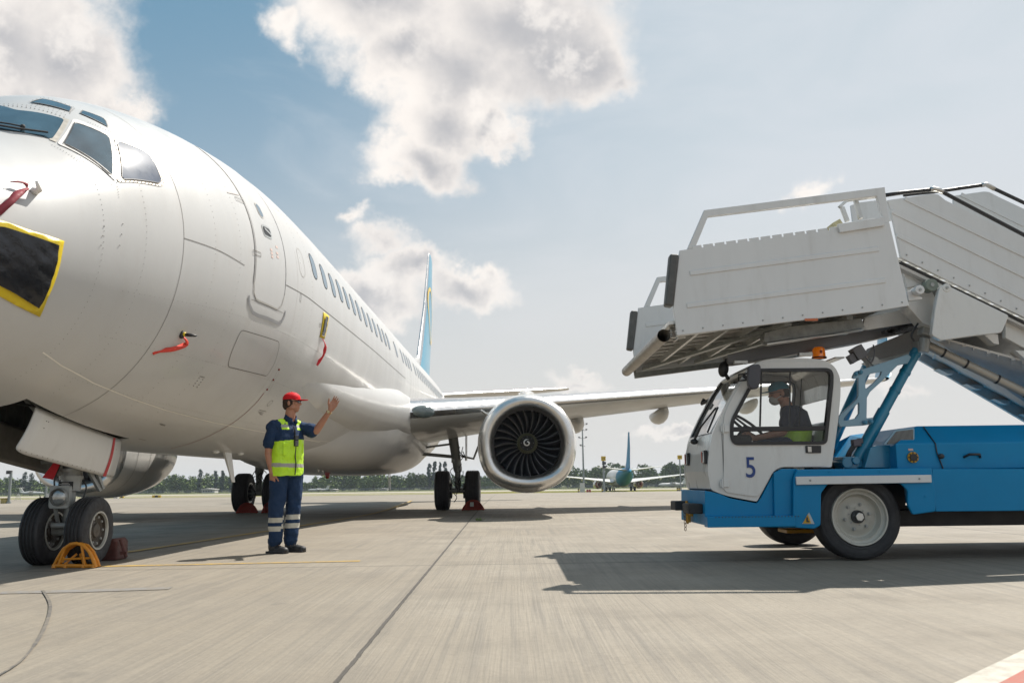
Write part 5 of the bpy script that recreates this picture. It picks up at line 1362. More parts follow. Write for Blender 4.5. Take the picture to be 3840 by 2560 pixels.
w0 = P(3226, 1946, 8.16); truck_wheel(w0.x, 8.29); truck_wheel(w0.x, 10.25); truck_wheel(w0.x+3.6, 8.29); truck_wheel(w0.x+3.6, 10.25)

# --- lift strut, support frame
cy = MB(); a = P(3205, 1738, 8.45); b = P(3443, 1306, 8.45); d_ = (b-a).normalized(); cy.tube([a+d_*.06, a+d_*.62], .060, 20); cy.tube([a+d_*.62, b-d_*.02], .050, 20); 
for f in (.62, .78, .94): cy.tube([a+(b-a)*f, a+(b-a)*(f+.02)], .056, 20)
cy.tube([a-Vector((0, .06, 0)), a+Vector((0, .06, 0))], .045, 16); cyl = cy.build('lift_cylinder', TEAL, TR, smooth=2)
m_ = MB(); m_.box(b+Vector((.02, 0, .02)), (.10, .12, .10)); m_.ell(b+Vector((.04, -.05, .03)), (.05, .04, .05)); m_.build('clevis', STEELG, cyl, bev=.01)
m_ = MB().prism(pxz(c1b([(370, 568), (440, 470), (500, 480), (520, 568)]), 8.42), 8.38, 8.52); m_.build('cylinder_bracket', TEAL, TR, bev=.01)
m_ = MB(); a2 = P(3085, 1740, 9.9); b2 = P(3256, 1366, 9.9); m_.tube([a2, b2], .062, 16); m_.build('lift_cylinder', TEAL, TR, smooth=2)
fr_o = cX([(385, 845), (400, 800), (440, 745), (750, 650), (1200, 495), (1245, 540), (1190, 640), (1130, 645), (1045, 665), (810, 900), (640, 1055), (595, 1140), (590, 1440), (690, 1428), (650, 1530), (560, 1545), (200, 1568), (170, 1500), (180, 1410), (440, 1165), (466, 1110), (466, 850), (420, 862)])
h1 = cX([(572, 990), (572, 880), (600, 815), (655, 785), (812, 755), (795, 810), (700, 915), (585, 1012)]); h2 = cX([(247, 1470), (262, 1430), (335, 1340), (470, 1215), (478, 1235), (478, 1370), (430, 1440), (290, 1475)])
fp = plate('support_plate', fr_o, 8.30, 8.345, BLUEL, TR, holes=[h1, h2], bev=.005)
m_ = MB()
for u, v in cX([(418, 792), (488, 768), (553, 1503), (640, 1490)]): p = P(u, v, 8.30); m_ = MB(); m_.tube([p, p-Vector((0, .03, 0)), p-Vector((0, .031, 0)), p-Vector((0, .045, 0))], [.022, .022, .012, .012], 6); m_.build('plate_bolt', TEAL, fp)
m_ = MB(); p = P(3170, 1735, 8.5); m_.box(p, (.14, .25, .12)); m_.tube([p+Vector((-.03, -.14, 0)), p+Vector((-.03, .14, 0))], .055, 14); m_.tube([p+Vector((.05, -.16, .02)), p+Vector((.05, .16, .02))], .04, 14); m_.build('hydraulic_pump', TEAL, TR, bev=.008)
m_ = MB(); p = P(3210, 1660, 8.42); m_.box(p, (.08, .08, .07)); m_.box(p+Vector((.04, 0, .02)), (.05, .06, .05)); m_.build('valve_block', pmat('valve_purple_grey', (.10, .09, .11), .5), TR, bev=.008)
for k in range(3):
    m_ = MB(); m_.tube(smooth_curve([P(3198+8*k, 1668, 8.40), P(3180+6*k, 1695, 8.38), P(3172+7*k, 1725, 8.40), P(3172+7*k, 1745, 8.40)]), .011, 8); m_.build('hydraulic_hose', BLACKM, TR, smooth=True)
m_ = MB(); p = P(3262, 1740, 8.6); m_.tube([p+Vector((.13*cos(q), .13*sin(q)*.6, .02+.03*abs(cos(q)))) for q in np.linspace(0, 2*pi, 25)[:-1]], .022, 8, closed=True); m_.build('coiled_hose', BLACKM, TR, smooth=True)

# --- platform
YP, YQ = 7.72, 10.40
pan = c6([(487, 565), (545, 557), (2030, 360), (2175, 972), (1950, 1010), (470, 1192), (440, 985)])
def side_panel(Y0, name, ribs=True, inner=False):
    z = pxz(pan, YP); o = MB().prism(z, Y0, Y0+.035).build(name, WHITE2, TR, bev=.006)
    if ribs:
        for (a, b) in ((c6([(562, 735)])[0], c6([(1950, 556)])[0]), (c6([(540, 973)])[0], c6([(1998, 787)])[0])):
            p, q = P(*a, YP), P(*b, YP); p.y = q.y = Y0-.004; m_ = MB(); m_.beam(p, q, .012, .045, up=(0, 0, 1)); m_.build('pressed_rib', WHITE2, o, bev=.005, seg=3)
    rail = c6([(542, 558), (668, 268), (1997, 98), (2032, 362), (1985, 368), (1983, 330), (1940, 166), (697, 318), (602, 548)])
    MB().prism(pxz(rail, YP), Y0+.004, Y0+.05).build('guard_rail', WHITE2, o, bev=.006)
    return o
pn = side_panel(YP, 'platform_side')
sc_ = MB()
for k in range(13):
    f = k/12; u = 612+f*1010; v = 545-f*136; p = P(*c6([(u+36, v-6)])[0], YP+.01); q = P(*c6([(u-34, v+4)])[0], YP+.01); sc_.beam(q, p, .02, .035)
sc_.build('scalloped_edge', WHITE2, pn, bev=.004)
MB().prism(pxz(c6([(1645, 375), (1980, 322), (1992, 385), (1665, 436)]), YP-.02), YP-.03, YP-.004).build('folding_flap', WHITE2, pn, bev=.004)
pf = side_panel(YQ, 'platform_side')
for Y0, o in ((YP, pn), (YQ, pf)):
    z = pxz(c6([(415, 592), (482, 596), (440, 980), (378, 970)]), YP); MB().prism(z, Y0-.02, Y0+.10).build('rubber_fender', pmat('fender_rubber', (.085, .085, .08), .6, var=.15, vs=10, dirt=.3, dirtc=(.16, .15, .14), ds=10), o, bev=.02, seg=3)
# platform floor seen from below
bl = P(*c6([(470, 1192)])[0], YP); br = P(*c6([(2175, 972)])[0], YP); ex = (br-bl).normalized(); L_ = (br-bl).length; nz_ = Vector((-ex.z, 0, ex.x))
def FP(s, Y, h): q = bl+ex*s+nz_*h; return Vector((q.x, Y, q.z))
flo = MB(); flo.add([FP(-.05, YP+.04, .12), FP(L_, YP+.04, .12), FP(L_, YQ, .12), FP(-.05, YQ, .12), FP(-.05, YP+.04, .15), FP(L_, YP+.04, .15), FP(L_, YQ, .15), FP(-.05, YQ, .15)], [(0, 1, 2, 3), (7, 6, 5, 4), (0, 4, 5, 1), (1, 5, 6, 2), (2, 6, 7, 3), (3, 7, 4, 0)])
fo = flo.build('platform_floor', ALU, TR)
def bm_(name, s0, Y0, s1, Y1, h, w, t, mat, par=fo):
    m_ = MB(); m_.beam(FP(s0, Y0, h), FP(s1, Y1, h), w, t, up=tuple(nz_)); return m_.build(name, mat, par, bev=.003)
for k in range(7): bm_('cross_joist', .25+k*.30, YP+.05, .25+k*.30, YQ-.02, .07, .035, .09, ALU)
for k in range(9): bm_('floor_stringer', 0, YP+.25+k*.27, 2.1, YP+.25+k*.27, .095, .03, .04, ALU)
for k in range(16):
    bm_('floor_rib', .0, YP+.12+k*.155, 1.3, YP+.12+k*.155, .112, .05, .012, ALU)
bm_('side_sill', -.02, YQ+.04, L_, YQ+.04, -.02, .06, .10, GALV); bm_('side_sill', .0, YP+.06, L_, YP+.06, .03, .05, .06, ALU)
bm_('diagonal_brace', .10, YQ-.1, 1.15, YP+.3, .02, .09, .04, GALV); bm_('diagonal_brace', .75, YQ-.1, 1.8, YP+.4, .02, .09, .04, GALV)
plate('slide_beam', c6([(1110, 1172), (1240, 1130), (1825, 1062), (1850, 1130), (1735, 1160), (1125, 1242), (1105, 1228)]), 8.20, 8.34, GALV, fo)
plate('slide_rail', c6([(1130, 1246), (1850, 1142), (1862, 1130), (1862, 1146), (1130, 1262)]), 8.10, 8.20, ALU, fo)
plate('main_boom', c6([(838, 1332), (1010, 1290), (1500, 1195), (1990, 1110), (2260, 1050), (2290, 1090), (2220, 1150), (1800, 1245), (1500, 1300), (905, 1398), (840, 1392)]), 8.75, 8.95, pmat('boom_grey', (.22, .22, .23), .45, metal=.3, var=.08), TR)
plate('boom_bracket', c6([(1828, 1140), (1850, 1060), (2175, 985), (2290, 960), (2350, 1000), (2330, 1050), (2250, 1090), (1870, 1150)]), 8.45, 8.5, CABW, TR)
plate('lower_boom', c8([(370, 1015), (420, 965), (650, 870), (690, 850), (700, 900), (640, 990), (410, 1050)]), 8.7, 8.9, pmat('boom_taupe', (.24, .23, .22), .5, var=.1), TR)
plate('lower_boom_skirt', c8([(400, 1045), (640, 985), (690, 985), (640, 1010), (440, 1065)]), 8.72, 9.0, ALU, TR)
m_ = MB(); c_ = P(*c8([(325, 1005)])[0], 8.4); m_.box(c_, (.11, .12, .13), Matrix.Rotation(-.5, 3, 'Y')); m_.box(c_+Vector((-.07, 0, -.06)), (.06, .08, .09), Matrix.Rotation(-.5, 3, 'Y')); m_.tube(smooth_curve([c_+Vector((.04, -.07, -.05)), c_+Vector((.09, -.08, -.11)), c_+Vector((.14, -.06, -.02)), c_+Vector((.16, 0, .08))]), .008, 6); m_.build('valve_unit', pmat('unit_grey', (.12, .12, .13), .5), TR, bev=.008)
m_ = MB(); c_ = P(*c8([(405, 1055)])[0], 8.4); m_.tube([c_-Vector((0, .06, 0)), c_+Vector((0, .06, 0))], .045, 14); m_.box(c_+Vector((0, 0, -.02)), (.10, .08, .08)); m_.build('pivot', STEELG, TR, smooth=2)
m_ = MB()
for k in range(12): u, v = 480+14*k, 890-6*k+3*((k*5) % 4); m_.box(P(*c8([(u, v)])[0], 8.6), (.06, .08, .035+.02*(k % 3)))
m_.build('cable_bundle', DARKG, TR, bev=.005)
m_ = MB(); c_ = P(*c8([(700, 870)])[0], 8.25); m_.box(c_+Vector((.03, 0, .02)), (.13, .12, .20), Matrix.Rotation(.35, 3, 'Y')); m_.tube([c_+Vector((-.02, -.02, -.10)), c_+Vector((-.05, -.02, -.24))], .05, 14); m_.build('motor_unit', STEELG, TR, bev=.01)
m_ = MB(); m_.tube(smooth_curve([P(*c8([(660, 840)])[0], 8.2), P(*c8([(625, 905)])[0], 8.15), P(*c8([(640, 940)])[0], 8.15)]), .01, 6); m_.build('hydraulic_hose', BLACK, TR)
# roller pads
for u, v, r, mt, y in ((3441, 1090, .045, WHITE2, 7.85), (3486, 1072, .062, pmat('roller_green', (.16, .19, .16), .5), 7.98), (3541, 1083, .042, CABW, 7.945)):
    c_ = P(u, v, y); m_ = MB(); m_.tube([c_-Vector((0, .05, 0)), c_+Vector((0, .06, 0))], r, 24); ro = m_.build('guide_roller', mt, TR, smooth=2, bev=.006); m_ = MB(); m_.tube([c_-Vector((0, .06, 0)), c_-Vector((0, .04, 0))], r*.3, 10); m_.build('roller_axle', STEELG, ro)
plate('roller_bracket', c6([(2160, 865), (2215, 850), (2230, 900), (2272, 912), (2272, 925), (2170, 938)]), 7.88, 7.94, WHITE2, TR)
# front tube bumper
ta = P(2489, 1258, 7.92); tb = P(2352, 1392, 10.6); tb.x = ta.x+.0; m_ = MB(); m_.tube([ta, tb], .062, 24, cap=False); m_.tube([tb, ta+(tb-ta)*.001], .055, 24, cap=False)
m_.build('bumper_tube', METALR if False else pmat('tube_beige', (.34, .31, .27), .45, metal=.3, var=.12, dirt=.4, dirtc=(.16, .12, .10), ds=9), TR, smooth=2)
m_ = MB(); m_.tube([ta+Vector((.1, .06, .02))+Vector((.05*cos(q), 0, .065*sin(q))) for q in np.linspace(-pi/2, pi/2, 9)], .014, 8); m_.box(ta+Vector((.16, .1, .02)), (.14, .05, .05)); m_.build('tube_bracket', ALU, TR)
for (u, v) in c6([(1185, 1228), (1640, 1172), (1380, 1330), (905, 1388)]): m_ = MB(); m_.box(P(u+15, v, 8.6), (.14, .06, .035)); m_.build('slide_pad', ALU, TR, bev=.004)
m_ = MB(); m_.box(P(*c6([(1455, 1075)])[0], YP-.004), (.12, .008, .022)); m_.build('side_reflector', pmat('amber_reflector', (.5, .12, .03), .3), pn)

# --- staircase
YS, YT = 7.95, 9.75
up = c8([(490, 150), (745, 112), (775, 118), (815, 150), (1254, 358), (1500, 475), (1500, 925), (1254, 805), (565, 472), (505, 190)])
st1 = plate('stair_side', up, YS, YS+.035, WHITE2, TR, bev=.006)
for (a, b) in (((585, 140), (1254, 460)), ((512, 212), (1254, 575)), ((540, 345), (1254, 700))):
    p, q = P(*c8([a])[0], YS), P(*c8([b])[0], YS); q = p+(q-p)*1.25; p.y = q.y = YS-.004; m_ = MB(); m_.beam(p, q, .012, .042, up=(0, 0, 1)); m_.build('pressed_rib', WHITE2, st1, bev=.005, seg=3)
m_ = MB(); pts = [P(*q, YS+.05) for q in c8([(430, 130), (580, 108), (735, 92), (765, 90), (800, 106), (1254, 345), (1500, 478)])]; m_.tube(pts, .020, 14); hr = m_.build('handrail', BLACK, TR, smooth=True)
m_ = MB(); m_.tube([P(*q, YS+.05) for q in c8([(728, 92), (752, 88), (775, 93), (800, 106)])], .025, 14); m_.tube([P(*c8([(470, 122)])[0], YS+.05), P(*c8([(330, 140)])[0], YS+.05)], .014, 10); m_.build('rail_joint', METALR, hr, smooth=True)
up2 = c8([(860, 125), (1030, 101), (1060, 104), (1110, 130), (1254, 198), (1500, 310), (1500, 600), (1254, 470), (1000, 300), (860, 230)])
st2 = plate('stair_side', up2, YT, YT+.035, WHITE2, TR, bev=.006)
m_ = MB(); m_.tube([P(*q, YT+.05) for q in c8([(580, 122), (820, 95), (1020, 66), (1050, 64), (1095, 90), (1254, 165), (1500, 285)])], .022, 14); hr2 = m_.build('handrail', BLACK, TR, smooth=True)
m_ = MB(); m_.tube([P(*q, YT+.05) for q in c8([(1015, 67), (1045, 63), (1090, 88)])], .027, 14); m_.build('rail_joint', METALR, hr2, smooth=True)
for (a, b) in (((900, 118), (1254, 290)),):
    p, q = P(*c8([a])[0], YT), P(*c8([b])[0], YT); p.y = q.y = YT-.004; m_ = MB(); m_.beam(p, q, .012, .05, up=(0, 0, 1)); m_.build('pressed_rib', WHITE2, st2, bev=.005)
# grab frame at the top of the stairs
m_ = MB()
gf = [P(*q, YS+.35) for q in c8([(220, 190), (262, 152), (310, 145), (340, 255), (265, 270), (235, 190)])]
m_.beam(gf[0], gf[1], .05, .03); m_.beam(gf[1], P(*c8([(430, 130)])[0], YS+.2), .03, .03); m_.beam(gf[5], gf[4], .04, .04); m_.beam(gf[2], gf[3], .045, .04); m_.build('grab_frame', ALU, TR, bev=.004)
m_ = MB(); m_.prism(pxz(c8([(285, 180), (320, 165), (440, 150), (520, 160), (530, 260), (300, 300)]), 9.2), 9.2, 9.23); m_.build('inner_panel', WHITE2, TR)
m_ = MB(); m_.box(P(*c8([(192, 295)])[0], 8.6), (.09, .2, .06), Matrix.Rotation(-.5, 3, 'Y')); m_.build('yellow_hinge_plate', pmat('pale_yellow', (.55, .50, .30), .5), TR)
# stringers, triangular bracket and the underside with treads
plate('stair_stringer', c8([(575, 535), (1254, 875), (1500, 1000), (1500, 1110), (1150, 920), (1150, 840), (740, 620), (600, 640)]), 8.10, 8.16, CABW, TR)
plate('stringer_channel', c8([(568, 490), (1254, 822), (1500, 942), (1500, 965), (1254, 850), (568, 512)]), 8.02, 8.10, BLACK, TR)
plate('lift_bracket', c8([(780, 640), (800, 622), (830, 628), (1172, 795), (1130, 892), (1000, 905), (790, 935), (737, 905), (755, 760)]), 7.90, 7.96, CABW, TR, bev=.008, rnd=.03)
plate('boom_side', c8([(590, 560), (720, 620), (760, 700), (745, 860), (690, 840), (600, 740)]), 8.12, 8.3, CABW, TR)
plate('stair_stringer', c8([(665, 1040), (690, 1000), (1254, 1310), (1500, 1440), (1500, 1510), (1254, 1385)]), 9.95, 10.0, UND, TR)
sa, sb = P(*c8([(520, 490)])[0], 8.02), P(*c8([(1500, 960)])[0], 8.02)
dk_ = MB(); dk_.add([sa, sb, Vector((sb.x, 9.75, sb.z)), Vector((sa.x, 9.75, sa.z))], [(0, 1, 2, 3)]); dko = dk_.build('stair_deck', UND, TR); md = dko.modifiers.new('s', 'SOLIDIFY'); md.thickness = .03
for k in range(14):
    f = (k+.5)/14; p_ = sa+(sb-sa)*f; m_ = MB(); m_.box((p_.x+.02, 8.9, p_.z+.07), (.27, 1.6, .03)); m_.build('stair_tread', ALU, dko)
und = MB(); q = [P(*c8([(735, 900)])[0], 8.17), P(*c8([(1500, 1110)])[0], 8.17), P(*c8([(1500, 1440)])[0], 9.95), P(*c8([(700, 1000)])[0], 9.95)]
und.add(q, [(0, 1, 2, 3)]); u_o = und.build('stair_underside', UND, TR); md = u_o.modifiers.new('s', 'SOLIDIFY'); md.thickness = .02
for k in range(6):
    f = .06+k*.18; a = q[0]+(q[1]-q[0])*f; b = q[3]+(q[2]-q[3])*f
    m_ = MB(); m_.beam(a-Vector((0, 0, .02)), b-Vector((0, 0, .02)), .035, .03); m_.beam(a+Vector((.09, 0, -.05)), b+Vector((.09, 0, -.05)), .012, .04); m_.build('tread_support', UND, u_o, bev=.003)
    m_ = MB(); c_ = P(*c8([(775+k*155, 1130+k*83)])[0], 10.0); m_.prism([(c_.x-.07, c_.z+.06), (c_.x+.04, c_.z), (c_.x+.10, c_.z-.01), (c_.x+.13, c_.z+.04)], 9.85, 9.99); m_.build('tread_bracket', UND, u_o, bev=.004)
for k in range(5):
    c_ = P(*c8([(1035+k*180, 930+k*92)])[0], 8.16); m_ = MB(); m_.prism([(c_.x-.05, c_.z+.05), (c_.x+.05, c_.z-.05), (c_.x+.10, c_.z-.06), (c_.x+.10, c_.z+.04)], 8.10, 8.22); m_.build('tread_bracket', CABW, u_o, bev=.004)
a, b = P(*c8([(700, 955)])[0], 8.35), P(*c8([(1500, 1345)])[0], 8.35); m_ = MB(); m_.tube([a, b], .045, 20); hc = m_.build('extension_cylinder', pmat('cylinder_beige', (.36, .34, .30), .4, metal=.3), TR, smooth=2)
m_ = MB()
for f in (.12, .28, .5, .7): p = a+(b-a)*f; m_ = MB(); m_.tube([p, p+(b-a).normalized()*.02], .049, 20); m_.build('clamp', BLACK, hc, smooth=2)
# small wear and hardware on the stair unit
STK = pmat('sticker_white', (.6, .6, .58), .5)
for k in range(12):
    f = k/11; q = bl+ex*(.06+(L_-.12)*f); m_ = MB(); m_.ell(Vector((q.x, YP-.003, q.z))+nz_*.04, (.008, .006, .008), n=8, k=5); m_.build('panel_bolt', STEELG, pn)
for k in range(8):
    q = P(*c8([(600+88*k, 490+43*k)])[0], YS); m_ = MB(); m_.ell(Vector((q.x, YS-.003, q.z+.06)), (.009, .006, .009), n=8, k=5); m_.build('panel_bolt', STEELG, st1)
for u, v in ((2960, 1800), (2960, 1925), (3300, 1768), (3110, 1768), (3470, 1860)):
    q = P(u, v, 8.035); m_ = MB(); m_.ell(q, (.007, .006, .007), n=8, k=5); m_.build('body_screw', BLUE, body)
# ------------------------------------------------------------------ people
def remesh(o, voxel, smooth=6, fac=.5):
    md = o.modifiers.new('r', 'REMESH'); md.mode = 'VOXEL'; md.voxel_size = voxel; md.use_smooth_shade = True
    md2 = o.modifiers.new('s', 'SMOOTH'); md2.iterations = smooth; md2.factor = fac
    bpy.context.view_layer.update(); freeze(o); o.data.polygons.foreach_set('use_smooth', [True]*len(o.data.polygons)); return o
def folds(o, size, st, axis=None):
    tx = bpy.data.textures.new('folds', 'CLOUDS'); tx.noise_scale = size; tx.noise_depth = 2
    md = o.modifiers.new('d', 'DISPLACE'); md.texture = tx; md.strength = st; md.mid_level = .5; md.texture_coords = 'LOCAL'
    bpy.context.view_layer.update(); freeze(o); o.data.polygons.foreach_set('use_smooth', [True]*len(o.data.polygons))
def skin(name):
    m = bpy.data.materials.new(name); m.use_nodes = True; t = NT(m.node_tree); b = t.n['Principled BSDF']
    co = t.new('ShaderNodeTexCoord').outputs['Object']; n = t.noise(co, 14, 5, .6)
    t.put(b.inputs['Base Color'], t.mix(t.ss(n, .35, .65), (.37, .17, .105), (.44, .215, .14))); b.inputs['Roughness'].default_value = .5
    b.inputs['Subsurface Weight'].default_value = .08; b.inputs['Subsurface Radius'].default_value = (.02, .008, .004); return m
SKIN = skin('skin')
def cloth(name, col, rough=.8, bump=.5, bs=11, var=.12):
    return pmat(name, col, rough, var=var, vs=7, bump=bump, bs=bs, spec=.25)
NAVY = cloth('navy_cloth', (.014, .035, .085)); HIVIS = pmat('hi_vis_yellow', (.50, .82, .015), .42, var=.08, vs=9, bump=.9, bs=9, coat=.25, coatr=.3); GREYR = pmat('reflective_grey', (.34, .33, .31), .45, var=.06, bump=.6, bs=10); PALER = pmat('reflective_pale', (.50, .49, .43), .5, var=.06, bump=.5, bs=10)
CAPR = cloth('cap_red', (.58, .012, .02), .75, .2); HAIR = pmat('hair_brown', (.045, .025, .015), .8, bump=.8, bs=90); SHOE = pmat('shoe_black', (.022, .022, .024), .5, bump=.3, bs=25); LIP = pmat('lip', (.38, .13, .10), .5)
def hand(mb, wrist, fwd, side, nrm, curl, spread, thumb=1, L=.19, tilt=0):
    "palm, four unequal bent fingers and a thumb; fwd = along the fingers, side = towards the thumb, nrm = out of the palm"
    f, s_, n = Vector(fwd).normalized(), Vector(side).normalized(), Vector(nrm).normalized(); w = Vector(wrist)
    for k in range(4):
        o = .033-.022*k; mb.cap(w+s_*o*.6+f*.015, w+s_*o+f*.085, .017, .0145, 10)
    mb.cap(w-f*.02, w+f*.03, .026, .026, 10); mb.cap(w+f*.02+s_*.02, w+f*.05+s_*.03+n*.008, .020, .018, 10)
    for k, fl in enumerate((.072, .080, .074, .058)):
        o = .033-.022*k; p = w+s_*o+f*.088; d = (f+s_*spread*(1.5-k)*.09).normalized(); ang = 0
        for j, q in enumerate((.45, .31, .26)):
            ang += curl*(1, 1.1, .8)[j]; dd = d*cos(ang)+n*sin(ang); e = p+dd*fl*q*1.05; mb.cap(p, e, .0100-.0012*j, .0092-.0012*j, 8); p = e
    p = w+f*.030+s_*.030; d = (s_*.85+f*.75+n*.25).normalized(); e = p+d*.042; mb.cap(p, e, .0145, .0120, 8); d2 = (s_*.35+f*1.0+n*(.15+curl*.4)).normalized(); e2 = e+d2*.034; mb.cap(e, e2, .0118, .0100, 8); mb.cap(e2, e2+d2*.022, .0100, .0085, 8)
def head(mb, c, fd, tilt=0.):
    "c = centre of the skull, fd = where the face looks"
    f = Vector(fd).normalized(); r = f.cross(Vector((0, 0, 1))).normalized(); u = r.cross(f).normalized()
    R = Matrix((r, f, u)).transposed(); E_ = lambda p, rad: mb.ell(c+R@Vector(p), rad, R, 16, 10)
    E_((0, -.012, .028), (.076, .098, .092)); E_((0, .018, -.025), (.064, .078, .080)); E_((0, .045, -.068), (.040, .042, .042)); E_((0, .062, -.090), (.022, .020, .019))
    E_((0, .085, .030), (.045, .018, .016)); E_((0, .103, -.016), (.0125, .020, .013)); E_((0, .094, .006), (.009, .014, .025)); E_((.011, .094, -.020), (.010, .010, .008)); E_((-.011, .094, -.020), (.010, .010, .008))
    E_((.040, .068, -.010), (.026, .024, .024)); E_((-.040, .068, -.010), (.026, .024, .024)); E_((0, .083, -.052), (.024, .014, .007)); E_((0, .081, -.063), (.021, .013, .007))
    for s_ in (1, -1): E_((s_*.078, -.010, -.006), (.009, .018, .032)); E_((s_*.055, .012, -.060), (.020, .035, .022))
    return R
def person(scale=1): pass
# ---- ground crew worker
W0 = G(1058, 2072); PW_ = thing('person', W0, 'worker in red cap and yellow vest standing by the nose, left arm raised', 'person')
def B(x, y, z): return W0+Vector((x, y, z))
th_ = radians(-90+46)         # chest direction, right of the camera
fw = Vector((cos(th_), sin(th_), 0)); rt = Vector((-fw.y, fw.x, 0))   # rt = his left
cx_ = .025
def Tm(a, b, z): return B(cx_, 0, z)+fw*a+rt*b
mb = MB(); yaw_ = atan2(rt.y, rt.x)
hc = B(.062, .0, 1.724); hd_ = Vector((.99, -.12, .02))
HR = head(mb, hc, hd_)
mb.cap(B(.030, .01, 1.46), B(.052, .0, 1.66), .066, .058, 16)
for z0, z1 in ((1.44, 1.40),): mb.cap(Tm(-.01, -.15, 1.46), Tm(-.01, .15, 1.46), .055, .055)
mb.loft([(Tm(0, 0, .92), .15, .10, yaw_), (Tm(0, 0, 1.1), .145, .10, yaw_), (Tm(0, 0, 1.3), .165, .11, yaw_), (Tm(0, 0, 1.45), .14, .085, yaw_)])
# right arm hangs, left arm raised
sR, eR, wR = B(-.140, -.10, 1.43), B(-.168, -.10, 1.14), B(-.115, -.13, .915)
mb.cap(sR, eR, .058, .044); mb.cap(eR, eR+(wR-eR)*.35, .047, .044); mb.cap(eR+(wR-eR)*.35, wR, .044, .029)
hand(mb, wR, (.16, -.02, -.97), (.75, -.62, .05), (.60, .78, .1), .40, .1)
sL, eL, wL = B(.185, .10, 1.44), B(.352, .02, 1.395), B(.528, -.05, 1.632)
mb.cap(sL, eL, .054, .043); mb.cap(eL, eL+(wL-eL)*.3, .045, .043); mb.cap(eL+(wL-eL)*.3, wL, .043, .027)
hand(mb, wL, (.50, -.05, .86), (-.80, -.1, .52), (.1, -.98, .12), .10, .35)
for s_, (hp, kn, an) in ((-1, (B(-.05, -.05, .9), B(-.06, -.05, .5), B(-.065, -.03, .1))), (1, (B(.10, .08, .9), B(.085, .09, .5), B(.065, .10, .1)))): mb.cap(hp, kn, .08, .05); mb.cap(kn, an, .05, .04)
bd = mb.build('body', SKIN, PW_); remesh(bd, .0055, 3)
# trousers
tm = MB()
for s_, hp, kn, an in ((-1, B(-.045, -.05, .92), B(-.062, -.07, .50), B(-.080, -.03, .11)), (1, B(.098, .07, .92), B(.090, .09, .50), B(.062, .12, .11))):
    tm.cap(hp, kn, .108, .088, 20); tm.cap(kn, kn+(an-kn)*.55, .088, .085, 20); tm.cap(kn+(an-kn)*.5, an+Vector((0, 0, .02)), .083, .078, 20)
    for k in range(5): tm.ell(an+Vector((.004*(-1)**k, 0, .02+.028*k)), (.080+.004*(k % 2), .085, .016), n=18, k=6)
tm.loft([(Tm(0, 0, .86), .165, .125, yaw_), (Tm(0, 0, 1.0), .16, .12, yaw_)])
to = tm.build('trousers', NAVY, PW_); remesh(to, .007, 5); folds(to, .10, .030)
def zone(o, fn, mats):
    for m in mats: o.data.materials.append(m)
    og = o.parent and ORG[o.parent] or ORG[o]
    for p in o.data.polygons:
        c = p.center+og; k = fn(c)
        p.material_index = k
def tz(c):
    z = c.z-(.030 if c.x-W0.x-.13*c.z > -.035 else 0)
    return 1 if (.345 < z < .402 or .247 < z < .302) else 0
zone(to, tz, [PALER])
# shoes
def shoe(p, d):
    d = Vector(d).normalized(); s_ = MB(); n_ = Vector((-d.y, d.x, 0)); 
    R = Matrix((n_, d, Vector((0, 0, 1)))).transposed()
    s_.ell(p+d*.02+Vector((0, 0, .055)), (.047, .07, .058), R); s_.ell(p+d*.11+Vector((0, 0, .042)), (.05, .085, .043), R); s_.ell(p+d*.17+Vector((0, 0, .038)), (.047, .055, .038), R); s_.cap(p+Vector((0, 0, .06)), p+Vector((0, 0, .14)), .05, .05)
    s_.box(p+d*.07+Vector((0, 0, .012)), (.095, .27, .024), R); o = s_.build('shoe', SHOE, PW_); remesh(o, .006, 3)
    lc = MB()
    for k in range(4): q = p+d*(.05+.025*k)+Vector((0, 0, .108-.012*k)); lc.tube([q-n_*.025, q+n_*.025], .004, 6)
    lc.build('laces', BLACK, o)
shoe(B(-.105, -.03, 0), (.9, -.45, 0)); shoe(B(.045, .12, 0), (.95, -.30, 0))
# shirt with sleeves and collar
sm = MB(); sm.loft([(Tm(0, 0, 1.02), .165, .118, yaw_), (Tm(.005, 0, 1.2), .172, .124, yaw_), (Tm(.01, 0, 1.34), .185, .125, yaw_), (Tm(0, 0, 1.44), .165, .10, yaw_), (Tm(-.01, 0, 1.51), .10, .075, yaw_)], 32)
sm.cap(sR+Vector((.03, 0, .02)), sR+(eR-sR)*.62, .075, .077, 18); sm.cap(sR+Vector((.005, 0, .0)), sR+Vector((.06, 0, .03)), .073, .068, 18); sm.cap(sL+Vector((-.04, 0, .0)), sL+(eL-sL)*.68, .070, .077, 18); sm.cap(sL+(eL-sL)*.3, sL+(eL-sL)*.62+Vector((0, 0, -.02)), .07, .078, 18)
sm.cap(Tm(-.01, -.14, 1.46), Tm(-.01, .15, 1.46), .062, .062, 18)
so = sm.build('polo_shirt', NAVY, PW_); remesh(so, .006, 4); folds(so, .07, .020)
col = MB(); cc_ = B(.042, .0, 1.545)
for k in range(28):
    q = 2*pi*k/28; d_ = fw*cos(q)+rt*sin(q)
    if k: pass
vs = []; fs = []
for k in range(29):
    q = -2.9+5.8*k/28+pi; d_ = fw*cos(q)+rt*sin(q); front = max(0, cos(q)); 
    vs += [cc_+d_*.068+Vector((.012, 0, .045-.05*front)), cc_+d_*.085+Vector((.008, 0, -.02-.055*front))]
col.add(vs, [(2*i, 2*i+1, 2*i+3, 2*i+2) for i in range(28)]); co_ = col.build('collar', NAVY, so, smooth=True); md = co_.modifiers.new('s', 'SOLIDIFY'); md.thickness = .008
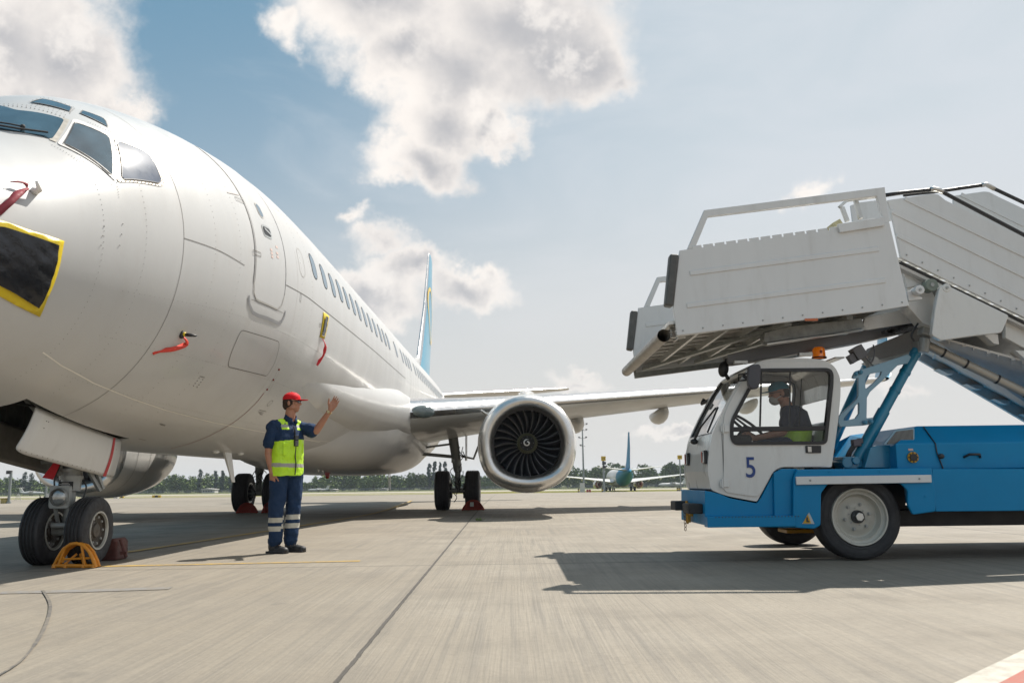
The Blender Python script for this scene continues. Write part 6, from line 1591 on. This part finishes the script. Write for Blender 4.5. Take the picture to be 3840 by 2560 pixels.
# vest: navy above, yellow below
vm = MB(); vm.loft([(Tm(-.005, 0, .875), .204, .152, yaw_), (Tm(0, 0, 1.0), .200, .15, yaw_), (Tm(.005, 0, 1.15), .196, .146, yaw_), (Tm(.012, 0, 1.32), .190, .142, yaw_), (Tm(.0, 0, 1.42), .168, .118, yaw_), (Tm(-.01, 0, 1.50), .125, .092, yaw_)], 36)
vm.cap(Tm(0, -.10, 1.475), Tm(0, -.135, 1.455), .066, .062, 18); vm.cap(Tm(0, .09, 1.475), Tm(0, .14, 1.46), .066, .062, 18)
vo = vm.build('safety_vest', NAVY, PW_); remesh(vo, .006, 3); folds(vo, .09, .022)
def vz(c):
    z = c.z; d = c-Tm(0, 0, c.z); b = d.dot(rt); a = d.dot(fw)
    zz = z+.02*(c.x-W0.x)*2
    if .975 < zz < 1.020: return 2
    if z < 1.275+.10*(c.x-W0.x): return 1
    if z > 1.35 and abs(b) > .055:
        s_ = z-1.56+abs(b)*.55+(.0 if a > 0 else .02)
        k = (abs(b)-.055)
        if z > 1.475-.10*0 or (a > .02 and z > 1.405):
            h = z-(1.405 if a > .02 else 1.45)
            if h < .026: return 1
            if h < .062: return 2
            return 1
    return 0
zone(vo, vz, [HIVIS, GREYR])
zp = MB(); pts = []
for z, a_, b_ in ((.885, .150, .018), (1.0, .156, .024), (1.1, .153, .012), (1.2, .146, .020), (1.28, .146, .010), (1.38, .140, .0), (1.45, .118, 0)): pts.append(Tm(a_, b_, z))
zp.tube(smooth_curve(pts), .0065, 8); zp.build('zip', BLACK, vo, smooth=True)
pk = MB(); R3 = Matrix((rt, -fw, Vector((0, 0, 1)))).transposed(); pk.box(Tm(.128, -.088, 1.165), (.095, .018, .12), R3); pko = pk.build('pocket', HIVIS, vo, bev=.008); pf_ = MB(); pf_.box(Tm(.134, -.088, 1.232), (.105, .016, .045), R3); pf_.build('pocket_flap', HIVIS, pko, bev=.006)
pk = MB(); pk.box(Tm(.118, .10, 1.19), (.08, .018, .12), R3); pk.build('pocket', HIVIS, vo, bev=.008)
rad = MB(); rc_ = Tm(.162, .012, 1.275); rad.box(rc_, (.052, .034, .125), R3); ro_ = rad.build('radio', BLACK, PW_, bev=.006); rad = MB(); rad.tube([rc_+Vector((0, 0, .06))-rt*.014, rc_+Vector((0, 0, .16))-rt*.018], [.007, .004], 8); rad.build('antenna', BLACK, ro_)
rad = MB()
for i in range(4):
    for j in range(3): rad.box(rc_+fw*.019+rt*(.013*(j-1))+Vector((0, 0, -.048+.014*i)), (.008, .004, .006), R3)
rad.build('keypad', pmat('key_grey', (.4, .4, .4), .5), ro_); rad = MB(); rad.box(rc_+fw*.018+Vector((0, 0, .028)), (.036, .003, .030), R3); rad.build('display', pmat('display', (.10, .11, .11), .2), ro_)
# cap, hair, sunglasses, wristwatch
f, r, u = HR.col[1], HR.col[0], HR.col[2]
def Hh(x, y, z): return hc+HR@Vector((x, y, z))
hm = MB(); hm.ell(Hh(0, -.020, .016), (.0815, .094, .094), HR, 20, 12); hm.ell(Hh(0, -.055, -.02), (.066, .058, .066), HR, 20, 12); ho_ = hm.build('hair', HAIR, PW_); remesh(ho_, .005, 2)
cut = MB(); cut.box(Hh(0, .118, -.02), (.3, .17, .24), HR); cut.box(Hh(0, 0, -.16), (.3, .3, .17), HR); boolean(ho_, cut.build('c', HAIR))
cp = MB(); cp.ell(Hh(0, -.006, .052), (.087, .108, .080), HR, 28, 16); cb = cp.build('cap', CAPR, PW_); remesh(cb, .005, 2)
cut = MB(); cut.box(Hh(0, 0, -.078), (.4, .4, .24), HR); boolean(cb, cut.build('c', HAIR))
vs = []; n = 16
for i in range(n+1):
    q = -1.25+2.5*i/n; x, y = .079*sin(q), .096*cos(q)-.004
    ex_ = .105*max(0, cos(q*1.18))**.6
    vs += [Hh(x, y, .044), Hh(x*.97, y+ex_, .052-.012*(abs(q)/1.25)**2-.018*(ex_/.105))]
br_ = MB(); br_.add(vs, [(2*i, 2*i+1, 2*i+3, 2*i+2) for i in range(n)]); bro = br_.build('cap_brim', CAPR, cb, smooth=True); md = bro.modifiers.new('s', 'SOLIDIFY'); md.thickness = .006
bt_ = MB(); bt_.ell(Hh(0, -.006, .133), (.007, .007, .005), HR); bt_.build('cap_button', CAPR, cb)
gl = MB()
for s_ in (1, -1):
    gl.ell(Hh(s_*.031, .096, .014), (.025, .008, .021), HR @ Matrix.Rotation(-s_*.25, 3, 'Z'), 16, 8)
go = gl.build('sunglasses', pmat('dark_lens', (.02, .03, .05), .08, spec=1, coat=1), PW_, smooth=True)
gl = MB()
for s_ in (1, -1): gl.tube([Hh(s_*.055, .088, .018), Hh(s_*.076, .04, .016), Hh(s_*.081, -.01, .010)], .0028, 6)
gl.tube([Hh(-.01, .108, .018), Hh(.01, .108, .018)], .003, 6); gl.build('sunglass_frame', BLACK, go)
wt_ = MB(); dl_ = (wL-eL).normalized(); wt_.tube([wL-dl_*.035, wL-dl_*.020], .0335, 16); wo = wt_.build('wristwatch', pmat('gold_watch', (.40, .28, .12), .3, metal=.9), PW_); wt_ = MB(); wt_.tube([wL-dl_*.028+Vector((0, -.030, .0)), wL-dl_*.028+Vector((0, -.040, 0))], .016, 14); wt_.build('watch_face', pmat('dial', (.5, .42, .25), .3, metal=.5), wo)

# ---- truck driver
YD = 8.68; D0 = P(2960, 1680, YD); PD = thing('person', D0, 'driver with teal cap and pale face mask sitting in the truck cab', 'person')
def q_(u, v, dy=0): return P(u, v, YD+dy)
mb = MB(); dc = q_(2921, 1476); DR = head(mb, dc, (-1, -.06, -.12)); mb.cap(q_(2952, 1525), q_(2935, 1490), .062, .058, 14)
mb.loft([(q_(2978, 1660), .12, .16, 0), (q_(2980, 1600), .12, .17, 0), (q_(2968, 1545), .11, .17, 0)])
for dy in (-.19, .19):
    s_, e_, w_ = q_(2962, 1545, dy), q_(2935, 1620, dy*1.1), q_(2828, 1642, dy*.8); mb.cap(s_, e_, .056, .044); mb.cap(e_, w_, .044, .028); hand(mb, w_, (-.9, 0, .25), (0, .35 if dy < 0 else -.35, .9), (0, .8 if dy < 0 else -.8, -.4), .8, .1)
mb.cap(q_(2980, 1665, -.1), q_(2850, 1668, -.1), .075, .06); mb.cap(q_(2980, 1665, .1), q_(2850, 1668, .1), .075, .06)
do = mb.build('body', SKIN, PD); remesh(do, .007, 3)
sm = MB(); sm.loft([(q_(2982, 1655), .14, .185, 0), (q_(2988, 1600), .145, .195, 0), (q_(2975, 1545), .13, .20, 0), (q_(2960, 1522), .08, .12, 0)], 28)
for dy in (-.19, .19): s_, e_ = q_(2962, 1548, dy), q_(2937, 1615, dy*1.1); sm.cap(s_, s_+(e_-s_)*.6, .078, .072, 16)
so = sm.build('shirt', cloth('driver_shirt', (.018, .024, .045)), PD); remesh(so, .008, 4)
vm = MB(); vm.loft([(q_(2978, 1668), .165, .20, 0), (q_(2984, 1612), .158, .208, 0)], 28); vm.build('safety_vest', HIVIS, PD, smooth=2)
tr = MB(); 
for dy in (-.1, .1): tr.cap(q_(2980, 1668, dy), q_(2845, 1670, dy), .09, .075, 16)
tr.build('trousers', NAVY, PD, smooth=True)
def Dh(x, y, z): return dc+DR@Vector((x, y, z))
hm = MB(); hm.ell(Dh(0, -.025, .008), (.078, .088, .086), DR, 20, 12); hm.build('hair', HAIR, PD, smooth=True)
TEALC = cloth('cap_teal', (.008, .15, .21), .7, .2)
cp = MB(); cp.ell(Dh(0, -.006, .050), (.088, .110, .082), DR, 28, 16); cb = cp.build('cap', TEALC, PD); remesh(cb, .006, 2)
cut = MB(); cut.box(Dh(0, 0, -.080), (.4, .4, .24), DR); boolean(cb, cut.build('c', HAIR))
vs = []
for i in range(n+1):
    q = -1.25+2.5*i/n; x, y = .079*sin(q), .096*cos(q)-.004; ex_ = .10*max(0, cos(q*1.18))**.6
    vs += [Dh(x, y, .042), Dh(x*.97, y+ex_, .050-.012*(abs(q)/1.25)**2-.018*(ex_/.105))]
br_ = MB(); br_.add(vs, [(2*i, 2*i+1, 2*i+3, 2*i+2) for i in range(n)]); bro = br_.build('cap_brim', TEALC, cb, smooth=True); md = bro.modifiers.new('s', 'SOLIDIFY'); md.thickness = .006
mk_ = MB(); mk_.ell(Dh(0, .055, -.058), (.052, .062, .056), DR, 20, 12); mk_.cap(Dh(.05, .05, -.05), Dh(.078, -.005, -.02), .010, .004, 8); mk_.cap(Dh(-.05, .05, -.05), Dh(-.078, -.005, -.02), .010, .004, 8); mo = mk_.build('face_mask', pmat('mask_grey', (.42, .41, .39), .8, bump=.4, bs=40), PD); remesh(mo, .006, 2)
gl = MB()
for s_ in (1, -1): gl.tube([Dh(s_*.012, .106, .014), Dh(s_*.05, .095, .016), Dh(s_*.078, .0, .012)], .003, 6)
gl.build('glasses', BLACK, PD)
# ------------------------------------------------------------------ far side of the field
def gp(u, Y): # ground point under photo column u at distance Y
    x = (u-1920)/CF*Y
    for _ in range(3): x += (u-proj(Vector((x, Y, zg(Y))))[0])/CF*Y
    return Vector((x, Y, zg(Y)))
hgt = lambda px_, Y: px_/CF*Y
# the second airliner, seen from behind
AIR2, _f2 = airliner(True)
AIR2['label'] = 'distant white airliner with blue tail and red engine covers seen from behind'
q = gp(2333, 198); AIR2.location = Vector((q.x-.15, 198+15.6, -1.90)); AIR2.rotation_euler = (0, 0, pi-.004)
# small white jets far away
def small_jet(p, yaw, k, label, high=True):
    r_ = thing('parked_jet', p, label, 'airplane', 'white aircraft parked far across the field')
    R = Matrix.Rotation(yaw, 3, 'Z'); Lp = lambda x, y, z: p+R@Vector((x*k, y*k, z*k))
    m_ = MB(); pts = [Lp(-14, 0, 3.0), Lp(-13, 0, 2.9), Lp(-10, 0, 2.8), Lp(6, 0, 2.8), Lp(11, 0, 3.3), Lp(15, 0, 3.9)]; m_.tube(pts, [.2*k, 1.0*k, 1.7*k, 1.7*k, 1.2*k, .3*k], 16); m_.build('fuselage', WHITE, r_, smooth=2)
    m_ = MB(); zw = 4.6 if high else 2.0
    for s_ in (1, -1): a, b = Lp(-2, 0, zw), Lp(2, s_*16, zw-.6); m_.add([a, Lp(4, 0, zw), Lp(4, s_*16, zw-.6), b, Lp(-2, 0, zw+.4), Lp(4, 0, zw+.3), Lp(4, s_*16, zw-.45), Lp(2, s_*16, zw-.45)], [(0, 1, 2, 3), (4, 5, 6, 7), (0, 3, 7, 4), (1, 2, 6, 5), (2, 3, 7, 6)])
    m_.build('wing', WHITE2, r_)
    m_ = MB(); m_.add([Lp(10, .2, 4), Lp(15, .2, 4.2), Lp(16.5, .2, 9), Lp(13.5, .2, 9), Lp(10, -.2, 4), Lp(15, -.2, 4.2), Lp(16.5, -.2, 9), Lp(13.5, -.2, 9)], [(0, 1, 2, 3), (7, 6, 5, 4), (0, 3, 7, 4), (1, 2, 6, 5)]); m_.build('tail_fin', WHITE2, r_)
    m_ = MB(); m_.box(Lp(15, 0, 9), (3*k, 10*k, .3*k), R); m_.build('tailplane', WHITE2, r_)
    m_ = MB()
    for x, y in ((-9, 0), (1, 2), (1, -2)): m_.tube([Lp(x, y-.3, .6), Lp(x, y+.3, .6)], .6*k, 12); m_.beam(Lp(x, y, .6), Lp(x, y*.6, 2.2), .3*k, .3*k)
    m_.build('landing_gear', DARKG, r_); return r_
small_jet(gp(1192, 360), radians(5), .30*1.0, 'tiny white T-tailed aircraft parked far off beyond the worker')
small_jet(gp(2520, 350), radians(12), .42, 'small white high-winged aircraft beyond the right wing of the far airliner')
small_jet(gp(2003, 370), radians(160), .30, 'faint white aircraft by the trees behind the left engine intake')
small_jet(gp(120, 350), radians(175), .36, 'faint white aircraft with raised tail far behind the nose wheels')
# trees
def leafmat(name, a, b):
    m = bpy.data.materials.new(name); m.use_nodes = True; t = NT(m.node_tree); bs = t.n['Principled BSDF']
    co = t.new('ShaderNodeNewGeometry').outputs['Position']; n = t.noise(co, .35, 4, .6); n2 = t.noise(co, 2.2, 3, .6)
    t.put(bs.inputs['Base Color'], t.mix(t.math('ADD', t.math('MULTIPLY', n, .7), t.math('MULTIPLY', t.math('SUBTRACT', n2, .3), .6)), a, b)); bs.inputs['Roughness'].default_value = .75; bs.inputs['Specular IOR Level'].default_value = .2
    return m
LEAF = leafmat('leaf_green', (.040, .075, .016), (.17, .225, .045)); LEAFD = leafmat('poplar_leaf', (.016, .040, .024), (.06, .10, .040)); LEAFY = leafmat('young_leaf', (.05, .075, .015), (.14, .17, .04)); BARK = pmat('bark', (.06, .045, .035), .9)
def crown(mb, c, rx, ry, rz, n, s, rnd, lumps=7):
    L = []
    for k in range(lumps):
        q = rnd.random()*6.28; e = rnd.uniform(-.7, .9); L.append((c+Vector((rx*.55*cos(q)*sqrt(1-e*e*.6), ry*.55*sin(q)*sqrt(1-e*e*.6), rz*.6*e)), rnd.uniform(.42, .62)))
    for i in range(n):
        cc, k = L[i % lumps]; v = Vector((rnd.gauss(0, 1), rnd.gauss(0, 1), rnd.gauss(0, 1))).normalized()*rnd.uniform(.55, 1.)**.5
        p = cc+Vector((v.x*rx*k, v.y*ry*k, v.z*rz*k*1.05)); a = Vector((rnd.gauss(0, 1), rnd.gauss(0, 1), rnd.gauss(0, 1))).normalized(); b = (v*.5+a.orthogonal()).cross(a).normalized(); ss = s*rnd.uniform(.6, 1.4)
        mb.add([p-a*ss, p+b*ss*.7, p+a*ss, p-b*ss*.7], [(0, 1, 2, 3)])
def tree_at(p, h, w, mat, label, group, name='tree', seed=0, poplar=False, n=420):
    rnd = random.Random(seed); r_ = thing(name, p, label, 'tree', group)
    t = MB(); t.tube([p, p+Vector((0, 0, h*.25)), p+Vector((h*.01, 0, h*.75))], [h*.025, h*.018, h*.006], 8)
    for k in range(5): q = rnd.random()*6.28; a = p+Vector((0, 0, h*(.25+.1*k))); t.tube([a, a+Vector((cos(q)*w*.3, sin(q)*w*.3, h*.12))], [h*.008, h*.003], 5)
    t.build('trunk', BARK, r_)
    m_ = MB()
    if poplar:
        for k in range(6): z = h*(.16+.14*k); crown(m_, p+Vector((rnd.uniform(-.1, .1)*w, 0, z)), w*.5*(1-.11*abs(k-2)), w*.5*(1-.11*abs(k-2)), h*.13, n//6, h*.030, rnd, 4)
        crown(m_, p+Vector((0, 0, h*.93)), w*.2, w*.2, h*.08, n//8, h*.018, rnd, 3)
    else: crown(m_, p+Vector((0, 0, h*.56)), w*.5, w*.5, h*.44, n, h*.055, rnd, 9)
    m_.build('crown', mat, r_); return r_
DT = 425.
pops = [(748, 84, 24, 'dark slim poplar standing alone left of the low white building'), (807, 80, 18, 'dark slim poplar, left one of the close pair behind the low building'), (832, 80, 20, 'dark slim poplar, right one of the close pair behind the low building'), (864, 78, 20, 'dark slim poplar just left of the right main wheels'),
        (1610, 96, 20, 'dark slim poplar, leftmost in the clump left of the engine'), (1630, 102, 18, 'tallest poplar, second from the left in the clump by the engine'), (1650, 98, 12, 'narrow poplar, third from the left in the clump by the engine'), (1668, 102, 20, 'broad poplar, rightmost in the clump left of the engine'),
        (88, 82, 26, 'dark tall poplar far behind the nose wheels'), (112, 78, 26, 'dark tall poplar right beside another behind the nose wheels')]
for i, (u, hp, wp2, lab) in enumerate(pops):
    tree_at(gp(u, DT-12), hgt(hp, DT), hgt(wp2, DT), LEAFD, lab, 'tall poplars beyond the airfield', 'poplar_tree', i, True, 700)
near = [(1535, 66, 60, 'rounded green tree left of the poplar clump by the engine'), (1578, 60, 56, 'rounded pale green tree touching the poplar clump'), (1330, 62, 60, 'bushy green tree far behind the raised hand side of the worker'), (1400, 60, 60, 'large green tree below the aircraft belly, middle distance'), (1462, 54, 50, 'green tree between belly and poplar clump'), (1212, 40, 30, 'small dark tree behind the tiny T-tailed aircraft'), (1308, 34, 28, 'small pale green tree in front of the wood'),
        (2130, 80, 70, 'tall green tree just right of the engine'), (2230, 82, 70, 'tall green tree behind the first yellow sign'), (2425, 82, 70, 'green tree right of the far airliner tail'), (2510, 84, 60, 'high rounded green tree left of the second yellow sign'), (2560, 80, 60, 'rounded green tree beside the truck cab'), (665, 48, 34, 'pale bushy tree right of the starboard engine'), (700, 52, 60, 'dark bushy tree left of the lone poplar'), (640, 58, 50, 'dark round tree against the starboard engine')]
for i, (u, hp, wp2, lab) in enumerate(near):
    tree_at(gp(u, DT-20), hgt(hp, DT), hgt(wp2, DT), LEAFY if i in (1, 6, 12) else LEAF, lab, 'broadleaf trees beyond the airfield', 'tree', 40+i, False, 620)
wood = MB(); rnd = random.Random(5)
u = -500
while u < 4400:
    base = 54+10*sin(u*.011)+8*sin(u*.031+1)
    if 860 < u < 1160: base *= .75
    if 1680 < u < 1900: base = 50
    if u > 2050: base = 72+8*sin(u*.02)
    hp = base+rnd.uniform(-8, 9); Y = DT+rnd.uniform(0, 45); w = hgt(rnd.uniform(34, 60), Y); p = gp(u, Y)
    crown(wood, p+Vector((0, 0, hgt(hp, Y)*.5)), w*.55, w*.55, hgt(hp, Y)*.52, 300, hgt(4.6, Y), rnd, 8)
    if rnd.random() < .7:
        Y2 = DT-8; p = gp(u+10, Y2); crown(wood, p+Vector((0, 0, hgt(14, Y2))), hgt(24, Y2), hgt(20, Y2), hgt(16, Y2), 170, hgt(4.2, Y2), rnd, 5)
    u += rnd.uniform(14, 24)
tag(wood.build('woodland', LEAF), 'long mass of green woodland along the far edge of the airfield', 'woodland', kind='stuff')
# perimeter fence
fe = MB(); Yf = 402
root = thing('perimeter_fence', Vector((0, Yf, zg(Yf))), 'long grey mesh fence in front of the distant trees', 'fence')
for k in range(-120, 121):
    x = k*3.2; fe.box((x, Yf, zg(Yf)+.75), (.16, .16, 1.5))
for z in (.1, .4, .7, 1.0, 1.3): fe.box((0, Yf, zg(Yf)+z), (780, .03, .12))
o = fe.build('mesh_panels', pmat('fence_grey', (.20, .21, .21), .7), root); o['kind'] = 'stuff'
# low buildings
def building(u0, u1, Y, hp, label, roofc=(.45, .43, .42)):
    a, b = gp(u0, Y), gp(u1, Y); h = hgt(hp, Y); r_ = thing('low_building', (a+b)/2, label, 'building'); w = b.x-a.x; c = (a+b)/2
    m_ = MB(); m_.box(c+Vector((0, 2, h*.4)), (w, 5, h*.8)); m_.build('wall', pmat('building_wall', (.50, .49, .47), .7), r_)
    m_ = MB(); m_.prism([(a.x-.3, c.z+h*.8), (b.x+.3, c.z+h*.72), (b.x+.3, c.z+h*.84), (c.x-w*.2, c.z+h*1.02), (a.x-.3, c.z+h*.95)], Y-1, Y+5); m_.build('roof', pmat('building_roof', roofc, .6), r_)
    for k in range(4):
        m_ = MB(); m_.box(c+Vector((w*(-.36+.2*k), -.52, h*.42)), (w*.13, .08, h*.32)); m_.build('window', pmat('dark_window', (.06, .07, .09), .3), r_)
building(758, 806, 395, 17, 'low white building with dark windows in front of the poplars')
building(1985, 2018, 395, 16, 'pale low shed just left of the engine intake')
building(1240, 1262, 396, 9, 'tiny pale hut before the trees under the belly')
building(1425, 1452, 396, 9, 'tiny pale roof before the trees under the fuselage')
# masts and signs
POST = pmat('post_grey', (.24, .27, .27), .5, metal=.4)
def mast(u, Y, top, label):
    p = gp(u, Y); h = (zt_ := P(u, top, Y).z)-p.z; r_ = thing('floodlight_mast', p, label, 'light mast'); m_ = MB(); m_.tube([p, p+Vector((0, 0, h))], [.22, .12], 12); m_.build('pole', POST, r_)
    for z, n_, w in ((h-.2, 3, 1.0), (h-1.4, 3, .9), (h-3.0, 2, .8), (h-4.6, 1, .5)):
        m_ = MB(); m_.box(p+Vector((0, 0, z)), (w*2, .08, .08)); cb_ = m_.build('crossarm', POST, r_)
        for k in range(n_):
            x = w*(-.9+1.8*k/max(n_-1, 1)); m_ = MB(); m_.box(p+Vector((x, -.15, z+.22)), (.42, .3, .2), Matrix.Rotation(.4, 3, 'X')); m_.build('floodlight', DARKG, cb_, bev=.03)
mast(2190, 175, 1588, 'tall grey floodlight mast standing just right of the engine')
SIGNY = pmat('sign_board_yellow', (.55, .36, .01), .6)
def sign(u, Y, t0, t1, txt, label, box=None):
    p = gp(u, Y); z0, z1 = P(u, t1, Y).z, P(u, t0, Y).z; w = hgt(17, Y); r_ = thing('stand_sign', p, label, 'sign', 'yellow stand signs')
    m_ = MB(); m_.box(p+Vector((0, 0, (z0-p.z)/2)), (.22 if not box else .42, .22, z0-p.z)); m_.build('post', POST, r_)
    m_ = MB(); m_.box(Vector((p.x, Y-.2, (z0+z1)/2)), (w, .15, z1-z0)); bo_ = m_.build('sign_board', SIGNY, r_)
    text(txt, 'lettering', BLACK, bo_, (p.x-w*.3, Y-.29, z0+(z1-z0)*.3), (z1-z0)*.42, w*.6)
    if box:
        m_ = MB(); m_.box(Vector((p.x+.1, Y-.3, P(u, box, Y).z)), (w*.8, .5, hgt(10, Y))); m_.box(Vector((p.x+.1, Y-.3, P(u, box+14, Y).z)), (w*.7, .5, hgt(9, Y))); m_.build('display_box', BLACKM, r_)
sign(2266, 172, 1710, 1727, '14', 'yellow stand sign above black boxes left of the far airliner', 1736)
sign(2554, 165, 1706, 1721, '14A', 'yellow stand sign on thin post beside the truck cab')
def cabinet(u, Y, w, h, mat, label, cat='cabinet', name='electric_cabinet'):
    p = gp(u, Y); W_, H_ = hgt(w, Y), hgt(h, Y); r_ = thing(name, p, label, cat); m_ = MB(); m_.box(p+Vector((0, 0, H_/2)), (W_, W_*.6, H_)); m_.build('housing', mat, r_, bev=.02); m_ = MB(); m_.box(p+Vector((0, -W_*.31, H_*.55)), (W_*.8, .02, H_*.75)); m_.build('door', mat, r_, bev=.01); m_ = MB(); m_.box(p+Vector((0, 0, H_+.02)), (W_*1.08, W_*.7, .06)); m_.build('lid', mat, r_)
CABG = pmat('cabinet_white', (.55, .55, .53), .5)
cabinet(2184, 174, 17, 33, CABG, 'white electric cabinet at the foot of the tall mast'); cabinet(184, 66, 19, 27, CABG, 'white electric cabinet seen between the nose wheels')
cabinet(15, 55, 21, 17, pmat('box_yellow', (.40, .33, .12), .6), 'yellow box on the apron edge at the left border', 'box', 'service_box')
cabinet(435, 150, 16, 8, CABG, 'white low marker box beyond the starboard engine', 'box', 'service_box')
for u, Y, w, lab in ((457, 150, 14, 'small yellow marker box beside a white one beyond the starboard engine'), (587, 150, 32, 'long yellow and black taxiway sign beyond the starboard engine')):
    p = gp(u, Y); r_ = thing('taxiway_sign', p, lab, 'sign'); W_ = hgt(w, Y); m_ = MB(); m_.box(p+Vector((0, 0, .25)), (W_, .2, .38)); m_.build('sign_panel', SIGNY, r_)
    m_ = MB(); m_.box(p+Vector((0, -.12, .25)), (W_*.34, .03, .34)); m_.build('black_field', BLACK, r_)
    m_ = MB(); m_.box(p+Vector((-W_*.3, 0, .03)), (.06, .06, .1)); m_.build('leg', POST, r_); m_ = MB(); m_.box(p+Vector((W_*.3, 0, .03)), (.06, .06, .1)); m_.build('leg', POST, r_)
for u, Y, top in ((32, 55, 1770), (170, 68, 1790)):
    p = gp(u, Y); r_ = thing('grey_post', p, 'thick grey post at the left border behind the gear door' if u < 100 else 'thinner grey post just left of the nose wheel strut', 'post'); z = P(u, top, Y).z; m_ = MB(); m_.tube([p, Vector((p.x, Y, z))], .085, 14); m_.build('pole', POST, r_); m_ = MB(); m_.box(Vector((p.x-.12, Y, z)), (.3, .2, .22)); m_.build('lamp_head', DARKG, r_)
    m_ = MB(); m_.tube([p, p+Vector((0, 0, .12))], .14, 14); m_.build('base_plate', POST, r_)
BOLY = pmat('bollard_yellow', (.55, .42, .05), .6)
for i, (u, Y, lab) in enumerate(((149, 62, 'black and yellow bollard left of the nose wheels'), (164, 64, 'black and yellow bollard tight against the nose wheel'), (2170, 168, 'black and yellow bollard left of the white cabinet'), (2541, 168, 'black and yellow bollard, left of two by the truck cab'), (2548, 168, 'black and yellow bollard, right of two by the truck cab'), (2259, 168, 'black and yellow bollard at the foot of the first yellow sign'))):
    p = gp(u, Y); r_ = thing('bollard', p, lab, 'bollard', 'striped bollards'); h = .42 if Y < 100 else .75
    for k in range(3): m_ = MB(); m_.tube([p+Vector((0, 0, h/3*k)), p+Vector((0, 0, h/3*(k+1)))], .045 if Y < 100 else .16, 12); m_.build('black_band' if k % 2 == 0 else 'yellow_band', BLACKM if k % 2 == 0 else BOLY, r_)
for u, Y in ((2203, 170), (2212, 170)):
    p = gp(u, Y); r_ = thing('equipment_box', p, 'small red box with white top right of the tall mast' if u == 2203 else 'small red box, right one of two beyond the tall mast', 'box'); m_ = MB(); m_.box(p+Vector((0, 0, .25)), (.42, .4, .5)); m_.build('case', pmat('box_red', (.35, .05, .03), .6), r_, bev=.03); m_ = MB(); m_.box(p+Vector((0, 0, .52)), (.36, .36, .08)); m_.build('lid', CABG, r_)
p = gp(67, 90); r_ = thing('lattice_stand', p, 'small grey lattice stand far behind the nose gear', 'stand'); m_ = MB(); h = hgt(24, 90)
for s_ in (-1, -.4, .4, 1): m_.beam(p+Vector((s_*.34, 0, 0)), p+Vector((s_*.1, 0, h)), .03, .03)
for z in (.3, .6): m_.beam(p+Vector((-.3, 0, z*h)), p+Vector((.3, 0, z*h)), .02, .02)
m_.build('frame', ALU, r_)
# haze between here and the wood
hz = MB(); hz.box((0, 1275, 6.5), (5400, 2720, 27)); ho = hz.build('haze', None); ho.data.materials.clear()
hm_ = bpy.data.materials.new('haze_air'); hm_.use_nodes = True; t = NT(hm_.node_tree); t.n.clear(); out = t.new('ShaderNodeOutputMaterial'); pv = t.new('ShaderNodeVolumePrincipled'); pv.inputs['Density'].default_value = .00020; pv.inputs['Color'].default_value = (.75, .85, 1., 1); pv.inputs['Anisotropy'].default_value = .3
t.l.new(pv.outputs[0], out.inputs['Volume']); ho.data.materials.append(hm_); ho['kind'] = 'stuff'
